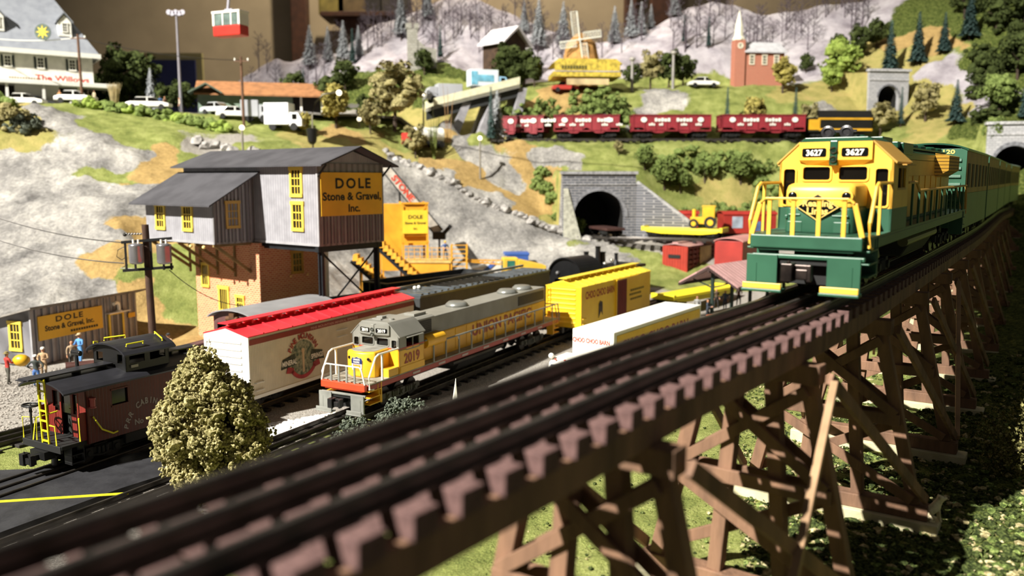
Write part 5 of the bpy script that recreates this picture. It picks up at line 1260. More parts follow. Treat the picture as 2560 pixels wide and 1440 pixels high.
def shed():
    r=thing('works_shed','low gray corrugated shed with yellow sign at the foot of the rock slope','shed',(-31.7,54.0,0),1.24)
    mS=stripes('shed_ribs','#a2a1a5','#7c7b80',0,.50,.62,rough=.6,bump=1.0); mS2=stripes('shed_ribs_side','#a2a1a5','#85848a',1,.5,.62,rough=.6,bump=.8)
    L,D,h1,h2=9.3,3.2,3.75,2.95
    b=MB(); b.prism([(0,0),(D,0),(D,h2),(0,h1)],'x',0,L); b.build('shed_wall',mS,r)
    b=MB()
    for i in range(16): x=.35+i*.58; b.box(x,x+.14,-.07,0,.0,h1)
    isl(b,'wall_rib',mSidG,r)
    b=MB(); b.box(-.06,.12,-.09,.05,0,h1); b.build('corner_board',mSidG,r)
    k=(h1-h2)/D; b=MB(); b.prism([(-.75,h1+.75*k),(D+.7,h2-.7*k),(D+.7,h2-.7*k+.12),(-.75,h1+.75*k+.12)],'x',-.6,L+.5); b.build('shed_roof',mat('shed_roof','#8b867f',.8,0,.2,60),r)
    window(r,(0,1.35,1.95),(0,-1,0),1.15,2.0,cols=3,rows=3)
    b=MB(); b.box(.45,5.85,-.16,-.08,1.62,3.25); s=b.build('sign_board',mSignY,r)
    b=MB(); b.text('DOLE',(3.0,-.16,2.72),(1,0,0),(0,0,1),.52,stretch=1.5,space=1.2); b.text('Stone & Gravel, Inc.',(3.0,-.16,2.2),(1,0,0),(0,0,1),.50,stretch=1.02)
    x=3.0
    while x<5.4: b.box(x,x+.16,-.175,-.165,1.82,1.98); x+=.22
    b.build('sign_lettering',mInk,s)
    b=MB(); b.box(6.45,6.62,-.12,0,0,2.5); b.box(7.75,7.92,-.12,0,0,2.5); b.box(6.45,7.92,-.12,0,2.4,2.58); dr=b.build('door_frame',mWinY,r)
    b=MB(); b.box(6.62,7.75,-.06,0,0,2.4); b.build('door',mat('door_gray','#5d5e62',.6,0,.1),dr)
    b=MB(); b.tube([(7.2,-.35,2.62),(7.2,-.35,3.0),(7.1,-.42,3.25),(6.8,-.5,3.35),(6.55,-.55,3.25)],.13,10); b.cyl((7.2,-.35,2.6),(7.2,-.35,2.72),.28,.2,n=14); b.box(6.2,8.2,-.5,0,2.55,2.62); b.build('vent_pipe',mWhite,r)
    b=MB(); b.box(8.35,9.0,-.13,-.07,1.95,2.3); b.box(8.55,8.8,-.15,-.13,2.05,2.2); b.build('small_sign',mSignY,r)
shed()
# ---- utility pole with two transformers
def pole():
    r=thing('utility_pole','dark wooden utility pole with two silver transformers behind the caboose','utility pole',(-21.9,50.0,0),0)
    m=mat('pole_brown','#4b3324',.7,0,.2,60)
    b=MB(); b.cyl((0,0,0),(-.12,0,9.6),.24,.20,n=14); b.build('pole',m,r)
    b=MB(); b.bar((-1.45,-.3,8.55),(1.55,-.3,8.8),.16,.16); b.bar((-1.45,-.3,6.85),(1.55,-.3,7.08),.18,.16)
    b.build('crossarm',mBlack,r)
    b=MB()
    for x in (-1.25,-.7,.28,1.0,1.45): b.bar((x,-.3,6.9),(x,-.3,8.65 if x in (-1.25,.28) else 7.35),.1,.1)
    isl(b,'hanger_bar',mBlack,r)
    for x in (-.45,1.2):
        b=MB(); b.lathe((x,-.65,7.3),[(.30,0),(.40,.06),(.42,.15),(.42,1.05),(.44,1.1),(.38,1.18),(.15,1.24),(.05,1.25)],18); t=b.build('transformer',mat('transformer_silver','#a5a3a6',.25,.7,.1,40),r,smooth=True)
        b=MB(); b.cyl((x-.15,-.65,8.5),(x-.15,-.65,8.75),.06,n=8); b.cyl((x+.15,-.65,8.5),(x+.15,-.65,8.75),.06,n=8); b.build('insulator',mWhite,t)
    b=MB(); 
    for k in range(6): b.cyl((-.35-k*.17,-.05,9.05),(-.42-k*.17,-.05,9.05),.07,n=8)
    b.tube([(-.2,-.05,9.05),(-1.35,-.05,9.0)],.03); b.ball((-1.35,-.05,9.0),.12); b.build('line_insulator',mSteel,r)
    b=MB(); b.tube([(-1.3,-.3,8.3),(-1.7,-.3,8.1),(-1.8,-.3,7.7),(-1.5,-.3,7.5),(-1.2,-.3,7.7)],.025); b.tube([(-1.2,-.2,7.2),(-1.6,-.3,7.0),(-.5,-.3,6.95)],.025); b.build('jumper_wire',mSteel,r)
pole()
def wire(name,label,p,q,sag,rad=.035,group=None,m=None,kind=None):
    p=Vector(p);q=Vector(q); pts=[]
    for i in range(17):
        t=i/16; v=p.lerp(q,t); v.z-=sag*4*t*(1-t); pts.append(v)
    b=MB(); b.tube(pts,rad,5); return tag(b.build(name,m or mSteel,None),label,'wire',group)
wire('power_line','upper gray wire hanging across the rock slope to the transformer pole',atY(-260,430,54),(-23.3,49.7,8.55),.9)
wire('power_line','lower gray wire hanging across the rock slope to the transformer pole',atY(-260,490,54),(-23.3,49.7,7.3),.9)
wire('power_line','thin wire dropping from the pole to the crane car',(-20.6,49.7,6.9),(-16.5,50.5,4.6),.5,.025)
# ---- yellow gravel plant beyond the works
mPl=mat('plant_yellow','#e2a42c',.55,0,.12,25,'#cc9024'); 
def plant():
    Y=84; X,_,_=atY(1008,600,Y)
    r=thing('gravel_hopper_tower','tall yellow gravel hopper tower with a sign, behind the works','hopper tower',(X,Y,0),R(12))
    b=MB()
    for x,y in ((0,0),(2.45,0),(0,3.4),(2.45,3.4),(-2.0,1.2)): b.box(x-.1,x+.1,y-.1,y+.1,0,10.0)
    isl(b,'tower_leg',mPl,r)
    b=MB(); b.box(-.05,2.5,.05,3.3,6.6,9.9); b.prism([(0,5.6),(2.45,5.6),(2.45,6.6),(0,6.6)],'y',.6,3); b.box(-2.1,-.05,1.0,3.3,3.0,9.8); b.build('hopper_bin',mPl,r)
    b=MB(); b.box(-.05,2.5,-.12,0.05,6.85,9.2); s=b.build('sign_board',mat('sign_bright','#f6d23c',.5,0,.06),r)
    b=MB(); b.text('DOLE',(1.25,-.12,8.35),(1,0,0),(0,0,1),.5,stretch=1.15); b.text('Stone & Gravel',(1.25,-.12,7.8),(1,0,0),(0,0,1),.34); b.text('Inc.',(1.25,-.12,7.25),(1,0,0),(0,0,1),.3); b.build('sign_lettering',mInk,s)
    b=MB(); b.box(-.1,2.6,-.15,.0,9.8,10.0); b.box(-.1,2.6,-.15,0,5.9,6.1); b.bar((0,-.1,9.8),(.5,-.1,9.3),.08); b.bar((2.45,-.1,9.8),(1.95,-.1,9.3),.08); b.bar((-2,1.0,9.6),(-.1,1.0,7.2),.1); b.bar((-2,1.0,7.2),(-.1,1.0,4.8),.1); b.build('tower_brace',mPl,r)
    # platform
    r2=thing('loading_platform','yellow loading platform with wire railing right of the hopper tower','platform',(X+.2,Y-2.0,0),R(-3))
    b=MB(); b.box(0,4.6,0,3.0,0,4.1); b.build('platform_box',mPl,r2); b=MB(); b.box(-.1,4.8,-.1,3.1,4.1,4.3); b.build('platform_deck',mat('deck_tan','#d8b46a',.7,0,.2,60),r2)
    b=MB()
    for k in range(9): b.bar((.0+k*.58,-.05,4.3),(.0+k*.58,-.05,5.6),.05)
    for z in (4.75,5.2,5.6): b.bar((0,-.05,z),(4.7,-.05,z),.05)
    b.build('wire_railing',mPl,r2)
    r3=thing('ladder_cage','tall yellow ladder cage at the right end of the loading platform','ladder',(X+5.0,Y-2.2,0),0)
    b=MB()
    for x,y in ((0,0),(1.5,0),(0,1.2),(1.5,1.2)): b.bar((x,y,0),(x,y,5.9),.12)
    for k in range(14): z=.4+k*.42; b.bar((0,0,z),(1.5,0,z),.07); b.bar((0,1.2,z),(0,0,z),.07)
    b.build('cage_frame',mPl,r3)
    # bucket conveyors
    for k,(u0,v0,u1,v1,Yc,lab) in enumerate(((885,640,1000,742,78,'yellow bucket conveyor nearer the steel legs'),(930,588,1052,700,80,'yellow bucket conveyor nearer the hopper tower'))):
        p=Vector(atY(u0,v0,Yc)); q=Vector(atY(u1,v1,Yc)); q.z=max(q.z,.9)
        r4=thing('bucket_conveyor',lab,'conveyor',(p.x,p.y,0),0); p2=q-Vector((p.x,p.y,0)); p1=Vector((0,0,p.z))
        b=MB(); b.bar(p1+Vector((-.3,0,-.5)),p2+Vector((-.3,0,-.5)),.25,.3); b.bar(p1+Vector((-.3,1.2,-.5)),p2+Vector((-.3,1.2,-.5)),.25,.3); b.build('conveyor_beam',mat('steel_black','#23262a',.5,.3,.15,60),r4)
        b=MB(); n=12
        for i in range(n):
            c=p1.lerp(p2,(i+.5)/n); d=(p2-p1).normalized(); b.box(c.x-.32,c.x+.22,c.y-.1,c.y+1.3,c.z-.3,c.z+.28,.06)
        isl(b,'bucket',mPl,r4)
        b=MB(); 
        for f in (.12,.9):
            c=p1.lerp(p2,f); b.box(c.x-.1,c.x+.1,.3,.5,0,max(.3,c.z-.6)); b.box(c.x-.1,c.x+.1,.8,1.0,0,max(.3,c.z-.6))
        isl(b,'conveyor_leg',mPl,r4)
    # lettered belt conveyor
    p=Vector(atY(955,408,90)); q=Vector(atY(1098,582,90)); r5=thing('belt_conveyor','gray inclined belt conveyor with red letters against the rock face','conveyor',(p.x,p.y,0),0); p1=Vector((0,0,p.z)); p2=Vector((q.x-p.x,0,q.z)); d=(p2-p1).normalized(); u=Vector((0,-1,0)); nn=d.cross(Vector((0,1,0)))
    b=MB(); b.bar(p1,p2,.08,.95); b.build('side_plate',mat('belt_side','#b9b2a6',.7,0,.2,60),r5)
    upv=Vector((0,-1,0)).cross(d)*-1; upv=Vector((-d.z,0,d.x)); upv=upv if upv.z>0 else -upv
    b=MB(); b.text('STONE',p1.lerp(p2,.36)+Vector((0,-.06,0))-upv*.28,d,upv,.95,stretch=1.1,lift=.03); b.build('red_lettering',mat('letter_bright_red','#c8442e',.5,0,.1),r5)
    b=MB(); b.bar(p1+upv*.5+Vector((0,-.1,0)),p2+upv*.5+Vector((0,-.1,0)),.12,.12); b.bar(p1-upv*.5+Vector((0,-.1,0)),p2-upv*.5+Vector((0,-.1,0)),.12,.12); b.build('conveyor_rail',mat('steel_black','#23262a',.5,.3,.15,60),r5)
    b=MB(); c=p2+Vector((.2,0,-.4)); b.box(c.x-.9,c.x+.5,-.4,.6,c.z-.3,c.z+.5); b.bar(c,c+Vector((1.1,0,1.2)),.4,.4); b.box(c.x-.3,c.x-.1,0,.2,0,c.z); b.build('conveyor_foot',mBlack,r5)
    b=MB(); c=p1.lerp(p2,.3); b.bar((c.x,.2,0),(c.x,.2,c.z-.4),.2,.2); b.build('conveyor_post',mBlack,r5)
plant()
# ---- machines right of the plant
def machines():
    x,y,_=atY(1262,650,90)
    r=thing('mobile_crane','yellow mobile crane with lattice boom pointing left, in front of the rock face','crane',(x,y,0),R(10))
    ml=mat('crane_yellow','#ecc040',.5,0,.1)
    b=MB(); b.box(-1.6,4.6,-.9,.9,.9,1.4); b.build('chassis',ml,r)
    for q in (-1.0,.6,2.6,3.8):
        for sy in (-1,1): b=MB(); b.cyl((q,sy*.75,.5),(q,sy*1.1,.5),.5,n=16); b.build('wheel',mBlackM,r)
    b=MB(); b.box(-.3,1.3,-.9,.5,1.4,3.9); b.prism([(1.3,2.2),(4.4,2.2),(4.4,3.0),(1.9,3.6),(1.3,3.7)],'y',-1.0,1.0); b.box(1.3,4.4,-1,1,1.4,2.2); b.build('crane_body',ml,r,bevel=.08)
    b=MB(); b.box(.1,.95,-.95,-.88,2.7,3.6); b.box(-.35,-.28,-.7,.3,2.5,3.6); isl(b,'cab_window',mat('cab_green_glass','#3b7a6a',.15,0,.2),r)
    b=MB()
    for s in (-.3,.3):
        for dz in (0,.45): b.bar((-.2,s,3.1+dz*1),(-4.6,s,3.55+dz*.4),.08)
    for k in range(9): x0=-.2-k*.5; b.bar((x0,-.3,3.15+k*.05),(x0-.5,-.3,3.5+k*.03),.06); b.bar((x0,-.3,3.6),(x0-.5,-.3,3.2+k*.05),.06)
    b.build('boom',mPl,r)
    x,y,_=atY(1240,640,94)
    r=thing('dump_truck','blue and white dump truck behind the yellow crane','truck',(x,y,0),R(5))
    mb=mat('truck_blue','#3c5fa8',.45,0,.1)
    b=MB(); b.prism([(-2.6,1.3),(1.6,1.3),(1.9,3.3),(-2.8,2.4)],'y',-1.2,1.2); b.build('dump_bed',mat('bed_white','#d9d6cf',.5,0,.1),r); b=MB(); b.box(1.7,3.6,-1.1,1.1,1.0,3.8); b.box(.9,3.7,-1.15,1.15,3.8,4.1); b.box(1.3,1.65,-1.1,1.1,1.3,3.9); b.build('cab',mb,r,bevel=.05)
    b=MB(); b.prism([(-2.2,1.6),(-.4,3.2),(-.1,2.9),(-1.9,1.3)],'y',-1.3,-1.2); b.build('side_panel',mb,r)
    b=MB(); b.box(-2.4,3.4,-.8,.8,.6,1.1); b.build('chassis',mat('red_frame','#9c3a34',.5,0,.1),r)
    for q in (-1.6,-.6,2.6):
        for sy in (-1,1): b=MB(); b.cyl((q,sy*.75,.5),(q,sy*1.1,.5),.5,n=16); b.build('wheel',mBlackM,r)
machines()
# ---- tunnel portal of dark cut stone
mStone=brickmat('portal_stone','#46484e','#62646b','#8f8e8f',bw=1.0,bh=.32,ms=.045); mStone2=brickmat('portal_pale_block','#a4a4a6','#b8b7b8','#8d8c8f',bw=.7,bh=.3,ms=.03)
def portal(name,label,loc,rz,W,H,ow,oh,m,wing=None,depth=1.0,coping='#9a9a9c',holedark=True):
    r=thing(name,label,'tunnel portal',loc,rz)
    n=18; arch=[(ow/2*math.cos(a),(oh-ow/2)+ow/2*math.sin(a)) for a in np.linspace(0,PI,n)]
    arch=[(ow/2,0)]+arch+[(-ow/2,0)]
    b=MB()
    # face built of strips around the arch
    out=[(W/2,0)]+[ (max(-W/2,min(W/2,x*9)), H if abs(x)<ow/2*.92 else min(H,max(y*1.0,y)) ) for x,y in arch[1:-1]]+[(-W/2,0)]
    out=[(W/2,0)]+[((W/2) if i<=2 else (-W/2 if i>=n-3+2 else x*W/ow), H) for i,(x,y) in enumerate(arch[1:-1])]+[(-W/2,0)]
    for i in range(len(arch)-1):
        a,c=arch[i],arch[i+1]; o1,o2=out[i],out[i+1]
        for y0,s in ((0,1),):
            vs=[(a[0],0,a[1]),(c[0],0,c[1]),(o2[0],0,o2[1]),(o1[0],0,o1[1]),(a[0],depth,a[1]),(c[0],depth,c[1]),(o2[0],depth,o2[1]),(o1[0],depth,o1[1])]
            b.add(vs,[(3,2,1,0),(4,5,6,7),(0,1,5,4),(1,2,6,5),(2,3,7,6),(3,0,4,7)])
    b.build('portal_wall',m,r)
    b=MB(); b.box(-W/2-.2,W/2+.2,-.25,depth,H,H+.35); b.box(-W/2,W/2,-.12,0,H-1.3,H-1.1); b.build('coping',mat('coping_'+name+label[:4],coping,.85,0,.2,120),r)
    b=MB(); n2=len(arch)
    for i in range(1,n2-2):
        a,c=arch[i],arch[i+1]; k=1.13
        b.add([(a[0],-.12,a[1]),(c[0],-.12,c[1]),(c[0]*k,-.12,(c[1]-oh*.5)*k+oh*.5),(a[0]*k,-.12,(a[1]-oh*.5)*k+oh*.5),(a[0],0,a[1]),(c[0],0,c[1]),(c[0]*k,0,(c[1]-oh*.5)*k+oh*.5),(a[0]*k,0,(a[1]-oh*.5)*k+oh*.5)],[(3,2,1,0),(4,5,6,7),(0,1,5,4),(1,2,6,5),(2,3,7,6),(3,0,4,7)])
    b.build('arch_ring',mat('arch_gray','#85868b',.85,0,.25,120),r)
    # bore lining
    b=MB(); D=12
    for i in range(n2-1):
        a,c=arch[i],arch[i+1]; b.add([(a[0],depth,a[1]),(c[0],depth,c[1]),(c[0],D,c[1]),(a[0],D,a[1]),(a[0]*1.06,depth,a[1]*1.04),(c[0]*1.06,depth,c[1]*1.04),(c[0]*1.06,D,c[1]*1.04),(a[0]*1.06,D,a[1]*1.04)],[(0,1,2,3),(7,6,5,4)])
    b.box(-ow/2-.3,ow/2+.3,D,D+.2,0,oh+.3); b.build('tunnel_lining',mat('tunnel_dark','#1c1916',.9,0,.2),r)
    if wing: wing(r)
    return r
PX,PY,_=atY(1497,600,102)
zp=5.0
def wings(r):
    b=MB(); b.prism([(4.4,0),(11.6,0),(11.6,1.6),(5.0,6.6),(4.4,6.6)],'y',.1,.7); n0=0
    b.xf(0,Matrix.Translation((4.4,0,0))@Matrix.Rotation(R(-28),4,'Z')@Matrix.Translation((-4.4,0,0)))
    b.build('wing_wall',mStone,r)
    b=MB(); b.bar((4.4,.3,6.75),(11.4,.3,1.7),.35,.9); b.xf(0,Matrix.Translation((4.4,0,0))@Matrix.Rotation(R(-28),4,'Z')@Matrix.Translation((-4.4,0,0))); b.build('wing_coping',mat('coping_light','#a5a5a6',.85,0,.2,120),r)
    b=MB(); b.prism([(-4.4,0),(-4.4,6.2),(-3.9,6.2),(-2.2,0)],'y',-.25,0); b.build('left_buttress',mat('buttress_pale','#b9b8a8',.85,0,.2,120),r)
portal('tunnel_portal','dark gray stone tunnel portal with a sloping wing wall, in the middle distance',(PX,102,zp),R(4),9.0,7.9,6.3,5.9,mStone,wings)
x,y,z=atY(2530,400,104)
portal('tunnel_portal','pale gray block tunnel portal at the right edge, above the trestle train',(x+.2,104,8.6),R(-18),6.2,10.4,4.4,7.8,mStone2,coping='#c2c1c2')
x,y,z=atY(2218,222,124)
portal('tunnel_portal','pale gray portal wall half hidden by trees on the right hill',(x,123.5,z-3.2),R(8),6.2,5.6,3.2,3.6,mStone2,depth=.6,coping='#d8d6d2')
# ---- station canopy
def station():
    r=thing('station_canopy','dusty pink ribbed station roof on dark posts left of the green locomotive','station canopy',(16.6,70.0,0),.80)
    zr,ze,w,L=4.95,3.35,2.85,15
    mp=stripes('canopy_pink','#cda3a0','#b98c8a',0,.55,.75,rough=.6,bump=.6)
    b=MB(); b.prism([(-w,ze),(0,zr),(w,ze),(w,ze+.12),(0,zr+.14),(-w,ze+.12)],'x',0,L); b.build('canopy_roof',mp,r)
    b=MB(); b.prism([(-w,ze-.2),(0,zr-.25),(w,ze-.2),(w,ze),(0,zr),(-w,ze)],'x',.0,.2); b.box(0,L,-.1,.1,zr-.5,zr-.2)
    for sy in (-1,1): b.box(0,L,sy*w-.08,sy*w+.08,ze-.22,ze)
    b.build('canopy_frame',mat('canopy_brown','#3d2a26',.7,0,.1),r)
    for k in range(5):
        x=.8+k*3.3
        b=MB(); b.cyl((x,0,.3),(x,0,zr-.2),.16,n=10); b.bar((x,0,3.1),(x,1.9,3.7),.1); b.bar((x,0,3.1),(x,-1.9,3.7),.1); b.build('canopy_post',mat('post_green','#1f2f28',.6,0,.1),r)
    b=MB(); b.box(-2.5,L,-2.4,2.4,0,.3); b.build('platform',mat('platform_gray','#6f6a60',.85,0,.2,60),r)
station()
# ================================================================ VEGETATION
def leafmat(name,c1,c2,c3,scale=500):
    if name in MATS: return MATS[name]
    m=mat(name,c3,.95,0,.1,scale,c1,.5,1500,spec=.1)
    rp=[n for n in m.node_tree.nodes if n.type=='VALTORGB'][0]; e=rp.color_ramp.elements.new(.5); e.color=_rgb(c2); return m
lOlive=leafmat('foam_olive','#55522f','#8b8356','#bdb283'); lGray=leafmat('lichen_gray_green','#2b2f27','#4f564a','#7d8474'); lGreen=leafmat('foam_green','#3c4a26','#67783e','#94a35f'); lDark=leafmat('foam_dark','#1d2413','#3a4424','#5c6638')
lBright=leafmat('foam_bright','#52682a','#869b46','#aebb66'); lGold=leafmat('foam_gold','#5b5524','#9a8f46','#cdbf78'); lBlue=leafmat('spruce_blue_green','#1f2f2c','#3c5450','#6b827c'); lSnowy=leafmat('spruce_snowy','#7c8486','#b6babc','#e8e8ea',350); lBrown=mat('bark_brown','#4f4034',.9,0,.2,90); lTwig=mat('bare_twig','#5b5058',.9,0,.2,90)
def foam(n,rad,blob,sub=1,flat=.8,nz=.55,shape=None,seed=0,hollow=.55):
    """cluster of crinkled foam lumps filling an ellipsoid; returns a builder"""
    rs=random.getstate(); random.seed(seed); b=MB(); c=0
    while c<n:
        p=Vector((random.uniform(-1,1),random.uniform(-1,1),random.uniform(-1,1)))
        if p.length>1 or p.length<hollow*random.random(): continue
        q=Vector((p.x*rad[0],p.y*rad[1],p.z*rad[2]))
        if shape: q=shape(p,q)
        if q is None: continue
        b.ball(q,blob*random.uniform(.6,1.25),sub,(1,1,flat),nz,2.3); c+=1
    random.setstate(rs); return b
def leafy(n,rad,leaf,seed,shape=None,hollow=.5):
    """crown of many small tilted leaf flakes around twig clumps"""
    rs=random.getstate(); random.seed(seed); b=MB(); ncl=max(8,n//60); cl=[]
    while len(cl)<ncl:
        p=Vector((random.uniform(-1,1),random.uniform(-1,1),random.uniform(-1,1)))
        if p.length>1 or p.length<hollow: continue
        q=Vector((p.x*rad[0],p.y*rad[1],p.z*rad[2])); q=shape(p,q) if shape else q; cl.append(q)
    cr=.34*min(rad)+.1
    for i in range(n):
        c=cl[i%ncl]; d=Vector((random.gauss(0,1),random.gauss(0,1),random.gauss(0,1))).normalized()*cr*random.uniform(.55,1)
        o=c+d; u=Vector((random.gauss(0,1),random.gauss(0,1),random.gauss(0,1))).normalized(); v=u.cross(d).normalized(); s=leaf*random.uniform(.6,1.3); w_=u.cross(v).normalized()*s*.45
        b.add([o-u*s,o-v*s*.6+w_,o+u*s,o+v*s*.6-w_,],[(0,1,2),(0,2,3)])
    random.setstate(rs); return b
# --- foreground tree beside the near track
def big_tree(loc):
    r=thing('lichen_tree','large olive green crinkly tree in front of the caboose and white box car','tree',loc,0)
    b=MB(); b.tube([(0,0,-.3),(.1,0,1.2),(-.1,.1,2.6),(.1,0,4.6)],[.16,.13,.1,.05],8)
    for k in range(16):
        a=k*2.4; z=.8+k*.26; L=1.5-.05*k; b.tube([(0,0,z),(math.cos(a)*L*.6,math.sin(a)*L*.6,z+.4),(math.cos(a)*L,math.sin(a)*L,z+.9)],[.06,.04,.02],6)
    b.build('trunk',lBrown,r)
    def shp(p,q):
        z=(p.z+1)/2          # 0 bottom .. 1 top
        wd=(1.0 if z<.55 else 1.0-(z-.55)*1.55)
        lob=1+.34*noise.noise(Vector((p.x*1.6,p.y*1.6,z*5+3))); x=p.x*2.05*wd*lob+.25*(.5-z); y=p.y*1.8*wd*lob
        if z<.18: x*=.75; y*=.75
        return Vector((x,y,.25+z*5.5))
    b=foam(620,(1,1,1),.24,1,.85,.5,shp,3,.72)
    # every lump carries a crust of small crumbs
    rs=random.getstate(); random.seed(5); nv=len(ico(1)[0]); cen=[]
    for i in range(len(b.v)//nv):
        q=b.v[i*nv:(i+1)*nv]; cen.append(Vector((sum(v[0] for v in q)/nv,sum(v[1] for v in q)/nv,sum(v[2] for v in q)/nv)))
    for c in cen:
        for k in range(24):
            d=Vector((random.gauss(0,1),random.gauss(0,1),random.gauss(0,1))).normalized()
            b.ball(c+d*random.uniform(.20,.34),random.uniform(.04,.085),1,(1,1,1),.6,3)
    random.setstate(rs)
    b.build('crown',lOlive,r)
    return r
big_tree((-10.9,29.0,tz(-10.9,29.0)))
def lichen(name,label,loc,rad,n,m,seed,cat='shrub',blob=.13,crumbs=10,group=None):
    r=thing(name,label,cat,loc,0,group); b=foam(n,rad,blob,1,.9,.6,None,seed,.5); rs=random.getstate(); random.seed(seed)
    nv=len(ico(1)[0]); nb=len(b.v)//nv
    for i in range(nb):
        q=b.v[i*nv:(i+1)*nv]; c=Vector((sum(v[0] for v in q)/nv,sum(v[1] for v in q)/nv,sum(v[2] for v in q)/nv))
        for k in range(crumbs):
            d=Vector((random.gauss(0,1),random.gauss(0,1),random.gauss(0,1))).normalized(); b.ball(c+d*blob*random.uniform(.9,1.7),blob*random.uniform(.2,.42),1,(1,1,1),.5,3)
    random.setstate(rs)
    b.build('foliage',m,r,loc=(0,0,rad[2]*.7)); q=MB(); q.tube([(0,0,-.2),(.05,0,rad[2]*.8)],[.07,.04],6); q.build('stem',lBrown,r); return r
g=lambda px,Y: (atY(px,700,Y)[0],Y,tz(atY(px,700,Y)[0],Y))
lichen('lichen_shrub','pale olive lichen clump low beside the asphalt pad, left of the big tree',g(392,27.2),(.95,.6,.42),70,leafmat('lichen_pale','#4d4a33','#857f5e','#bab28e'),11,blob=.16,crumbs=20)
lichen('lichen_shrub','dark brown lichen sprig right of the big tree',g(668,28.0),(.55,.4,.4),40,leafmat('lichen_brown','#1c1410','#3a2b20','#5d4a36'),12,blob=.12,crumbs=14)
lichen('lichen_shrub','gray green lichen bush in front of the yellow and gray locomotive, taller one',g(1010,34.0),(1.45,.9,1.5),190,lGray,13,blob=.19,crumbs=22)
lichen('lichen_shrub','gray green lichen bush left of the taller one, by the white gravel',g(893,32.6),(1.2,.8,1.25),150,lGray,14,blob=.18,crumbs=22)
b=MB(); b.prism([(-.1,0),(.1,0),(.12,2.0),(.02,3.3),(-.12,2.4)],'y',-.04,.04); x,y,z=g(1136,36); tag(b.build('marker_stake',mWhite,None,loc=(x,y,z),rotz=.3,bevel=.02),'thin white pointed stake in front of the locomotive underframe','stake')
# --- generic tree kinds for the hills
def deciduous(mt,seed,h=5.0,w=1.7,n=900):
    r=thing('leafy_tree','x','tree')
    b=MB(); b.tube([(0,0,-.4),(.05,0,h*.35),(0,.05,h*.8)],[.16,.12,.05],6)
    for k in range(5): a=k*1.3; b.tube([(0,0,h*.3+k*.1*h),(math.cos(a)*w*.6,math.sin(a)*w*.6,h*.45+k*.1*h)],[.06,.03],5)
    b.build('trunk',lBrown,r)
    b=leafy(n,(w,w,h*.40),.20,seed)
    c=foam(34,(w*.8,w*.8,h*.34),.42*w/1.7+.1,1,.85,.6,None,seed+50,.5); b.v,b.f,b.m=b.v+c.v,b.f+[tuple(i+len(b.v) for i in f) for f in c.f],b.m+c.m
    b.build('crown',mt,r,loc=(0,0,h*.62)); return r
def conifer(mt,seed,h=6.0,w=1.0):
    r=thing('conifer','x','tree'); rs=random.getstate(); random.seed(seed)
    MB().tube([(0,0,-.4),(0,0,h*.95)],[.09,.02],6).build('trunk',lBrown,r)
    b=MB(); nl=26
    for k in range(nl):
        f=k/nl; z=h*(.12+.86*f); rr=w*(1-f)**.85*random.uniform(.85,1.1)+.05; nb=int(11-6*f)
        for j in range(nb):
            a=j*2*PI/nb+k*.7+random.uniform(-.2,.2); L=rr*random.uniform(.8,1.15); dx,dy=math.cos(a),math.sin(a); wd=.16+.12*rr
            p0=(0,0,z+.12); p1=(dx*L*.5-dy*wd,dy*L*.5+dx*wd,z-.02*L); p2=(dx*L,dy*L,z-.28*L); p3=(dx*L*.5+dy*wd,dy*L*.5-dx*wd,z-.02*L); p4=(dx*L*.5,dy*L*.5,z-.22*L)
            b.add([p0,p1,p2,p3,p4],[(0,1,2),(0,2,3),(1,4,2),(4,3,2)])
    b.build('branches',mt,r); random.setstate(rs); return r
def bare(seed,h=5.0):
    r=thing('bare_tree','x','tree'); rs=random.getstate(); random.seed(seed)
    b=MB(); b.tube([(0,0,-.4),(.05,0,h*.5),(0,.05,h)],[.10,.07,.02],5)
    def br(p,d,L,rr,dep):
        q=p+d*L; b.tube([p,p.lerp(q,.5)+Vector((0,0,.04*L)),q],[rr,rr*.8,rr*.5],4)
        if dep:
            for _ in range(3):
                dd=(d+Vector((random.gauss(0,.5),random.gauss(0,.5),random.gauss(.25,.25)))).normalized(); br(p.lerp(q,random.uniform(.35,1)),dd,L*.6,rr*.65,dep-1)
    for k in range(13):
        a=random.random()*2*PI; z=h*(.3+.055*k); br(Vector((0,0,z)),Vector((math.cos(a),math.sin(a),.7)).normalized(),h*.26*(1-k*.045),.035,2)
    b.build('branches',lTwig,r); random.setstate(rs); return r
KIND={}
def plant_at(kind,px,Y,h,label,group=None,py=None,dz=0):
    """copy of a tree kind standing on the ground at picture column px and distance Y; h = height in scale metres"""
    k,base=KIND[kind]; x=atY(px,500,Y)[0]; z=tz(x,Y)+dz
    s=h/base*random.uniform(.95,1.05); c=copytree(k,(x,Y,z),random.random()*6,label,group,(s*random.uniform(.9,1.1),s*random.uniform(.9,1.1),s)); c['category']='tree'; return c
for nm,fn in (('olive',lambda:deciduous(lOlive,21,5,1.6)),('dark',lambda:deciduous(lDark,22,5,1.9)),('green',lambda:deciduous(lGreen,23,4.5,1.9)),('bright',lambda:deciduous(lBright,24,4.5,1.8)),('gold',lambda:deciduous(lGold,25,5,1.5)),
   ('spruce',lambda:conifer(lBlue,26,6,1.15)),('thin',lambda:conifer(lBlue,27,6,.6)),('snowy',lambda:conifer(lSnowy,28,6,1.25)),('barea',lambda:bare(29)),('bareb',lambda:bare(30))):
    k=fn(); KIND[nm]=(k,{'olive':5.2,'dark':5.2,'green':4.6,'bright':4.6,'gold':5.2,'spruce':6,'thin':6,'snowy':6,'barea':5,'bareb':5}[nm])
def H(py0,py1,Y): return abs(py0-py1)*Y/FPX
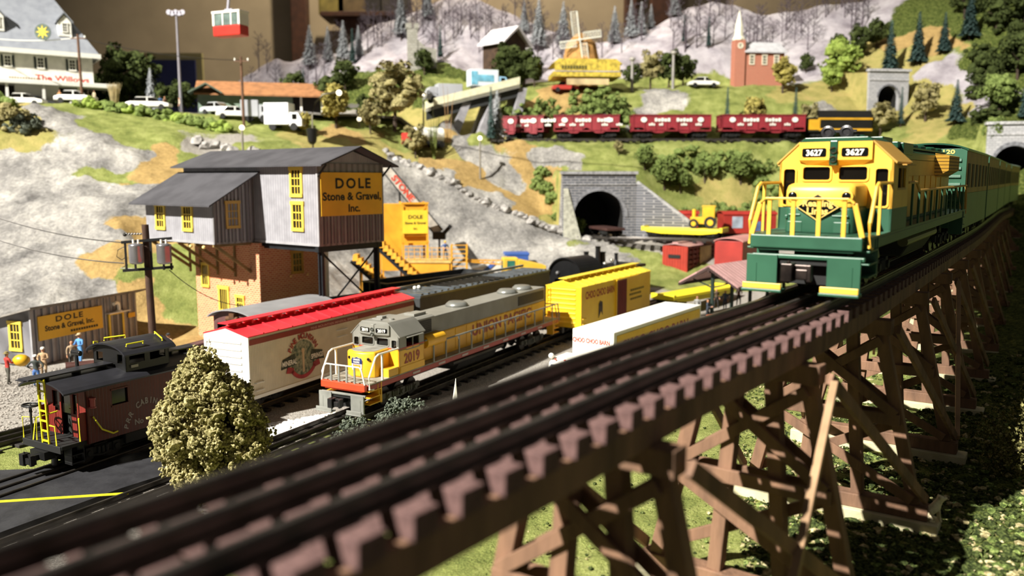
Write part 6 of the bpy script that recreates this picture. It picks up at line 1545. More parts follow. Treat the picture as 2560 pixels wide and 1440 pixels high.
TL=[ # kind, px, Y, height, label
 ('dark',338,121,9.5,'tall dark tree right of the white hotel'),('dark',285,124,6.5,'dark tree close to the hotel corner, lower than its neighbour'),('dark',380,126,5.5,'dark tree between the tall tree and the snowy spruce by the blue doorway'),
 ('snowy',392,118,6.5,'snow dusted spruce in front of the blue doorway'),('dark',430,118,4.2,'low dark tree under the floodlight mast'),('dark',470,119,4.8,'dark tree just right of the floodlight mast'),
 ('olive',990,112,9.6,'tall olive tree standing between the brown hollow and the road bridge'),('gold',845,108,5.8,'golden olive tree under the arched street lamp'),('dark',835,118,5.2,'dark tree behind the arched street lamp'),
 ('olive',930,109,4.4,'round olive tree left of the tall olive tree'),('olive',1040,107,4.5,'loose olive tree right of the tall olive tree'),('dark',915,112,3.4,'small dark tree at the roadside, left of the round olive tree'),
 ('green',1660,110.5,4.6,'broad green tree directly above the tunnel wing wall'),('green',1760,112.5,4.0,'green tree on the bank, second right of the tunnel portal'),('green',1850,112.5,4.4,'green tree on the bank left of the green locomotive cab'),('green',1610,111,3.4,'smaller green tree at the right end of the portal coping'),('green',1850,108,3.6,'green tree low on the bank near the red cars'),
 ('olive',1545,112.5,1.9,'single small olive bush on the slope above the tunnel portal'),('dark',1745,104,3.2,'dark bush behind the yellow flat car'),('green',1700,111,3.2,'green bush filling the bank between portal and upper railway'),
 ('gold',1880,119.5,5.0,'golden tree in front of the brick church, left one'),('gold',1945,127,5.2,'golden tree overlapping the brick church right end'),('thin',1811,118.5,7.2,'slim dark spruce standing at the railway left of the church'),('thin',1979,119,7.2,'slim dark spruce standing at the railway right of the church'),
 ('olive',2015,119,4.2,'olive tree beside the slim spruce, above the maroon cars end'),('bright',2085,131,6.5,'bright green tree on the right hill'),('bright',2065,128,4.2,'smaller bright green tree at the foot of the bright one'),
 ('spruce',2205,129,9.0,'tall blue green spruce on the right hill, left of a pair'),('spruce',2272,129,8.2,'tall blue green spruce on the right hill, right of a pair'),('spruce',2335,128,6.2,'smaller blue green spruce by the snowy path'),('spruce',2395,128,8.5,'dark spruce high on the right hill near the shaded crag'),
 ('olive',2190,119,5.0,'olive tree in front of the pale portal wall, left one'),('thin',2240,119,6.0,'spruce in front of the pale portal wall'),('olive',2300,118.5,5.6,'large olive tree right of the pale portal wall'),('spruce',2375,114,6.0,'leaning spruce on the dry slope left of the right edge portal'),
 ('dark',2130,136,5.5,'dark tree on the ridge above the bright green tree'),('dark',2080,138,4.2,'dark bush on the snowy foot above the bright tree'),('dark',2170,137,4.6,'dark tree between the ridge and the spruce pair'),('dark',2000,138,3.4,'dark bush behind the church roof end'),
 ('dark',1225,128,5.6,'dark tree in front of the black roofed house, left one'),('dark',1335,130,4.6,'dark tree left of the windmill'),('dark',1290,131,4.2,'dark tree under the black roofed house'),('olive',1620,131,5.8,'tall olive tree between windmill and church'),('dark',1665,131,5.8,'dark tree left of the church'),('dark',1700,132,5.0,'dark tree near the second lamp post'),
 ('dark',1575,131,3.6,'dark bush right of the windmill hedge'),('snowy',1243,115,7.4,'dark green slender tree in front of the bridge'),('thin',1228,113,7.5,'blue green slender spruce in front of the bridge'),
 ('dark',1275,134.5,6.8,'dark tree in front of the snow roofed mountain house, left one'),('dark',1308,134,6.2,'dark tree in front of the snow roofed mountain house, right one'),('dark',745,132,4.8,'dark tree behind the brown roofed house'),('dark',870,132,5.0,'dark tree at the foot of the snowy mountain, left of the brown hollow'),('dark',1065,134,4.2,'dark tree below the stone ruin'),
 ('green',2480,112,5.5,'green tree on the shaded hill above the right edge portal'),('dark',2440,118,6.0,'dark tree on the shaded crag'),('dark',2520,116,7.0,'dark tree at the right edge high on the crag'),('green',2470,106,4.0,'green bush left of the right edge portal'),('spruce',2545,110,6.0,'shaded spruce at the right edge above the portal'),
 ('dark',2460,126,6.5,'dark tree at the top right, below the frame edge'),('dark',2530,124,7.5,'dark tree in the top right corner'),('dark',2380,134,6.0,'dark tree above the tan crag'),
 ('gold',765,104,2.8,'small golden bush behind the street lamp foot'),('olive',2060,118.5,3.4,'olive bush above the black and yellow locomotive')]
for k,px,Y,h,lb in TL: plant_at(k,px,Y,h,lb)
# snowy spruces along the mountain skyline and the bare woods
SN=[(738,150,6.5),(786,151,7.5),(830,150,6.5),(1345,149,9.2),(1405,150,7.8),(1530,150,7.0),(1570,150,7.2),(1595,150,6.0),(1675,154,6.2),(1618,152,4.6),(868,147,7.0),(1010,150,9),(1075,152,8),(905,146,5.5),(1310,152,6)]
for i,(px,Y,h) in enumerate(SN): plant_at('snowy',px,Y,h,'snow covered spruce on the skyline of the snowy mountains','snowy skyline spruces')
for i,(px,Y,h) in enumerate([(890,144,6.0),(768,146,5.5),(1700,144,5.0),(1760,143,5.5),(700,147,4.6),(1225,143,5.5),(1850,141,5.0),(1105,143,6)]): plant_at('thin',px,Y,h,'thin dark spruce on the lower snow slope','thin spruces on the snow slope')
random.seed(77)
lab_b='bare brown tree in the winter woods on the snowy mountains'
cells=[(900+i*17+random.uniform(-8,8),random.uniform(143,152)) for i in range(32)]+[(640+i*20,random.uniform(147,151)) for i in range(12)]+[(1660+i*13+random.uniform(-7,7),random.uniform(142,153)) for i in range(38)]+[(1380+i*24,random.uniform(145,150)) for i in range(10)]+[(930+i*22+random.uniform(-9,9),random.uniform(150,155)) for i in range(20)]
for px,Y in cells: plant_at(random.choice(('barea','bareb')),px,Y,random.uniform(4.2,6.5),lab_b,'bare trees of the winter woods')
for k in KIND.values():
    def rm(o):
        for c in list(o.children): rm(c)
        bpy.data.objects.remove(o,do_unlink=True)
    rm(k[0])
# low hedges of bushes on the meadow rim and banks: each bush an object
BS=[(40,88,'bush at the left edge on top of the rock slope'),(20,90,'second bush at the left edge of the meadow'),(65,90,'bush where the rock slope meets the meadow')]
def bush(px,Y,rad,m,label,seed,group=None,n=26):
    x=atY(px,500,Y)[0]; z=tz(x,Y); b=foam(n,rad,.42*min(1,rad[0]/1.5)+.1,1,.8,.6,None,seed,.3); q=leafy(n*16,(rad[0]*.95,rad[1]*.95,rad[2]),.17,seed)
    nn=len(b.v); b.v+=q.v; b.f+=[tuple(i+nn for i in f) for f in q.f]; b.m+=q.m
    return tag(b.build('bush',m,None,loc=(x,Y,z+rad[2]*.35)),label,'bush',group)
bush(25,87,(2.6,1.6,1.5),lOlive,'olive bush at the left edge on top of the rock slope',41); bush(70,87.5,(1.8,1.4,1.2),lGray,'gray green bush where the rock slope meets the meadow',42); bush(15,91,(2.6,1.6,1.3),lGreen,'green bush at the left edge behind the olive one',43)
for i,px in enumerate(range(235,560,36)): bush(px+random.uniform(-8,8),100.5-abs(i-4)*.2,(1.6,1.1,.75),lGreen if i%3 else lBright,'green bush of the hedge along the meadow below the parked cars',50+i,'meadow hedge bushes')
for i,(px,Y) in enumerate(((1330,120.5),(1300,121),(1360,122),(1450,120.5),(1490,121),(1530,122),(1470,123),(1550,120.6),(1510,123.5))): bush(px,Y,(2.9,1.8,1.9),lGreen,'green bush on the bank behind the maroon hopper train','bank bushes behind the hopper train' and 70+i,'bank bushes behind the hopper train')
for i,(px,Y) in enumerate(((1345,110),(1365,109),(1385,108),(1400,107),(1420,106),(1440,105),(1350,111))): bush(px,Y,(1.2,.9,.8),lGreen,'green bush in the row running down to the tunnel portal',85+i,'bushes beside the tunnel portal')
for i,(px,Y) in enumerate(((1900,113.5),(1925,112),(1890,110.5),(1800,113.5),(1720,113.5),(1700,108),(1790,110.5),(1835,110))): bush(px,Y,(2.7,1.7,1.5),lGreen,'green bush on the bank below the upper railway',95+i,'bank bushes below the upper railway')
for i,(px,Y) in enumerate(((2440,118),(2470,120),(2500,114),(2450,112),(2530,118),(2500,124),(2550,122),(2420,124))): bush(px,Y,(2.6,1.6,1.5),lDark,'dark bush on the shaded crag at the right',110+i,'dark crag bushes')
# prickly dry bush at the right edge of the trestle bank
x,y,_=atZ(2570,1180,2.3); r=thing('dry_bush','twiggy yellow green bush at the right edge beside the trestle','bush',(x,y,tz(x,y)),0)
leafy(2600,(1.5,1.2,1.5),.07,130,hollow=.2).build('foliage',leafmat('dry_yellow_green','#2d2c1b','#6c6a3e','#a59d6a'),r,loc=(0,0,1.1)); b=MB()
for k in range(18): a=random.random()*6.3; b.tube([(0,0,0),(math.cos(a)*.6,math.sin(a)*.6,1.0),(math.cos(a)*1.5,math.sin(a)*1.3,random.uniform(1,2.4))],[.04,.03,.012],4)
b.build('twigs',lBrown,r)
# leaf litter and tufts under and beside the trestle, too many to count
def litter():
    random.seed(9); b=MB()
    for i in range(9000):
        px=random.uniform(1180,2640) if i%3==0 else random.uniform(1850,2640); py=random.uniform(900,1500); x,y,_=atZ(px,py,2.25)
        if y>48: continue
        # right of the trestle: leafy; left: sparse
        z=2.25
        s=random.uniform(.03,.10)*(1 if px>1850 else .55); u=Vector((random.gauss(0,1),random.gauss(0,1),random.gauss(0,.6))).normalized(); v=u.cross(Vector((0,0,1))).normalized(); 
        b.k=0 if random.random()<.6 else (1 if random.random()<.6 else 2)
        o=Vector((x,y,z)); b.pend=(o,u,v,s)
        b.add([o-u*s,o-v*s*.5+Vector((0,0,s*.7)),o+u*s,o+v*s*.5],[(0,1,2,3)])
    for i in range(5200):
        px=random.uniform(1860,2700) if i%16 else random.uniform(1250,1900); py=random.uniform(880,1500); x,y,_=atZ(px,py,2.25)
        if y>46: continue
        b.k=random.choice((0,0,0,0,0,2,1)); rr=random.uniform(.05,.17)*(1 if px>1900 else .5); b.ball((x,y,2.25),rr,1,(1,1,.7),.6,3)
    V=np.array([v for v in b.v]); zz=hz(V[:,:2]); q=[(v[0],v[1],float(k)+(v[2]-2.25)+.03) for v,k in zip(b.v,zz)]; b.v=q
    tag(b.build('leaf_litter',[lDark,leafmat('litter_tan','#7c7350','#a79c70','#d2c79c'),lGreen],None),'scattered leaves and moss under and beside the trestle','leaf litter',kind='stuff')
litter()
# white and gray stones
def pebbles(name,label,poly,n,r0,r1,m,zf=0,kind='stuff'):
    random.seed(hash(label)%1000); b=MB(); xs=[p[0] for p in poly]; ys=[p[1] for p in poly]; c=0
    def ins(x,y):
        k=False; j=len(poly)-1
        for i in range(len(poly)):
            if (poly[i][1]>y)!=(poly[j][1]>y) and x<(poly[j][0]-poly[i][0])*(y-poly[i][1])/(poly[j][1]-poly[i][1])+poly[i][0]: k=not k
            j=i
        return k
    while c<n:
        x=random.uniform(min(xs),max(xs)); y=random.uniform(min(ys),max(ys))
        if not ins(x,y): continue
        rr=random.uniform(r0,r1); b.ball((x,y,zf+rr*.3),rr,1,(1,random.uniform(.7,1),.7),.35,1.5); c+=1
    return tag(b.build(name,m,None),label,'gravel',kind=kind)
Q=[atZ(px,py,.1)[:2] for px,py in ((630,1065),(700,1052),(835,1030),(880,1040),(830,1062),(700,1102),(640,1118))]
pebbles('white_gravel','bright white pebbles between the two yard tracks beside the locomotive pilot',Q,1500,.05,.12,mat('pebble_white','#f3f1ea',.8,0,.05,60),.02)
Q=[atZ(px,py,0)[:2] for px,py in ((-200,960),(0,930),(330,905),(520,900),(480,930),(200,1010),(60,1075),(-200,1150))]
pebbles('gravel_lot','fine gray gravel of the lot in front of the shed',Q,3500,.03,.09,mat('pebble_gray','#a39c93',.85,0,.2,60),0)
# rocks along the quarry rim and behind the works roof: separate boulders
def rocks(pts,label,group,m,r0,r1):
    for i,(px,Y) in enumerate(pts):
        x=atY(px,500,Y)[0]; rr=random.uniform(r0,r1); b=MB(); b.ball((0,0,0),rr,2,(1.25,.9,.75),.55,1.4)
        tag(b.build('boulder',m,None,loc=(x,Y,tz(x,Y)+rr*.3),rotz=random.random()*6),label,'rock',group)
mRockL=mat('boulder_gray','#b4b0ab',.9,0,.3,60,'#75726e',.4,200)
rocks([(965+i*14+random.uniform(-4,4),104.6-i*.07) for i in range(43)],'pale gray boulder in the row along the quarry rim','boulders on the quarry rim',mRockL,.35,.75)
rocks([(500+i*15+random.uniform(-4,4),93.4+random.uniform(-.8,.8)) for i in range(15)],'pale boulder in the pile behind the works roof','boulders behind the works roof',mRockL,.5,.9)
# ================================================================ ROOM BEHIND THE LAYOUT
mWall=mat('wall_tan','#a3947a',.9,0,.05,8); mBeam=mat('dark_wood_beam','#4a2a18',.6,0,.2,30)
def st(o,l=None): return tag(o,l,None,None,'structure')
b=MB(); b.box(-330,330,235,238,-60,170); st(b.build('wall_back',mWall,None))
b=MB(); b.box(-333,-330,-60,238,-60,170); st(b.build('wall_left',mWall,None))
def beamcol(u0,u1,Y,nm):
    x0=atY(u0,60,Y)[0]; x1=atY(u1,60,Y)[0]; b=MB(); b.box(x0,x1,Y,Y+4,-60,170); st(b.build(nm,mBeam,None,bevel=.2))
beamcol(727,766,228,'trim_1'); beamcol(1563,1592,228,'trim_2'); beamcol(1628,1694,226,'trim_3')
x0=atY(800,30,222)[0]; x1=atY(1245,30,222)[0]; z=atY(900,40,222)[2]
sh=thing('wall_shelf','dark wooden wall shelf with curved brackets high on the back wall','shelf',(x0,222,z),0)
MB().box(0,x1-x0,0,12,0,1.2).build('shelf_board',mBeam,sh,bevel=.1)
b=MB(); b.prism([(3,0),(3,-1.5),(7,-4),(9,-9),(11,-9),(11,0)],'y',4,6); b.prism([(x1-x0-4,0),(x1-x0-4,-2),(x1-x0-8,-4),(x1-x0-10,-9),(x1-x0-12,-9),(x1-x0-12,0)],'y',4,6); isl(b,'bracket',mBeam,sh)
for i,(u,wd,h,c,lb) in enumerate(((830,7,6,'#8a7c3a','olive box on the wall shelf'),(880,8,7,'#6d5a3a','brown box on the wall shelf'),(935,5,9,'#2a2520','black box on the wall shelf'),(985,8,6,'#3a342c','dark gray box on the wall shelf'))):
    x=atY(u,30,226)[0]; b=MB(); b.box(-wd/2,wd/2,0,5,0,h); b.box(-wd/2+.4,wd/2-.4,-.15,0,.5,h-.5); tag(b.build('storage_box',mat('box_'+c[1:],c,.7,0,.2,20),None,loc=(x,226,z+1.2),bevel=.1),lb,'box')
# blue doorway far back
x=atY(430,180,190)[0]; dz=atY(430,150,190)[2]
b=MB(); b.box(-5.2,5.2,0,.6,-40,0); st(b.build('door_1',mat('door_blue','#232b5c',.6,0,.1),None,loc=(x,190,dz)))
b=MB(); b.box(-6.6,6.6,.5,1.6,0,1.6); b.box(-6.6,-5.2,.5,1.6,-40,0); b.box(5.2,6.6,.5,1.6,-40,0); st(b.build('trim_4',mat('door_trim','#a39a6a',.7,0,.05),None,loc=(x,190,dz)))

# ================================================================ PLATEAU WITH THE HOTEL
mHW=stripes('hotel_clapboard','#efece0','#d9d6ca',2,.22,.88,rough=.6); mHR=mat('hotel_roof','#8d9198',.7,0,.1,60,'#7f838b'); mShut=mat('shutter_black','#26302c',.6,0,.1); mWF=mat('frame_white','#f0eee4',.5,0,.03)
def hotel():
    r=thing('hotel','large white hotel with gray hipped roof and dormers on the plateau, top left','building',(-55,112,21),R(35))
    L=24; D=9; z1=7.35; zr=15; c=3.2
    b=MB(); b.box(-L,0,0,D,c,z1); b.build('upper_wall',mHW,r)
    b=MB(); b.box(-L,-.6,1.6,D,0,c); b.build('ground_floor',mat('recess_shade','#2c2723',.8,0,.2),r)  # shade under the canopy painted as a dark wall colour
    b=MB(); b.add([(-L-.6,-.8,z1),(.8,-.8,z1),(.8,D+.8,z1),(-L-.6,D+.8,z1),(-3.6,D/2,zr),(-L+3,D/2,zr),(-L-.6,-.8,z1-.3),(.8,-.8,z1-.3),(.8,D+.8,z1-.3),(-L-.6,D+.8,z1-.3)],[(0,1,4,5),(1,2,4),(2,3,5,4),(3,0,5),(9,8,7,6),(0,6,7,1),(1,7,8,2),(2,8,9,3),(3,9,6,0)]); b.build('roof',mHR,r)
    b=MB(); b.box(-L-.7,.9,-.95,-.75,z1-.45,z1+.1); b.box(.75,.95,-.9,D+.9,z1-.45,z1+.1); b.build('gutter',mWF,r)
    b=MB(); b.box(-L,2.6,-1.6,1.6,c-.1,c+.45); b.build('canopy',mWF,r,bevel=.05)
    for i,x in enumerate((-2.4,-6.0,-9.6,-13.2,-16.8)): window(r,(x,-.0,5.95),(1,0,0),.9,1.5,2,3,fr=mWF,shut=mShut)
    for i in range(6): x=-L+2+i*4.0; MB().box(x-.15,x+.15,-1.3,-1.0,0,c-.1).build('canopy_post',mWF,r)
    for x in (-2.9,-10.4,-17.5):
        b=MB(); b.prism([(x-.75,9.6),(x+.75,9.6),(x+.75,11.4),(x,12.3),(x-.75,11.4)],'y',.6,3.6); d=b.build('dormer',mWF,r)
        window(d,(x,.6,10.7),(1,0,0),.7,1.2,2,3,fr=mWF)
        b=MB(); b.prism([(x-1.0,11.3),(x,12.5),(x+1.0,11.3),(x+1.0,11.5),(x,12.7),(x-1.0,11.5)],'y',.4,3.8); b.build('dormer_roof',mHR,d)
    b=MB(); b.text('The Willows',(-3.6,-.0,c+.62),(1,0,0),(0,0,1),.95,stretch=1.25); b.build('red_lettering',mat('script_red','#b8453c',.5,0,.1),r)
    b=MB()
    for k in range(12): b.box(-9.6+k*.3,-9.42+k*.3,-.03,0,c+.65,c+.85)
    b.build('brown_lettering',mat('script_brown','#8a7558',.6,0,.1),r)
hotel()
x,y,z=atY(107,80,102); r=thing('star_ornament','yellow star on a dark green disc hanging in front of the hotel roof','ornament',(x,y,z),0)
b=MB(); b.lathe((0,0,0),[(.95,-.05),(.95,.05)],24,'y'); b.build('disc',mat('disc_green','#4e6154',.6,0,.2),r)
b=MB(); pts=[((.85 if k%2==0 else .32)*math.sin(PI*k/8),(.85 if k%2==0 else .32)*math.cos(PI*k/8)) for k in range(16)]; b.prism(pts,'y',-.1,-.05); b.build('star',mat('star_yellow','#f0d234',.5,0,.05),r)
def upole(px,Y,zt,label,h=None):
    x,_,z=atY(px,zt,Y); g0=tz(x,Y); r=thing('utility_pole',label,'utility pole',(x,Y,g0),0)
    b=MB(); b.cyl((0,0,-.3),(-.05,0,z-g0),.17,.14,n=10); b.build('pole',mat('pole_brown_light','#6b4a33',.7,0,.2,60),r)
    b=MB(); b.bar((-.9,0,z-g0-.5),(.9,0,z-g0-.5),.12); b.build('crossarm',mat('pole_brown_light','#6b4a33'),r)
    b=MB()
    for q in (-.8,.8): b.cyl((q,0,z-g0-.45),(q,0,z-g0-.15),.1,n=8)
    isl(b,'insulator',mWF,r); return (x,Y,z)
A_=upole(195,103,85,'brown utility pole in front of the white hotel'); B_=upole(603,104,142,'brown utility pole in front of the brown roofed house')
wire('string_wire','thin string of lights from the left edge to the hotel utility pole',atY(-120,78,103),(A_[0],A_[1],A_[2]-.4),.7,.05,m=mWF); wire('power_line','thin wire between the two utility poles on the plateau',(A_[0],A_[1],A_[2]-.4),(B_[0],B_[1],B_[2]-.4),.6,.04)
# floodlight mast
x=atY(440,20,114)[0]; g0=tz(x,114); zt=atY(440,38,114)[2]; r=thing('floodlight_mast','tall gray floodlight mast with a cluster of lamps','lamp post',(x,114,g0),0)
b=MB(); b.cyl((0,0,-.3),(0,0,zt-g0),.22,.13,n=12); b.box(-.9,.9,-.1,.1,zt-g0-.1,zt-g0+.1); b.build('mast',mat('mast_gray','#a39fa6',.4,.4,.1),r)
for k in range(5): b=MB(); xx=-.9+.45*k; b.cyl((xx,-.25,zt-g0+.35-.12*(k%2)),(xx,.15,zt-g0+.35-.12*(k%2)),.33,.2,n=14); b.build('flood_lamp',mat('lamp_gray_white','#c9c5d0',.3,.3,.1),r)
# gondola
x,y,z=atY(578,92,92); r=thing('cable_car','red and white cable car gondola hanging in front of the back wall','cable car',(x,y,z),R(-22))
b=MB(); b.box(-1.8,1.8,-.75,.75,0,1.1); b.build('lower_body',mat('gondola_red','#c8352a',.35,0,.08),r,bevel=.12)
b=MB(); b.box(-1.75,1.75,-.7,.7,1.1,2.35); b.build('window_band',mat('gondola_glass','#7d8f88',.15,.1,.2),r,bevel=.06)
b=MB(); b.box(-1.85,1.85,-.8,.8,2.35,2.6); b.box(-1.8,-1.55,-.76,.76,1.1,2.4); b.box(1.55,1.8,-.76,.76,1.1,2.4); b.box(-.5,-.35,-.77,.77,1.1,2.4); b.box(.6,.75,-.77,.77,1.1,2.4); b.build('frame',mWF,r,bevel=.03)
b=MB(); b.box(-.5,.5,-.3,.3,2.6,2.85); b.bar((-.3,0,2.7),(.25,0,6.2),.22,.22); b.build('hanger_arm',mat('arm_gray','#b4b1bb',.4,.3,.1),r)
b=MB(); b.box(-.5,1.2,-.2,.2,6.1,6.5); 
for q in (-.3,.3,.9): b.cyl((q,-.15,6.6),(q,.15,6.6),.2,n=12)
b.build('carriage',mat('arm_gray','#b4b1bb'),r)
wire('haul_cable','steel cable above the frame that carries the cable car',(x-30,y+6,z+7.2),(x+32,y-4,z+6.4),.0,.07)
# vehicles
def car(px,Y,label,col,yaw=0,L=4.6,z=None,kind='car',top=None):
    x=atY(px,250,Y)[0]; zz=tz(x,Y)+.05 if z is None else z; r=thing('car',label,'car',(x,Y,zz),yaw); m=mat('car_'+label[:9],col,.25,0,.05,20,coat=.5)
    b=MB(); b.prism([(-L/2,.35),(L/2,.35),(L/2,.75),(L/2-.9,.95),(-L/2+.6,.98),(-L/2,.8)],'y',-.85,.85); b.build('car_body',m,r,bevel=.08)
    b=MB(); b.prism([(-L/2+.7,.95),(L/2-1.1,.95),(L/2-1.9,1.45),(-L/2+1.3,1.45)],'y',-.76,.76); b.build('window_band',mGlassD,r,bevel=.04)
    b=MB(); b.prism([(-L/2+1.2,1.42),(L/2-1.8,1.42),(L/2-1.95,1.52),(-L/2+1.35,1.52)],'y',-.74,.74); b.box(-.05,.1,-.8,.8,.95,1.45); b.build('car_roof',top or m,r)
    for q in (-L/2+.85,L/2-.9):
        for sy in (-1,1): b=MB(); b.cyl((q,sy*.65,.33),(q,sy*.88,.33),.33,n=14); b.build('wheel',mBlackM,r)
    return r
car(62,103.2,'white car at the far left of the row before the hotel','#eceae4',R(8)); car(190,103.5,'silver white car below the hotel utility pole','#e4e3e0',R(4)); car(372,105.5,'white car right of the dry grass tuft, by the hedge','#f2f1ec',R(6),5.2)
car(588,106.2,'white car in front of the green walled house','#e2e2e2',R(10)); car(545,108.5,'silver car behind the white one near the green walled house','#cfd2d6',R(-20)); car(1757,128.5,'white car parked alone on the green hill near the church','#f2f2ea',R(2),z=None)
car(1412,126.2,'red car at the foot of the windmill','#b8443c',R(4),4.0); car(95,107.5,'dark car behind the left white car, before the hotel','#2c2f33',R(10))
def van(px,Y,label,col,L,h,yaw=0,band=None,cabcol=None,z=None,py=None):
    x=atY(px,250,Y)[0]; zz=(tz(x,Y)+.05) if z is None else z; r=thing('box_truck',label,'truck',(x,Y,zz),yaw); m=mat('van_'+label[:12],col,.4,0,.06,20); mc=mat('vanc_'+label[:12],cabcol or col,.4,0,.06)
    MB().box(-L/2,L/2-1.5,-1.1,1.1,.7,h).build('cargo_box',m,r,bevel=.05)
    b=MB(); b.prism([(L/2-1.45,.5),(L/2+.1,.5),(L/2+.1,1.3),(L/2-.35,2.1),(L/2-1.45,2.15)],'y',-1,1); cb=b.build('cab',mc,r,bevel=.05)
    b=MB(); b.box(L/2-1.1,L/2-.5,-1.03,-1.0,1.3,1.95); b.build('cab_window',mGlassD,cb)
    if band: b=MB(); b.box(-L/2+.5,L/2-2.2,-1.14,-1.1,h*.45,h*.75); b.box(-L/2+.1,-L/2+1.0,-1.15,-1.1,.9,h-.3); b.build('side_marking',mat('band_'+band[1:],band,.5,0,.2),r)
    for q in (-L/2+1.0,L/2-.9):
        for sy in (-1,1): b=MB(); b.cyl((q,sy*.8,.45),(q,sy*1.08,.45),.45,n=14); b.build('wheel',mBlackM,r)
    return r
van(712,104.0,'white panel truck with windows, right of the parked cars','#f1f3f4',4.6,3.3,R(-6)); van(640,106.0,'gray box truck behind the white panel truck','#b4b6bc',3.6,2.7,R(12)); van(112,109.5,'white bus in front of the hotel canopy','#eceae2',6.4,3.0,R(25))
# green walled house with brown roof
x=atY(508,260,115)[0]; r=thing('roadside_house','low house with green gable wall and orange brown roof on the plateau','building',(x,112,tz(x,113)),R(14))
L=17;D=6; b=MB(); b.prism([(0,0),(D,0),(D,2.6),(D/2,4.2),(0,2.6)],'x',.4,L-4.5); b.build('house_wall',mat('wall_sage','#7d9080',.7,0,.1,40),r)
b=MB(); b.prism([(-.9,2.3),(D/2,4.25),(D+.9,2.3),(D+.9,2.5),(D/2,4.5),(-.9,2.5)],'x',0,L); b.build('roof',mat('roof_terracotta','#a8744a',.8,0,.15,60),r)
b=MB()
for q in (L-.6,L-3.4): b.box(q-.15,q+.15,.2,.5,0,2.5)
isl(b,'porch_post',mWF,r); b=MB(); b.box(L-4.5,L-.8,1.2,D,0,2.4); b.build('porch_back',mat('recess_shade','#2c2723'),r)  # dark back wall colour stands in for the porch shade
b=MB(); b.prism([(-.6,2.4),(1.6,3.6),(3.6,2.4),(3.6,2.6),(1.6,3.8),(-.6,2.6)],'y',-1.8,.6); b.build('gable_roof',mat('roof_green_gray','#5d6b5a',.8,0,.2),r)
# street lamps
def arm_lamp():
    x,_,z0=atY(780,335,99); g0=tz(x,99); r=thing('street_lamp','tall arched street lamp on a dark pot shaped base behind the works roof','street lamp',(x,99,g0),0)
    zt=atY(780,232,99)[2]-g0; zb=atY(780,350,99)[2]-g0
    b=MB(); b.tube([(0,0,-.4),(.1,0,zb),(.05,0,zt-2.6),(.5,0,zt-1.1),(1.4,0,zt-.2),(3.2,0,zt+.1)],.11,8); b.build('lamp_arm',mat('lamp_bronze','#6f6a58',.4,.4,.1),r,smooth=True)
    b=MB(); b.lathe((0,0,zb-.2),[(.25,-.3),(.5,.0),(.62,1.0),(.66,1.5),(.4,1.55)],18); b.build('pot_base',mBlack,r)
    b=MB(); b.ball((3.3,0,zt+.0),.34,2); b.build('globe',mat('globe_warm','#fff2d2',.3,0,.02,10,emit=2.2),r,smooth=True)
arm_lamp()
def post(px,Y,pyt,label,globe=True,col='#8a8478',r_=.1):
    x,_,z=atY(px,pyt,Y); g0=tz(x,Y); r=thing('lamp_post',label,'lamp post',(x,Y,g0),0); h=z-g0
    MB().cyl((0,0,-.3),(0,0,h),r_*1.25,r_,n=10).build('post',mat('post_'+col[1:],col,.5,.2,.1),r)
    if globe: b=MB(); b.ball((0,0,h+.12),.3,2); b.build('globe',mat('globe_warm','#fff2d2',.3,0,.02,10,emit=2.2),r,smooth=True)
    else: b=MB(); b.lathe((0,0,h-.1),[(.2,0),(.45,.25),(.45,.5),(.1,.65)],12); b.build('lamp_head',mat('lamp_cap','#b9b5ac',.4,.2,.1),r)
post(1200,107.5,348,'slim lamp post with white globe standing on the quarry rim'); post(1581,128,152,'gray lamp post on the hill right of the windmill',False,'#9a9690',.2); post(1684,129,136,'gray lamp post on the hill left of the church',False,'#9a9690',.2)
post(605,93,322,'short black lantern above the works roof'); post(898,110,92 if False else 300,'roadside lamp left of the bridge')
post(1058,118,238,'lamp with bright globe beside the red and white tanker')
# dry grass tuft and tall reeds
def tuft(px,Y,n,h,label,col,seed):
    random.seed(seed); x=atY(px,250,Y)[0]; b=MB()
    for i in range(n):
        a=random.random()*6.3; rr=random.random()*.3; s=random.uniform(.1,.9); b.tube([(math.cos(a)*rr,math.sin(a)*rr,-.1),(math.cos(a)*(rr+s*.5),math.sin(a)*(rr+s*.3),h*.6),(math.cos(a)*(rr+s),math.sin(a)*(rr+s*.5),h*random.uniform(.8,1))],[.05,.035,.01],4)
    tag(b.build('grass_tuft',mat('grass_'+col[1:],col,.9,0,.2,60),None,loc=(x,Y,tz(x,Y))),label,'grass')
tuft(286,106,90,3.0,'tall dry straw colored grass tuft beside the hotel canopy','#cbb98a',3); tuft(1082,108,20,5.5,'tall green reeds left of the gray chute','#7d8a44',4); tuft(1120,112,3,8.0,'three thin tan sticks leaning before the bridge end','#a8835a',5)
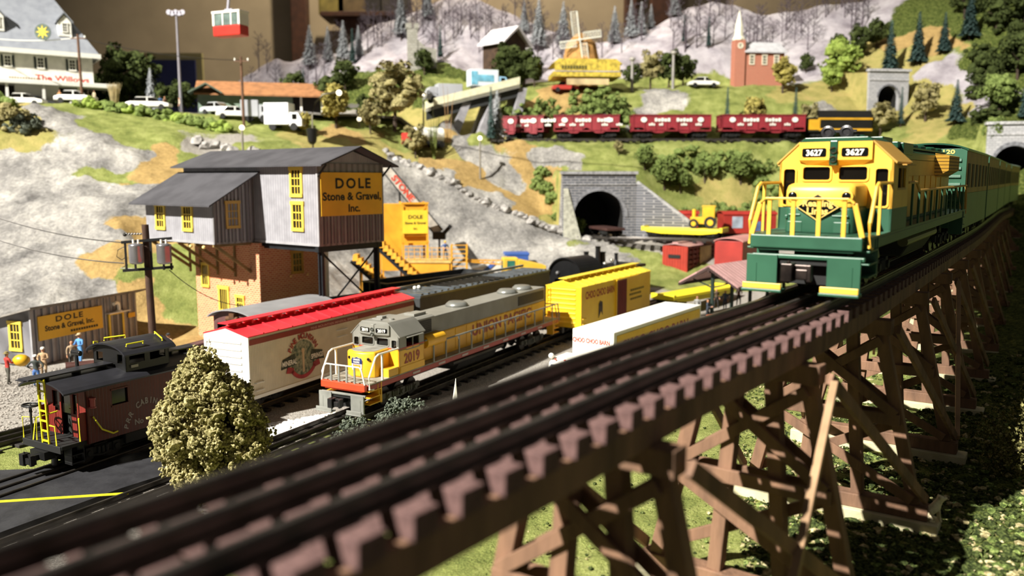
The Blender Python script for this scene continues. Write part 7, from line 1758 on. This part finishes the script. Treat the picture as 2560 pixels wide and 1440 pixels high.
# bridge with road
def bridge():
    A=atY(1085,262,116); B=atY(1300,208,120); r=thing('road_bridge','pale concrete road bridge with sloping gray abutments','bridge',(A[0],A[1],A[2]),math.atan2(B[1]-A[1],B[0]-A[0])); L=math.hypot(B[0]-A[0],B[1]-A[1]); dz=B[2]-A[2]; ml=mat('bridge_pale','#ece8c6',.8,0,.1,60)
    def sl(y0,y1,z0,z1,m,nm): 
        b=MB(); b.add([(0,y0,z0),(L,y0,z0+dz),(L,y1,z0+dz),(0,y1,z0),(0,y0,z1),(L,y0,z1+dz),(L,y1,z1+dz),(0,y1,z1)],[(3,2,1,0),(4,5,6,7),(0,1,5,4),(1,2,6,5),(2,3,7,6),(3,0,4,7)]); return b.build(nm,m,r)
    sl(0,.35,-.5,.9,ml,'parapet'); sl(5.2,5.5,-.5,.9,ml,'parapet'); sl(0,5.5,-.6,-.1,mat('bridge_deck','#8c897f',.85,0,.1),'deck'); sl(.5,1.0,-1.8,-.6,mGrayD,'girder'); sl(4.5,5.0,-1.8,-.6,mGrayD,'girder')
    for q,s in ((4.2,-2.6),(8.6,-2.6),(12.5,-1.4)):
        z=dz*q/L-.6; b=MB(); b.add([(q,.4,z),(q+1.2,.4,z),(q+1.2,5,z),(q,5,z),(q+s,.4,z-6.5),(q+s+1.2,.4,z-6.5),(q+s+1.2,5,z-6.5),(q+s,5,z-6.5)],[(0,1,2,3),(7,6,5,4),(4,5,1,0),(5,6,2,1),(6,7,3,2),(7,4,0,3)]); b.build('abutment',mat('bridge_gray','#a5a3a8',.8,0,.15,60),r)
    return r,A,B,L,dz
BR,BA,BB,BL,BD=bridge()
def onbr(f,off=2.6): 
    a=math.atan2(BB[1]-BA[1],BB[0]-BA[0]); return (BA[0]+(BB[0]-BA[0])*f-math.sin(a)*off,BA[1]+(BB[1]-BA[1])*f+math.cos(a)*off,BA[2]+BD*f-.05),a
p,a=onbr(.68); r=van(0,100,'white and light blue box truck driving on the road bridge','#dfeaf0',5.6,3.0,a,'#7fc3de','#9cc9e6',z=0); r.location=Vector(p)*S; r.rotation_euler=(0,0,a)
p,a=onbr(.16); r=van(0,100,'gray box truck with a red cab at the left end of the road bridge','#8f8a90',5.0,2.6,a,'#8a5560','#b0463e',z=0); r.location=Vector(p)*S; r.rotation_euler=(0,0,a+PI)
x,y,z=atY(1062,248,110); r=thing('tank_truck','white tank truck with red cab left of the road bridge','truck',(x,y,tz(x,y)+.1),R(30))
b=MB(); b.cyl((-1.6,0,1.7),(2.4,0,1.7),.95,n=20); b.build('tank',mWF,r,bevel=.1); b=MB(); b.box(-3.0,-1.7,-.95,.95,.4,1.9); b.build('cab',mat('cab_bright_red','#c8403a',.35,0,.05),r,bevel=.12); b=MB(); b.box(-3,2.4,-.7,.7,.4,.8); b.build('chassis',mBlackM,r)
for q in (-2.3,1.0,1.9): b=MB(); b.cyl((q,-.95,.45),(q,.95,.45),.45,n=14); b.build('axle',mBlackM,r)
b=MB(); pts=[(*atY(u,v,Y)[:2],0) for u,v,Y in ((640,290,110),(780,285,111),(900,278,113),(1010,265,115),(1085,262,116.5))]
pth=polyline([p[:2] for p in pts],.8); sweep(b,pth,0,lambda x,y:tz(x,y)+.12,4.5,.25); tag(b.build('road',mat('road_gray','#8d8a86',.85,0,.12,60),None),'gray road leading from the plateau to the bridge','road')
# windmill
def windmill():
    Y=128; x,_,z=atY(1452,205,Y); g0=tz(x,Y); r=thing('windmill','tan windmill with white lattice sails above a yellow balcony','windmill',(x,Y,g0),R(4)); k=Y/FPX
    zb=(448-208)*k+12.3-g0; 
    b=MB(); b.lathe((0,0,0),[(2.6,0),(2.6,zb+.3)],12); b.build('base_house',mat('mill_tan_base','#c79a5e',.8,0,.15,60),r)
    b=MB(); b.box(-4.6,5.4,-3.6,3,zb+.1,zb+.8); b.box(-4.4,5.2,-3.8,-3.6,zb+.9,zb+1.9); b.prism([(-4.8,zb+1.9),(5.6,zb+1.9),(4.6,zb+2.6),(-3.8,zb+2.6)],'y',-3.8,2.6); bl=b.build('balcony',mat('balcony_yellow','#d4bb48',.6,0,.25,90),r)
    b=MB()
    for i in range(9): b.box(-3.4+i*.42,-3.4+i*.42+.3,-3.86,-3.82,zb+1.15,zb+1.65)
    b.build('dark_lettering',mat('letter_dark_olive','#55501e',.6,0,.1),bl)
    zc=(448-122)*k+12.3-g0
    b=MB(); b.lathe((0,0,0),[(2.9,zb+2.2),(2.2,zc),(1.7,zc+.5),(.9,zc+1.3),(0,zc+1.6)],14); b.build('tower',mat('thatch_tan','#b98a4e',.9,0,.2,80),r)
    hub=Vector((-.6,-2.6,zc+.2)); MB().cyl(hub+Vector((0,1.6,0)),hub,.22,n=12).build('axle',mWF,r)
    for ang,L in ((R(97),4.0),(R(8),3.2),(R(-82),3.2),(R(188),3.0)):
        d=Vector((math.cos(ang),0,math.sin(ang))); e=Vector((-math.sin(ang),0,math.cos(ang))); b=MB(); b.bar(hub,hub+d*L,.14,.14); b.bar(hub+e*.95+d*.6,hub+e*.95+d*L,.08,.08)
        n=12
        for i in range(n): q=hub+d*(.6+(L-.6)*i/(n-1)); b.bar(q,q+e*.95,.07,.07)
        b.build('sail',mat('sail_white','#e3e4d6',.6,0,.05),r)
    b=MB(); b.box(-2.6,3.6,-3.6,-3.4,0,zb-.2); b.build('porch_front',mat('porch_cream','#d6bd8c',.7,0,.2,30),r)
windmill()
# church
def church():
    Y=129.5; x,_,z=atY(1836,190,Y); g0=tz(x,Y); r=thing('church','small red brick church with white steeple on the hill','church',(x,Y,g0),R(7)); k=Y/FPX; f=lambda py:(448-py)*k+12.3-g0
    mb=brickmat('church_brick','#a5503a','#b86048','#b98c76'); mw=mat('steeple_white','#ece6cf',.6,0,.05)
    b=MB(); b.box(0,1.6,0,1.6,-.5,f(112)); tw=b.build('tower',mb,r); b=MB(); b.lathe((.8,.8,f(112)),[(.95,0),(.95,.25),(.7,.6),(.62,2.0),(.0,4.6)],8); b.build('steeple',mw,r)
    b=MB(); b.lathe((.8,-.02,f(126)),[(.45,0),(.45,-.06),(.3,-.06),(.3,0)],14,'y'); b.build('round_window',mw,tw)
    b=MB(); b.prism([(.3,-.5),(5.1,-.5),(5.1,f(140)),(2.7,f(116)),(.3,f(140))],'x',1.6,8.0); b.build('nave',mb,r)
    b=MB(); b.prism([(-.1,f(142)),(2.7,f(114)),(5.5,f(142)),(5.5,f(142)+.2),(2.7,f(114)+.25),(-.1,f(142)+.2)],'x',1.5,8.2); b.build('roof',mat('church_roof','#c3c3c6',.7,0,.1,60),r)
    for q in (2.8,4.8,6.7): window(r,(q,.3,f(158)),(1,0,0),.8,1.5,2,3,fr=mw)
church()
# black roofed house
Y=137; x,_,z=atY(1288,150,Y); g0=tz(x,Y); r=thing('mountain_house','dark brown house with a snow covered roof among bare trees','building',(x,Y,g0),R(45)); hh=(448-118)*Y/FPX+12.3-g0
b=MB(); b.prism([(-2.4,-.5),(2.4,-.5),(2.4,hh),(0,hh+1.8),(-2.4,hh)],'y',0,5); b.build('house_wall',mat('wall_dark_brown','#4a3626',.8,0,.2,40),r)
b=MB(); b.prism([(-3.2,hh-.5),(0,hh+2.1),(3.2,hh-.5),(3.2,hh-.2),(0,hh+2.5),(-3.2,hh-.2)],'y',-.8,5.5); b.build('snow_roof',mat('snow_roof','#ded9dd',.8,0,.1,30),r)
# stone ruin
Y=136; x,_,z=atY(1058,200,Y); g0=tz(x,Y); r=thing('stone_ruin','gray stone ruin with an arched doorway below the winter woods','ruin',(x,Y,g0-.3),R(10)); mr=brickmat('ruin_stone','#8d8b80','#a3a096','#77756c',bw=.7,bh=.4,ms=.03)
b=MB(); b.box(-2.4,-.8,0,1.4,0,6.6); b.prism([(-.8,0),(-.8,5.0),(.5,3.8),(2.2,3.6),(2.2,0)],'y',.1,1.2); b.box(-2.6,-1.7,-.1,1.5,6.6,7.4); b.box(-1.3,-.6,-.1,1.5,6.6,7.4); b.build('ruin_wall',mr,r); b=MB(); pts=[(.8+.5*math.cos(a),1.5+.5*math.sin(a)) for a in np.linspace(0,PI,8)]+[(.3,0),(1.3,0)]; b.prism(pts,'y',-.02,.1); b.build('doorway',mGlassD,r)
# gray chutes and incline
b=MB(); A=atY(1090,292,112.6); 
# ================================================================ UPPER RAILWAY TRAIN
mMar=mat('hopper_maroon','#8f2b34',.5,0,.12,40); mMarD=mat('hopper_maroon_in','#57252a',.7,0,.2,60)
track('upper_track',[(-12,122.5),(-2,119),(8,117.6),(22,117.4),(36,117.6),(52,118.6)],17.42,'dark railway track on the upper ledge below the green hills',mTieY,mRail)
def lett(r,L,w,zt):
    b=MB(); y=-w-.13
    for cx,wd in ((1.5,.42),(L-1.5,.42)):
        b.add([(cx+wd*math.cos(2*PI*i/16),y,zt-.62+wd*.8*math.sin(2*PI*i/16)) for i in range(16)],[tuple(range(16))])
    for x0,n in ((3.0,5),(6.0,5)):
        for i in range(n): b.box(x0+i*.44,x0+i*.44+.34,y-.01,y+.01,zt-.86,zt-.40-.08*(i%2))
    for x0,n in ((2.2,3),(3.6,2),(6.6,3),(8.6,3)):
        for i in range(n): b.box(x0+i*.3,x0+i*.3+.22,y-.01,y+.01,1.75,2.0+.1*(i%2))
    b.build('white_lettering',mWF,r)
def coalm(): return mat('coal_load','#3b3a3c',.6,0,.4,120)
for i,(u0,u1,lb) in enumerate(((1797,2005,'rightmost maroon hopper car of the upper train'),(1578,1772,'second maroon hopper car from the right in the upper train'),(1385,1548,'third maroon hopper car from the right in the upper train'),(1262,1368,'leftmost maroon hopper car of the upper train, partly behind trees'))):
    Y=(117.5,117.5,118.4,121.0)[i]; Y2=(117.5,117.6,117.7,118.8)[i]; x0=atY(u0,300,Y)[0]; x1=atY(u1,300,Y2)[0]; L=min(11.6,math.hypot(x1-x0,Y2-Y)); hopper(lb,(x0,Y,17.85),math.atan2(Y2-Y,x1-x0),L,mMar,zt=3.15,load=coalm(),letter=lett,ribs=8)
x0=atY(2012,300,118)[0]; r=thing('black_locomotive','black locomotive with yellow stripes at the right end of the upper train','locomotive',(x0,118,17.85),R(3)); b=MB(); b.box(0,9,-1.4,1.4,.9,2.9); b.build('body',mat('stripe_black','#1f1e1c',.4,0,.1),r,bevel=.05); b=MB(); b.prism([(-1.3,2.9),(1.3,2.9),(.8,3.9),(-.8,3.9)],'x',1.6,9); b.build('coal_top',mat('stripe_black','#1f1e1c'),r)
b=MB(); b.box(1.5,9,-1.44,-1.4,2.6,2.85); b.box(1.5,9,-1.44,-1.4,1.1,1.4); b.box(1.3,1.6,-1.45,-1.4,1.2,2.8); b.box(0,1.3,-1.44,-1.4,1.2,2.6); b.build('yellow_stripes',mat('stripe_yellow','#dba62c',.45,0,.08),r); truck(r,1.6,2,1.3); truck(r,7,2,1.3)
# ================================================================ LOWER TERRACE CARS
def flatcar(label,p0,p1,z,m=None,w=1.3):
    L=math.hypot(p1[0]-p0[0],p1[1]-p0[1]); r=thing('flat_car',label,'flat car',(p0[0],p0[1],z),math.atan2(p1[1]-p0[1],p1[0]-p0[0])); m=m or mat('flat_yellow','#ecd92e',.45,0,.06,20)
    b=MB(); b.box(0,L,-w,w,1.0,1.15); b.prism([(0,1.0),(L,1.0),(L-.6,.65),(L-2.5,.45),(2.5,.45),(.6,.65)],'y',-w-.03,-w+.1); b.prism([(0,1.0),(L,1.0),(L-.6,.65),(L-2.5,.45),(2.5,.45),(.6,.65)],'y',w-.1,w+.03); b.box(-.05,.3,-w,w,.75,1.3); b.box(L-.3,L+.05,-w,w,.75,1.3); b.build('deck',m,r,bevel=.04)
    truck(r,1.6,2,1.2,.42); truck(r,L-1.6,2,1.2,.42); return r
def ground_xy(px,Y): x=atY(px,600,Y)[0]; return x,Y
track('terrace_track',[(9.6,113),(10.6,102.5),(13.5,99.5),(19,97.5),(26,96.5),(36,97)],5.0,'dark track coming out of the stone tunnel portal',mTieY,mRail)
zt_=5.42
p0=ground_xy(1613,101.5); p1=ground_xy(1812,96.5); flatcar('bright yellow flat car carrying a tractor, right of the tunnel portal',p0,p1,zt_)
r=thing('dark_flat_car','empty dark brown flat car rolling out of the stone tunnel portal','flat car',(12.4,99.2,zt_),R(108)); b=MB(); b.box(0,8,-1.2,1.2,.8,1.1); b.build('deck',mat('flat_brown','#4a2f2a',.6,0,.2),r,bevel=.03); truck(r,1.5,2,1.2,.4); truck(r,6.5,2,1.2,.4)
x,y=ground_xy(1752,99.0); r=thing('tractor','yellow tractor with black wheels standing on the yellow flat car','tractor',(x,y-.6,zt_+1.16),R(-15)); my=mat('tractor_yellow','#e8b92c',.45,0,.1)
b=MB(); b.box(-1.4,.2,-.5,.5,.5,1.3); b.box(.0,1.4,-.8,.8,.5,2.5); b.box(-.1,1.5,-.85,.85,2.5,2.65); b.cyl((-1.0,0,1.3),(-1.0,0,2.2),.22,n=10); b.build('tractor_body',my,r,bevel=.06)
for q,rr in ((-1.0,.55),(.9,.7)):
    for sy in (-1,1): b=MB(); b.cyl((q,sy*.75,rr),(q,sy*1.1,rr),rr,n=18); wv=b.build('wheel',mBlackM,r); MB().cyl((q,sy*1.08,rr),(q,sy*1.14,rr),rr*.5,n=14).build('wheel_hub',my,wv)
def redcar(label,px,Y,z,L,h,yaw,m=None,roof=None,extra=None,w=1.35,name='box_car'):
    x,y=ground_xy(px,Y); r=thing(name,label,'box car',(x,y,z),yaw); m=m or mat('barn_red','#a8322a',.5,0,.12,30)
    MB().box(0,L,-w,w,.75,h).build('body_shell',m,r,bevel=.03); b=MB(); arcroof(b,-.15,L+.15,w+.1,h-.02,h+.35); b.build('roof',roof or m,r); truck(r,1.3,2,1.1,.42); truck(r,L-1.3,2,1.1,.42)
    if extra: extra(r,L,w,h)
def ex1(r,L,w,h): b=MB(); b.box(.4,2.4,-w-.04,-w,1.2,h-.4); b.build('yellow_panel',mat('panel_yellow','#d8bf3a',.5,0,.3,60),r)
redcar('red wagon with a yellow side panel behind the yellow flat car',1648,104.5,5.2,4.6,2.9,R(-6),extra=ex1)
def ex2(r,L,w,h): b=MB(); b.box(1.0,2.3,-w-.04,-w,1.4,h-.3); b.build('pale_window',mat('win_bluegray','#aab4c2',.3,0,.2),r); b=MB(); b.box(3.2,4.6,-w-.04,-w,1.0,h-.9); b.build('blue_panel',mat('panel_blue','#5b6f9c',.4,0,.2),r)
redcar('red car with pale blue window close to the green locomotive cab',1800,102.5,5.0,6.5,3.1,R(4),extra=ex2)
redcar('barn red shed car with pinkish arched roof left of the green locomotive pilot',1822,88,1.6,7,4.2,R(58),roof=mat('roof_pink','#c98f88',.6,0,.1),w=1.5)
# stock car with cream door
x,y=18.5,94.2; r=thing('stock_car','red stock car with dark roof and a cream door panel above the yellow box car','box car',(x,y,.9),.92); mr_=stripes('stock_red','#a5301e','#8a2517',1,.34,.84); mr2=mat('stock_side','#7d2e30',.6,0,.2,60)
b=MB(); b.box(0,.12,-1.55,1.55,.7,3.9); b.build('end_wall',mr_,r); b=MB()
for k in range(6): b.box(.1,9.6,-1.5,1.5,.8+k*.55,1.15+k*.55)
b.build('side_slats',mr2,r); b=MB()
for k in range(9): b.box(.3+k*1.12,.5+k*1.12,-1.56,1.56,.8,3.9)
isl(b,'side_post',mr2,r)
b=MB(); b.box(3.2,6.2,-1.64,-1.56,.9,3.7); b.build('cream_door',mat('door_cream','#cfae7e',.6,0,.2,30),r); b=MB(); b.prism([(-1.7,3.9),(0,4.25),(1.7,3.9),(0,4.1)],'x',-.1,9.8); b.box(0,9.7,-.35,.35,4.2,4.3); b.build('roof',mat('roof_rose','#b58a88',.6,0,.15),r); b=MB(); b.box(-.1,0,-.7,.8,2.5,2.9); b.build('dark_end_board',mBlackM,r); truck(r,1.8,2,1.2); truck(r,8,2,1.2)
p0=atZ(1656,757,.9); p1=atZ(1815,690,.9); flatcar('second yellow flat car running diagonally behind the station canopy',(p0[0],p0[1]),(p1[0]*.86,p1[1]*.86),.42)
# white ramps near the station
x,y,_=atZ(1712,742,.4); b=MB(); b.box(0,2.9,-.18,.18,.3,1.1); tag(b.build('white_bench',mWF,None,loc=(x,y,.0),rotz=.6,bevel=.04),'white bench at the left end of the station platform','bench')
# asphalt pad and its yellow stripe
P_=[atZ(px,py,0)[:2] for px,py in ((-500,1200),(-150,1198),(60,1190),(150,1188),(330,1150),(470,1135),(470,1185),(300,1240),(-20,1360),(-500,1560))]
mAs=mat('asphalt_black','#303033',.55,0,.25,60,'#222225',.15,300)
b=MB(); b.prism(P_,'z',-.1,.30); st(b.build('ground_pad',mAs,None))
A=atZ(-6,1254,.31); B=atZ(322,1233,.31); b=MB(); b.bar((A[0],A[1],.31),(B[0],B[1],.31),.20,.02); tag(b.build('yellow_line',mat('line_yellow','#e6dc28',.5,0,.05),None),'thin yellow line across the black asphalt pad','line')
# ================================================================ FIGURES
mSkin=mat('figure_skin','#c98f6a',.6,0,.05)
def person(loc,rz,label,shirt,pants,h=1.8,arms='down',hat=None,hair='#3a2a1c',bend=0.0,stride=.12,hold=None,group=None,hatshape='cap'):
    """one skinned body: joints laid out as edges, radii per vertex, materials by height"""
    k=h/1.8; J={}
    def v(n,x,y,z,r): J[n]=(Vector((x,y,z))*k,r*k)
    v('pel',0,0,.96,.135); v('wai',-.0,-bend*.08,1.10,.125); v('che',0,-bend*.28,1.34,.155); v('nek',0,-bend*.40,1.50,.06); v('hea',0,-bend*.46,1.64,.098); v('top',0,-bend*.48,1.73,.075)
    for s,n in ((1,'l'),(-1,'r')):
        v('hip'+n,s*.10,0,.90,.10); v('kne'+n,s*.12,-stride*s*.5-.02,.50,.068); v('ank'+n,s*.13,-stride*s,.09,.048); v('toe'+n,s*.15,-stride*s-.17,.045,.042)
        v('sho'+n,s*.20,-bend*.30,1.41,.068)
        if arms=='down': e,w_,hd=(s*.27,-bend*.3+.03,1.14),(s*.28,-bend*.3-.06,.90),(s*.28,-bend*.3-.09,.82)
        elif arms=='hips': e,w_,hd=(s*.40,.10,1.18),(s*.24,-.04,1.02),(s*.18,-.08,1.0)
        elif arms=='front': e,w_,hd=(s*.27,-.08-bend*.3,1.18),(s*.16,-.32-bend*.3,1.16),(s*.12,-.40-bend*.3,1.17)
        elif arms=='point': e,w_,hd=((s*.30,-.15,1.30),(s*.30,-.42,1.42),(s*.30,-.50,1.45)) if s>0 else ((s*.28,.02,1.14),(s*.28,-.08,.90),(s*.28,-.1,.82))
        v('elb'+n,*e,.048); v('wri'+n,*w_,.034); v('han'+n,*hd,.040)
        hv=Vector(hd)-Vector(w_); hv.normalize(); sd=Vector((0,1,0)) if abs(hv.y)<.7 else Vector((0,0,1))
        for q in range(4): f=Vector(hd)+hv*(.085-.008*abs(q-1.4))+sd*(.030-.02*q); v('fin%s%d'%(n,q),*f,.0095)
        f=Vector(hd)+hv*.03+sd*.055; v('thu'+n,*f,.011)
    E_=[('pel','wai'),('wai','che'),('che','nek'),('nek','hea'),('hea','top')]
    for n in 'lr': E_+=[('pel','hip'+n),('hip'+n,'kne'+n),('kne'+n,'ank'+n),('ank'+n,'toe'+n),('che','sho'+n),('sho'+n,'elb'+n),('elb'+n,'wri'+n),('wri'+n,'han'+n)]+[('han'+n,'fin%s%d'%(n,q)) for q in range(4)]+[('han'+n,'thu'+n)]
    names=list(J); me=bpy.data.meshes.new('body_skel'); me.from_pydata([tuple(J[n][0]) for n in names],[(names.index(a),names.index(c)) for a,c in E_],[])
    o=bpy.data.objects.new('body_skel',me); COL.objects.link(o); md=o.modifiers.new('skin','SKIN')
    if not me.skin_vertices: 
        bpy.context.view_layer.objects.active=o
    sv=me.skin_vertices[0].data
    for i,n in enumerate(names): sv[i].radius=(J[n][1],J[n][1]*(.72 if n in('che','wai','pel') else 1)); sv[i].use_root=(n=='pel')
    o.modifiers.new('sub','SUBSURF').levels=1; o.modifiers['sub'].render_levels=1
    dg=bpy.context.evaluated_depsgraph_get(); dg.update(); m2=bpy.data.meshes.new_from_object(o.evaluated_get(dg)); bpy.data.objects.remove(o,do_unlink=True); bpy.data.meshes.remove(me)
    m2.name='person'
    for m in (mat('cloth_'+shirt[1:],shirt,.8,0,.15,150),mat('cloth_'+pants[1:],pants,.8,0,.15,150),mSkin,mat('shoe_dark','#2a211b',.5,0,.1),mat('hair_'+hair[1:],hair,.7,0,.1)): m2.materials.append(m)
    nk=J['nek'][0]; hands=[J['han'+n][0] for n in 'lr']; hd_=J['hea'][0]
    for p in m2.polygons:
        c=p.center; z=c.z/k; i=0
        if z<.11: i=3
        elif z<.98: i=1
        if c.z>nk.z-.0*k and (c-hd_).length<.2*k: i=2
        if i==2 and (c.y>hd_.y+.03*k or c.z>hd_.z+.075*k): i=4
        if min((c-q).length for q in hands)<.13*k and abs(c.x)>.1*k: i=2
        p.material_index=i; p.use_smooth=True
    m2.transform(Matrix.Scale(S,4))
    b=bpy.data.objects.new('person',m2); COL.objects.link(b); b.location=Vector(loc)*S; b.rotation_euler=(0,0,rz); tag(b,label,'person',group)
    # face: nose, eyes, mouth, ears
    hx,hy,hz_=hd_; f=MB(); f.ball((0,hy-.098*k,hz_-.005*k),.018*k,1,(1,1,1.4)); f.ball((.095*k,hy,hz_),.022*k,1,(.5,1,1.3)); f.ball((-.095*k,hy,hz_),.022*k,1,(.5,1,1.3)); f.build('nose_and_ears',mSkin,b)
    f=MB(); f.ball((.035*k,hy-.088*k,hz_+.018*k),.011*k,1); f.ball((-.035*k,hy-.088*k,hz_+.018*k),.011*k,1); f.box(-.03*k,.03*k,hy-.098*k,hy-.085*k,hz_-.05*k,hz_-.042*k); f.build('eyes_and_mouth',mat('face_dark','#4a241c',.6,0,.05),b)
    if hat:
        q=MB(); hz2=hz_+.05*k
        if hatshape=='cap': q.lathe((0,hy+.005*k,hz2),[(.112*k,-.01*k),(.112*k,.04*k),(.085*k,.085*k),(.03*k,.1*k)],14); q.box(-.06*k,.06*k,hy-.19*k,hy-.09*k,hz2-.005*k,hz2+.012*k)
        else: q.lathe((0,hy,hz2),[(.17*k,0),(.17*k,.012*k),(.11*k,.02*k),(.10*k,.09*k),(.05*k,.115*k)],14)
        q.build('hat',mat('hat_'+hat[1:],hat,.7,0,.1),b)
    return b
def gp_(px,py,z=0): x,y,_=atZ(px,py,z); return (x,y,z)
# group at the shed
p=gp_(22,962); person(p,R(150),'person in red shirt and gray trousers carrying a yellow barrel, far left of the lot','#b5342c','#5d5a50',2.05,'front',hat='#8a7c4c',hatshape='brim')
b=MB(); b.lathe((0,0,0),[(.22,0),(.34,.22),(.37,.42),(.34,.62),(.22,.84)],18,'x'); o=b.build('barrel',mat('barrel_yellow','#d9a81e',.4,0,.15,40),None,loc=(p[0]+.30,p[1]+.25,1.45),smooth=True); tag(o,'small yellow barrel held by the person in the red shirt','barrel')
p=gp_(93,968); person(p,R(200),'person in white cap, dark shirt and blue overalls standing hands on hips','#3f4540','#4f78b8',2.0,'hips',hat='#f0ede4')
pz=MB(); 
p=gp_(112,948); person(p,R(10),'person in tan coat and white cap reading papers beside the one in overalls','#c2a27c','#a88e6c',2.05,'front',hat='#e8e4da')
p=gp_(183,925); person(p,R(40),'person with dark hair in a tan shirt behind the caboose smoke pipe','#b39a7c','#4c4a44',2.0,'down',hair='#2a211b')
p=gp_(203,915); person(p,R(-20),'person in bright blue overalls behind the caboose cupola','#5f9ad6','#5f9ad6',2.25,'front',hat='#c9b08a')
p=gp_(424,905); person(p,R(-10),'person with dark gray cap and tan shirt beyond the brown crane boom','#b59478','#6d5c4a',2.0,'point',hat='#4a4e52')
# pipe pile near the shed
x,y,_=gp_(165,935)
for i,(dx,dz) in enumerate(((0,.22),(.42,.22),(.84,.22),(.21,.58),(.63,.58))):
    b=MB(); b.cyl((0,0,0),(1.9,1.0,0),.21,n=14); tag(b.build('pipe',mat('pipe_brown','#57332b',.6,.1,.2),None,loc=(x+dx*.5,y-dx*.85,dz)),'dark brown pipe in the small stack before the shed','pipe','stack of brown pipes')
# worker on the yellow platform
x,y,z=atY(1113,640,83.2); person((x,y,4.3),R(30),'person in blue jacket and yellow hard hat on the yellow loading platform','#3a5f9c','#37465c',1.9,'hips',hat='#f0d23c'); x2,_,_=atY(1095,640,83.6)
# passengers under the station canopy
for px,py,col,pa,lb,ar,rz in ((1742,792,'#9a9a98','#8f8f8c','person in pale gray clothes at the left end of the station platform','down',-20),(1768,802,'#3a4250','#2c3138','person in dark coat beside the one in gray on the station platform','front',60),
      (1812,775,'#4a5a72','#39455a','person in blue gray suit in the middle under the station canopy','down',-30),(1790,770,'#5c4a3c','#2f2a28','person in brown coat deeper under the station canopy','down',20),(1846,765,'#7c5148','#3a3430','person in rust jacket near the locomotive end of the canopy','front',0)):
    p=gp_(px,py,.3); person(p,R(rz),lb,col,pa,1.9,ar)
b=MB(); p=gp_(1775,805,.3); b.box(-.3,.3,-.2,.2,0,.6); tag(b.build('suitcase',mat('case_orange','#b0603a',.6,0,.1),None,loc=(p[0],p[1],.3),bevel=.04),'orange brown suitcase on the station platform','suitcase')
# people before the hotel
for i,(px,Y,col) in enumerate(((150,105.0,'#c98f5c'),(168,105.3,'#b5563c'),(182,105.5,'#c4a078'),(236,105.6,'#dcc9a8'),(400,107.5,'#4c6a94'),(412,107.0,'#b08a6c'),(448,107.4,'#d9c6b0'))):
    x=atY(px,250,Y)[0]; person((x,Y,tz(x,Y)),R(i*50),['person in orange shirt leftmost behind the silver car','person in red top behind the silver car','person in tan coat behind the silver car','person in cream coat right of the silver car','person in blue jacket behind the car by the hedge','person in brown shirt beside the one in blue by the hedge','person in pale clothes at the right end of the hedge car'][i],col,'#4a4a50',1.9,'down')
# ---- white dog figure on the end of the footing
def dog(loc,rz):
    pts=[('rump',(0,.18,.16),.14),('back',(0,.06,.34),.135),('chest',(0,-.10,.46),.13),('neck',(0,-.14,.60),.085),('head',(0,-.19,.72),.088),('muz',(0,-.31,.70),.045),('nose',(0,-.36,.70),.03),
         ('sl',(.07,-.13,.36),.05),('el',(.08,-.15,.20),.036),('pl',(.08,-.18,.03),.032),('tl',(.08,-.24,.02),.03),('sr',(-.07,-.13,.36),.05),('er',(-.08,-.15,.20),.036),('pr',(-.08,-.18,.03),.032),('tr',(-.08,-.24,.02),.03),
         ('hl',(.11,.12,.16),.09),('kl',(.15,-.02,.16),.055),('ol',(.13,.12,.03),.032),('ql',(.13,-.03,.02),.03),('hr',(-.11,.12,.16),.09),('kr',(-.15,-.02,.16),.055),('or',(-.13,.12,.03),.032),('qr',(-.13,-.03,.02),.03),
         ('t1',(0,.30,.06),.04),('t2',(.06,.44,.03),.028),('ea',(.075,-.14,.76),.03),('eb',(.10,-.15,.66),.022),('ec',(-.075,-.14,.76),.03),('ed',(-.10,-.15,.66),.022)]
    ix={n:i for i,(n,_,_) in enumerate(pts)}
    ed=[('rump','back'),('back','chest'),('chest','neck'),('neck','head'),('head','muz'),('muz','nose'),('chest','sl'),('sl','el'),('el','pl'),('pl','tl'),('chest','sr'),('sr','er'),('er','pr'),('pr','tr'),('rump','hl'),('hl','kl'),('kl','ol'),('ol','ql'),('rump','hr'),('hr','kr'),('kr','or'),('or','qr'),('rump','t1'),('t1','t2'),('head','ea'),('ea','eb'),('head','ec'),('ec','ed')]
    me=bpy.data.meshes.new('dog'); me.from_pydata([p for _,p,_ in pts],[(ix[a],ix[c]) for a,c in ed],[]); o=bpy.data.objects.new('dog',me); COL.objects.link(o); o.modifiers.new('skin','SKIN')
    for i,(n,_,r_) in enumerate(pts): me.skin_vertices[0].data[i].radius=(r_,r_); me.skin_vertices[0].data[i].use_root=(n=='rump')
    s=o.modifiers.new('s','SUBSURF'); s.levels=2; s.render_levels=2
    dg=bpy.context.evaluated_depsgraph_get(); dg.update(); m2=bpy.data.meshes.new_from_object(o.evaluated_get(dg)); bpy.data.objects.remove(o,do_unlink=True)
    m2.transform(Matrix.Scale(S,4)); m2.materials.append(mat('dog_cream','#e9dfc4',.7,0,.08,200,'#c9bb98',.3,500))
    for p in m2.polygons: p.use_smooth=True
    b=bpy.data.objects.new('dog_figure',m2); COL.objects.link(b); b.location=Vector(loc)*S; b.rotation_euler=(0,0,rz); tag(b,'small cream sitting dog figure on the end of a trestle footing','dog')
    q=MB(); q.ball((.045,-.265,.745),.012,1); q.ball((-.045,-.265,.745),.012,1); q.ball((0,-.392,.705),.018,1); q.build('eyes_and_nose',mBlack,b)
x,y,a=bents[3]; dd=2.86; dog((x+math.sin(a)*dd,y-math.cos(a)*dd,GZ+.33),R(80))
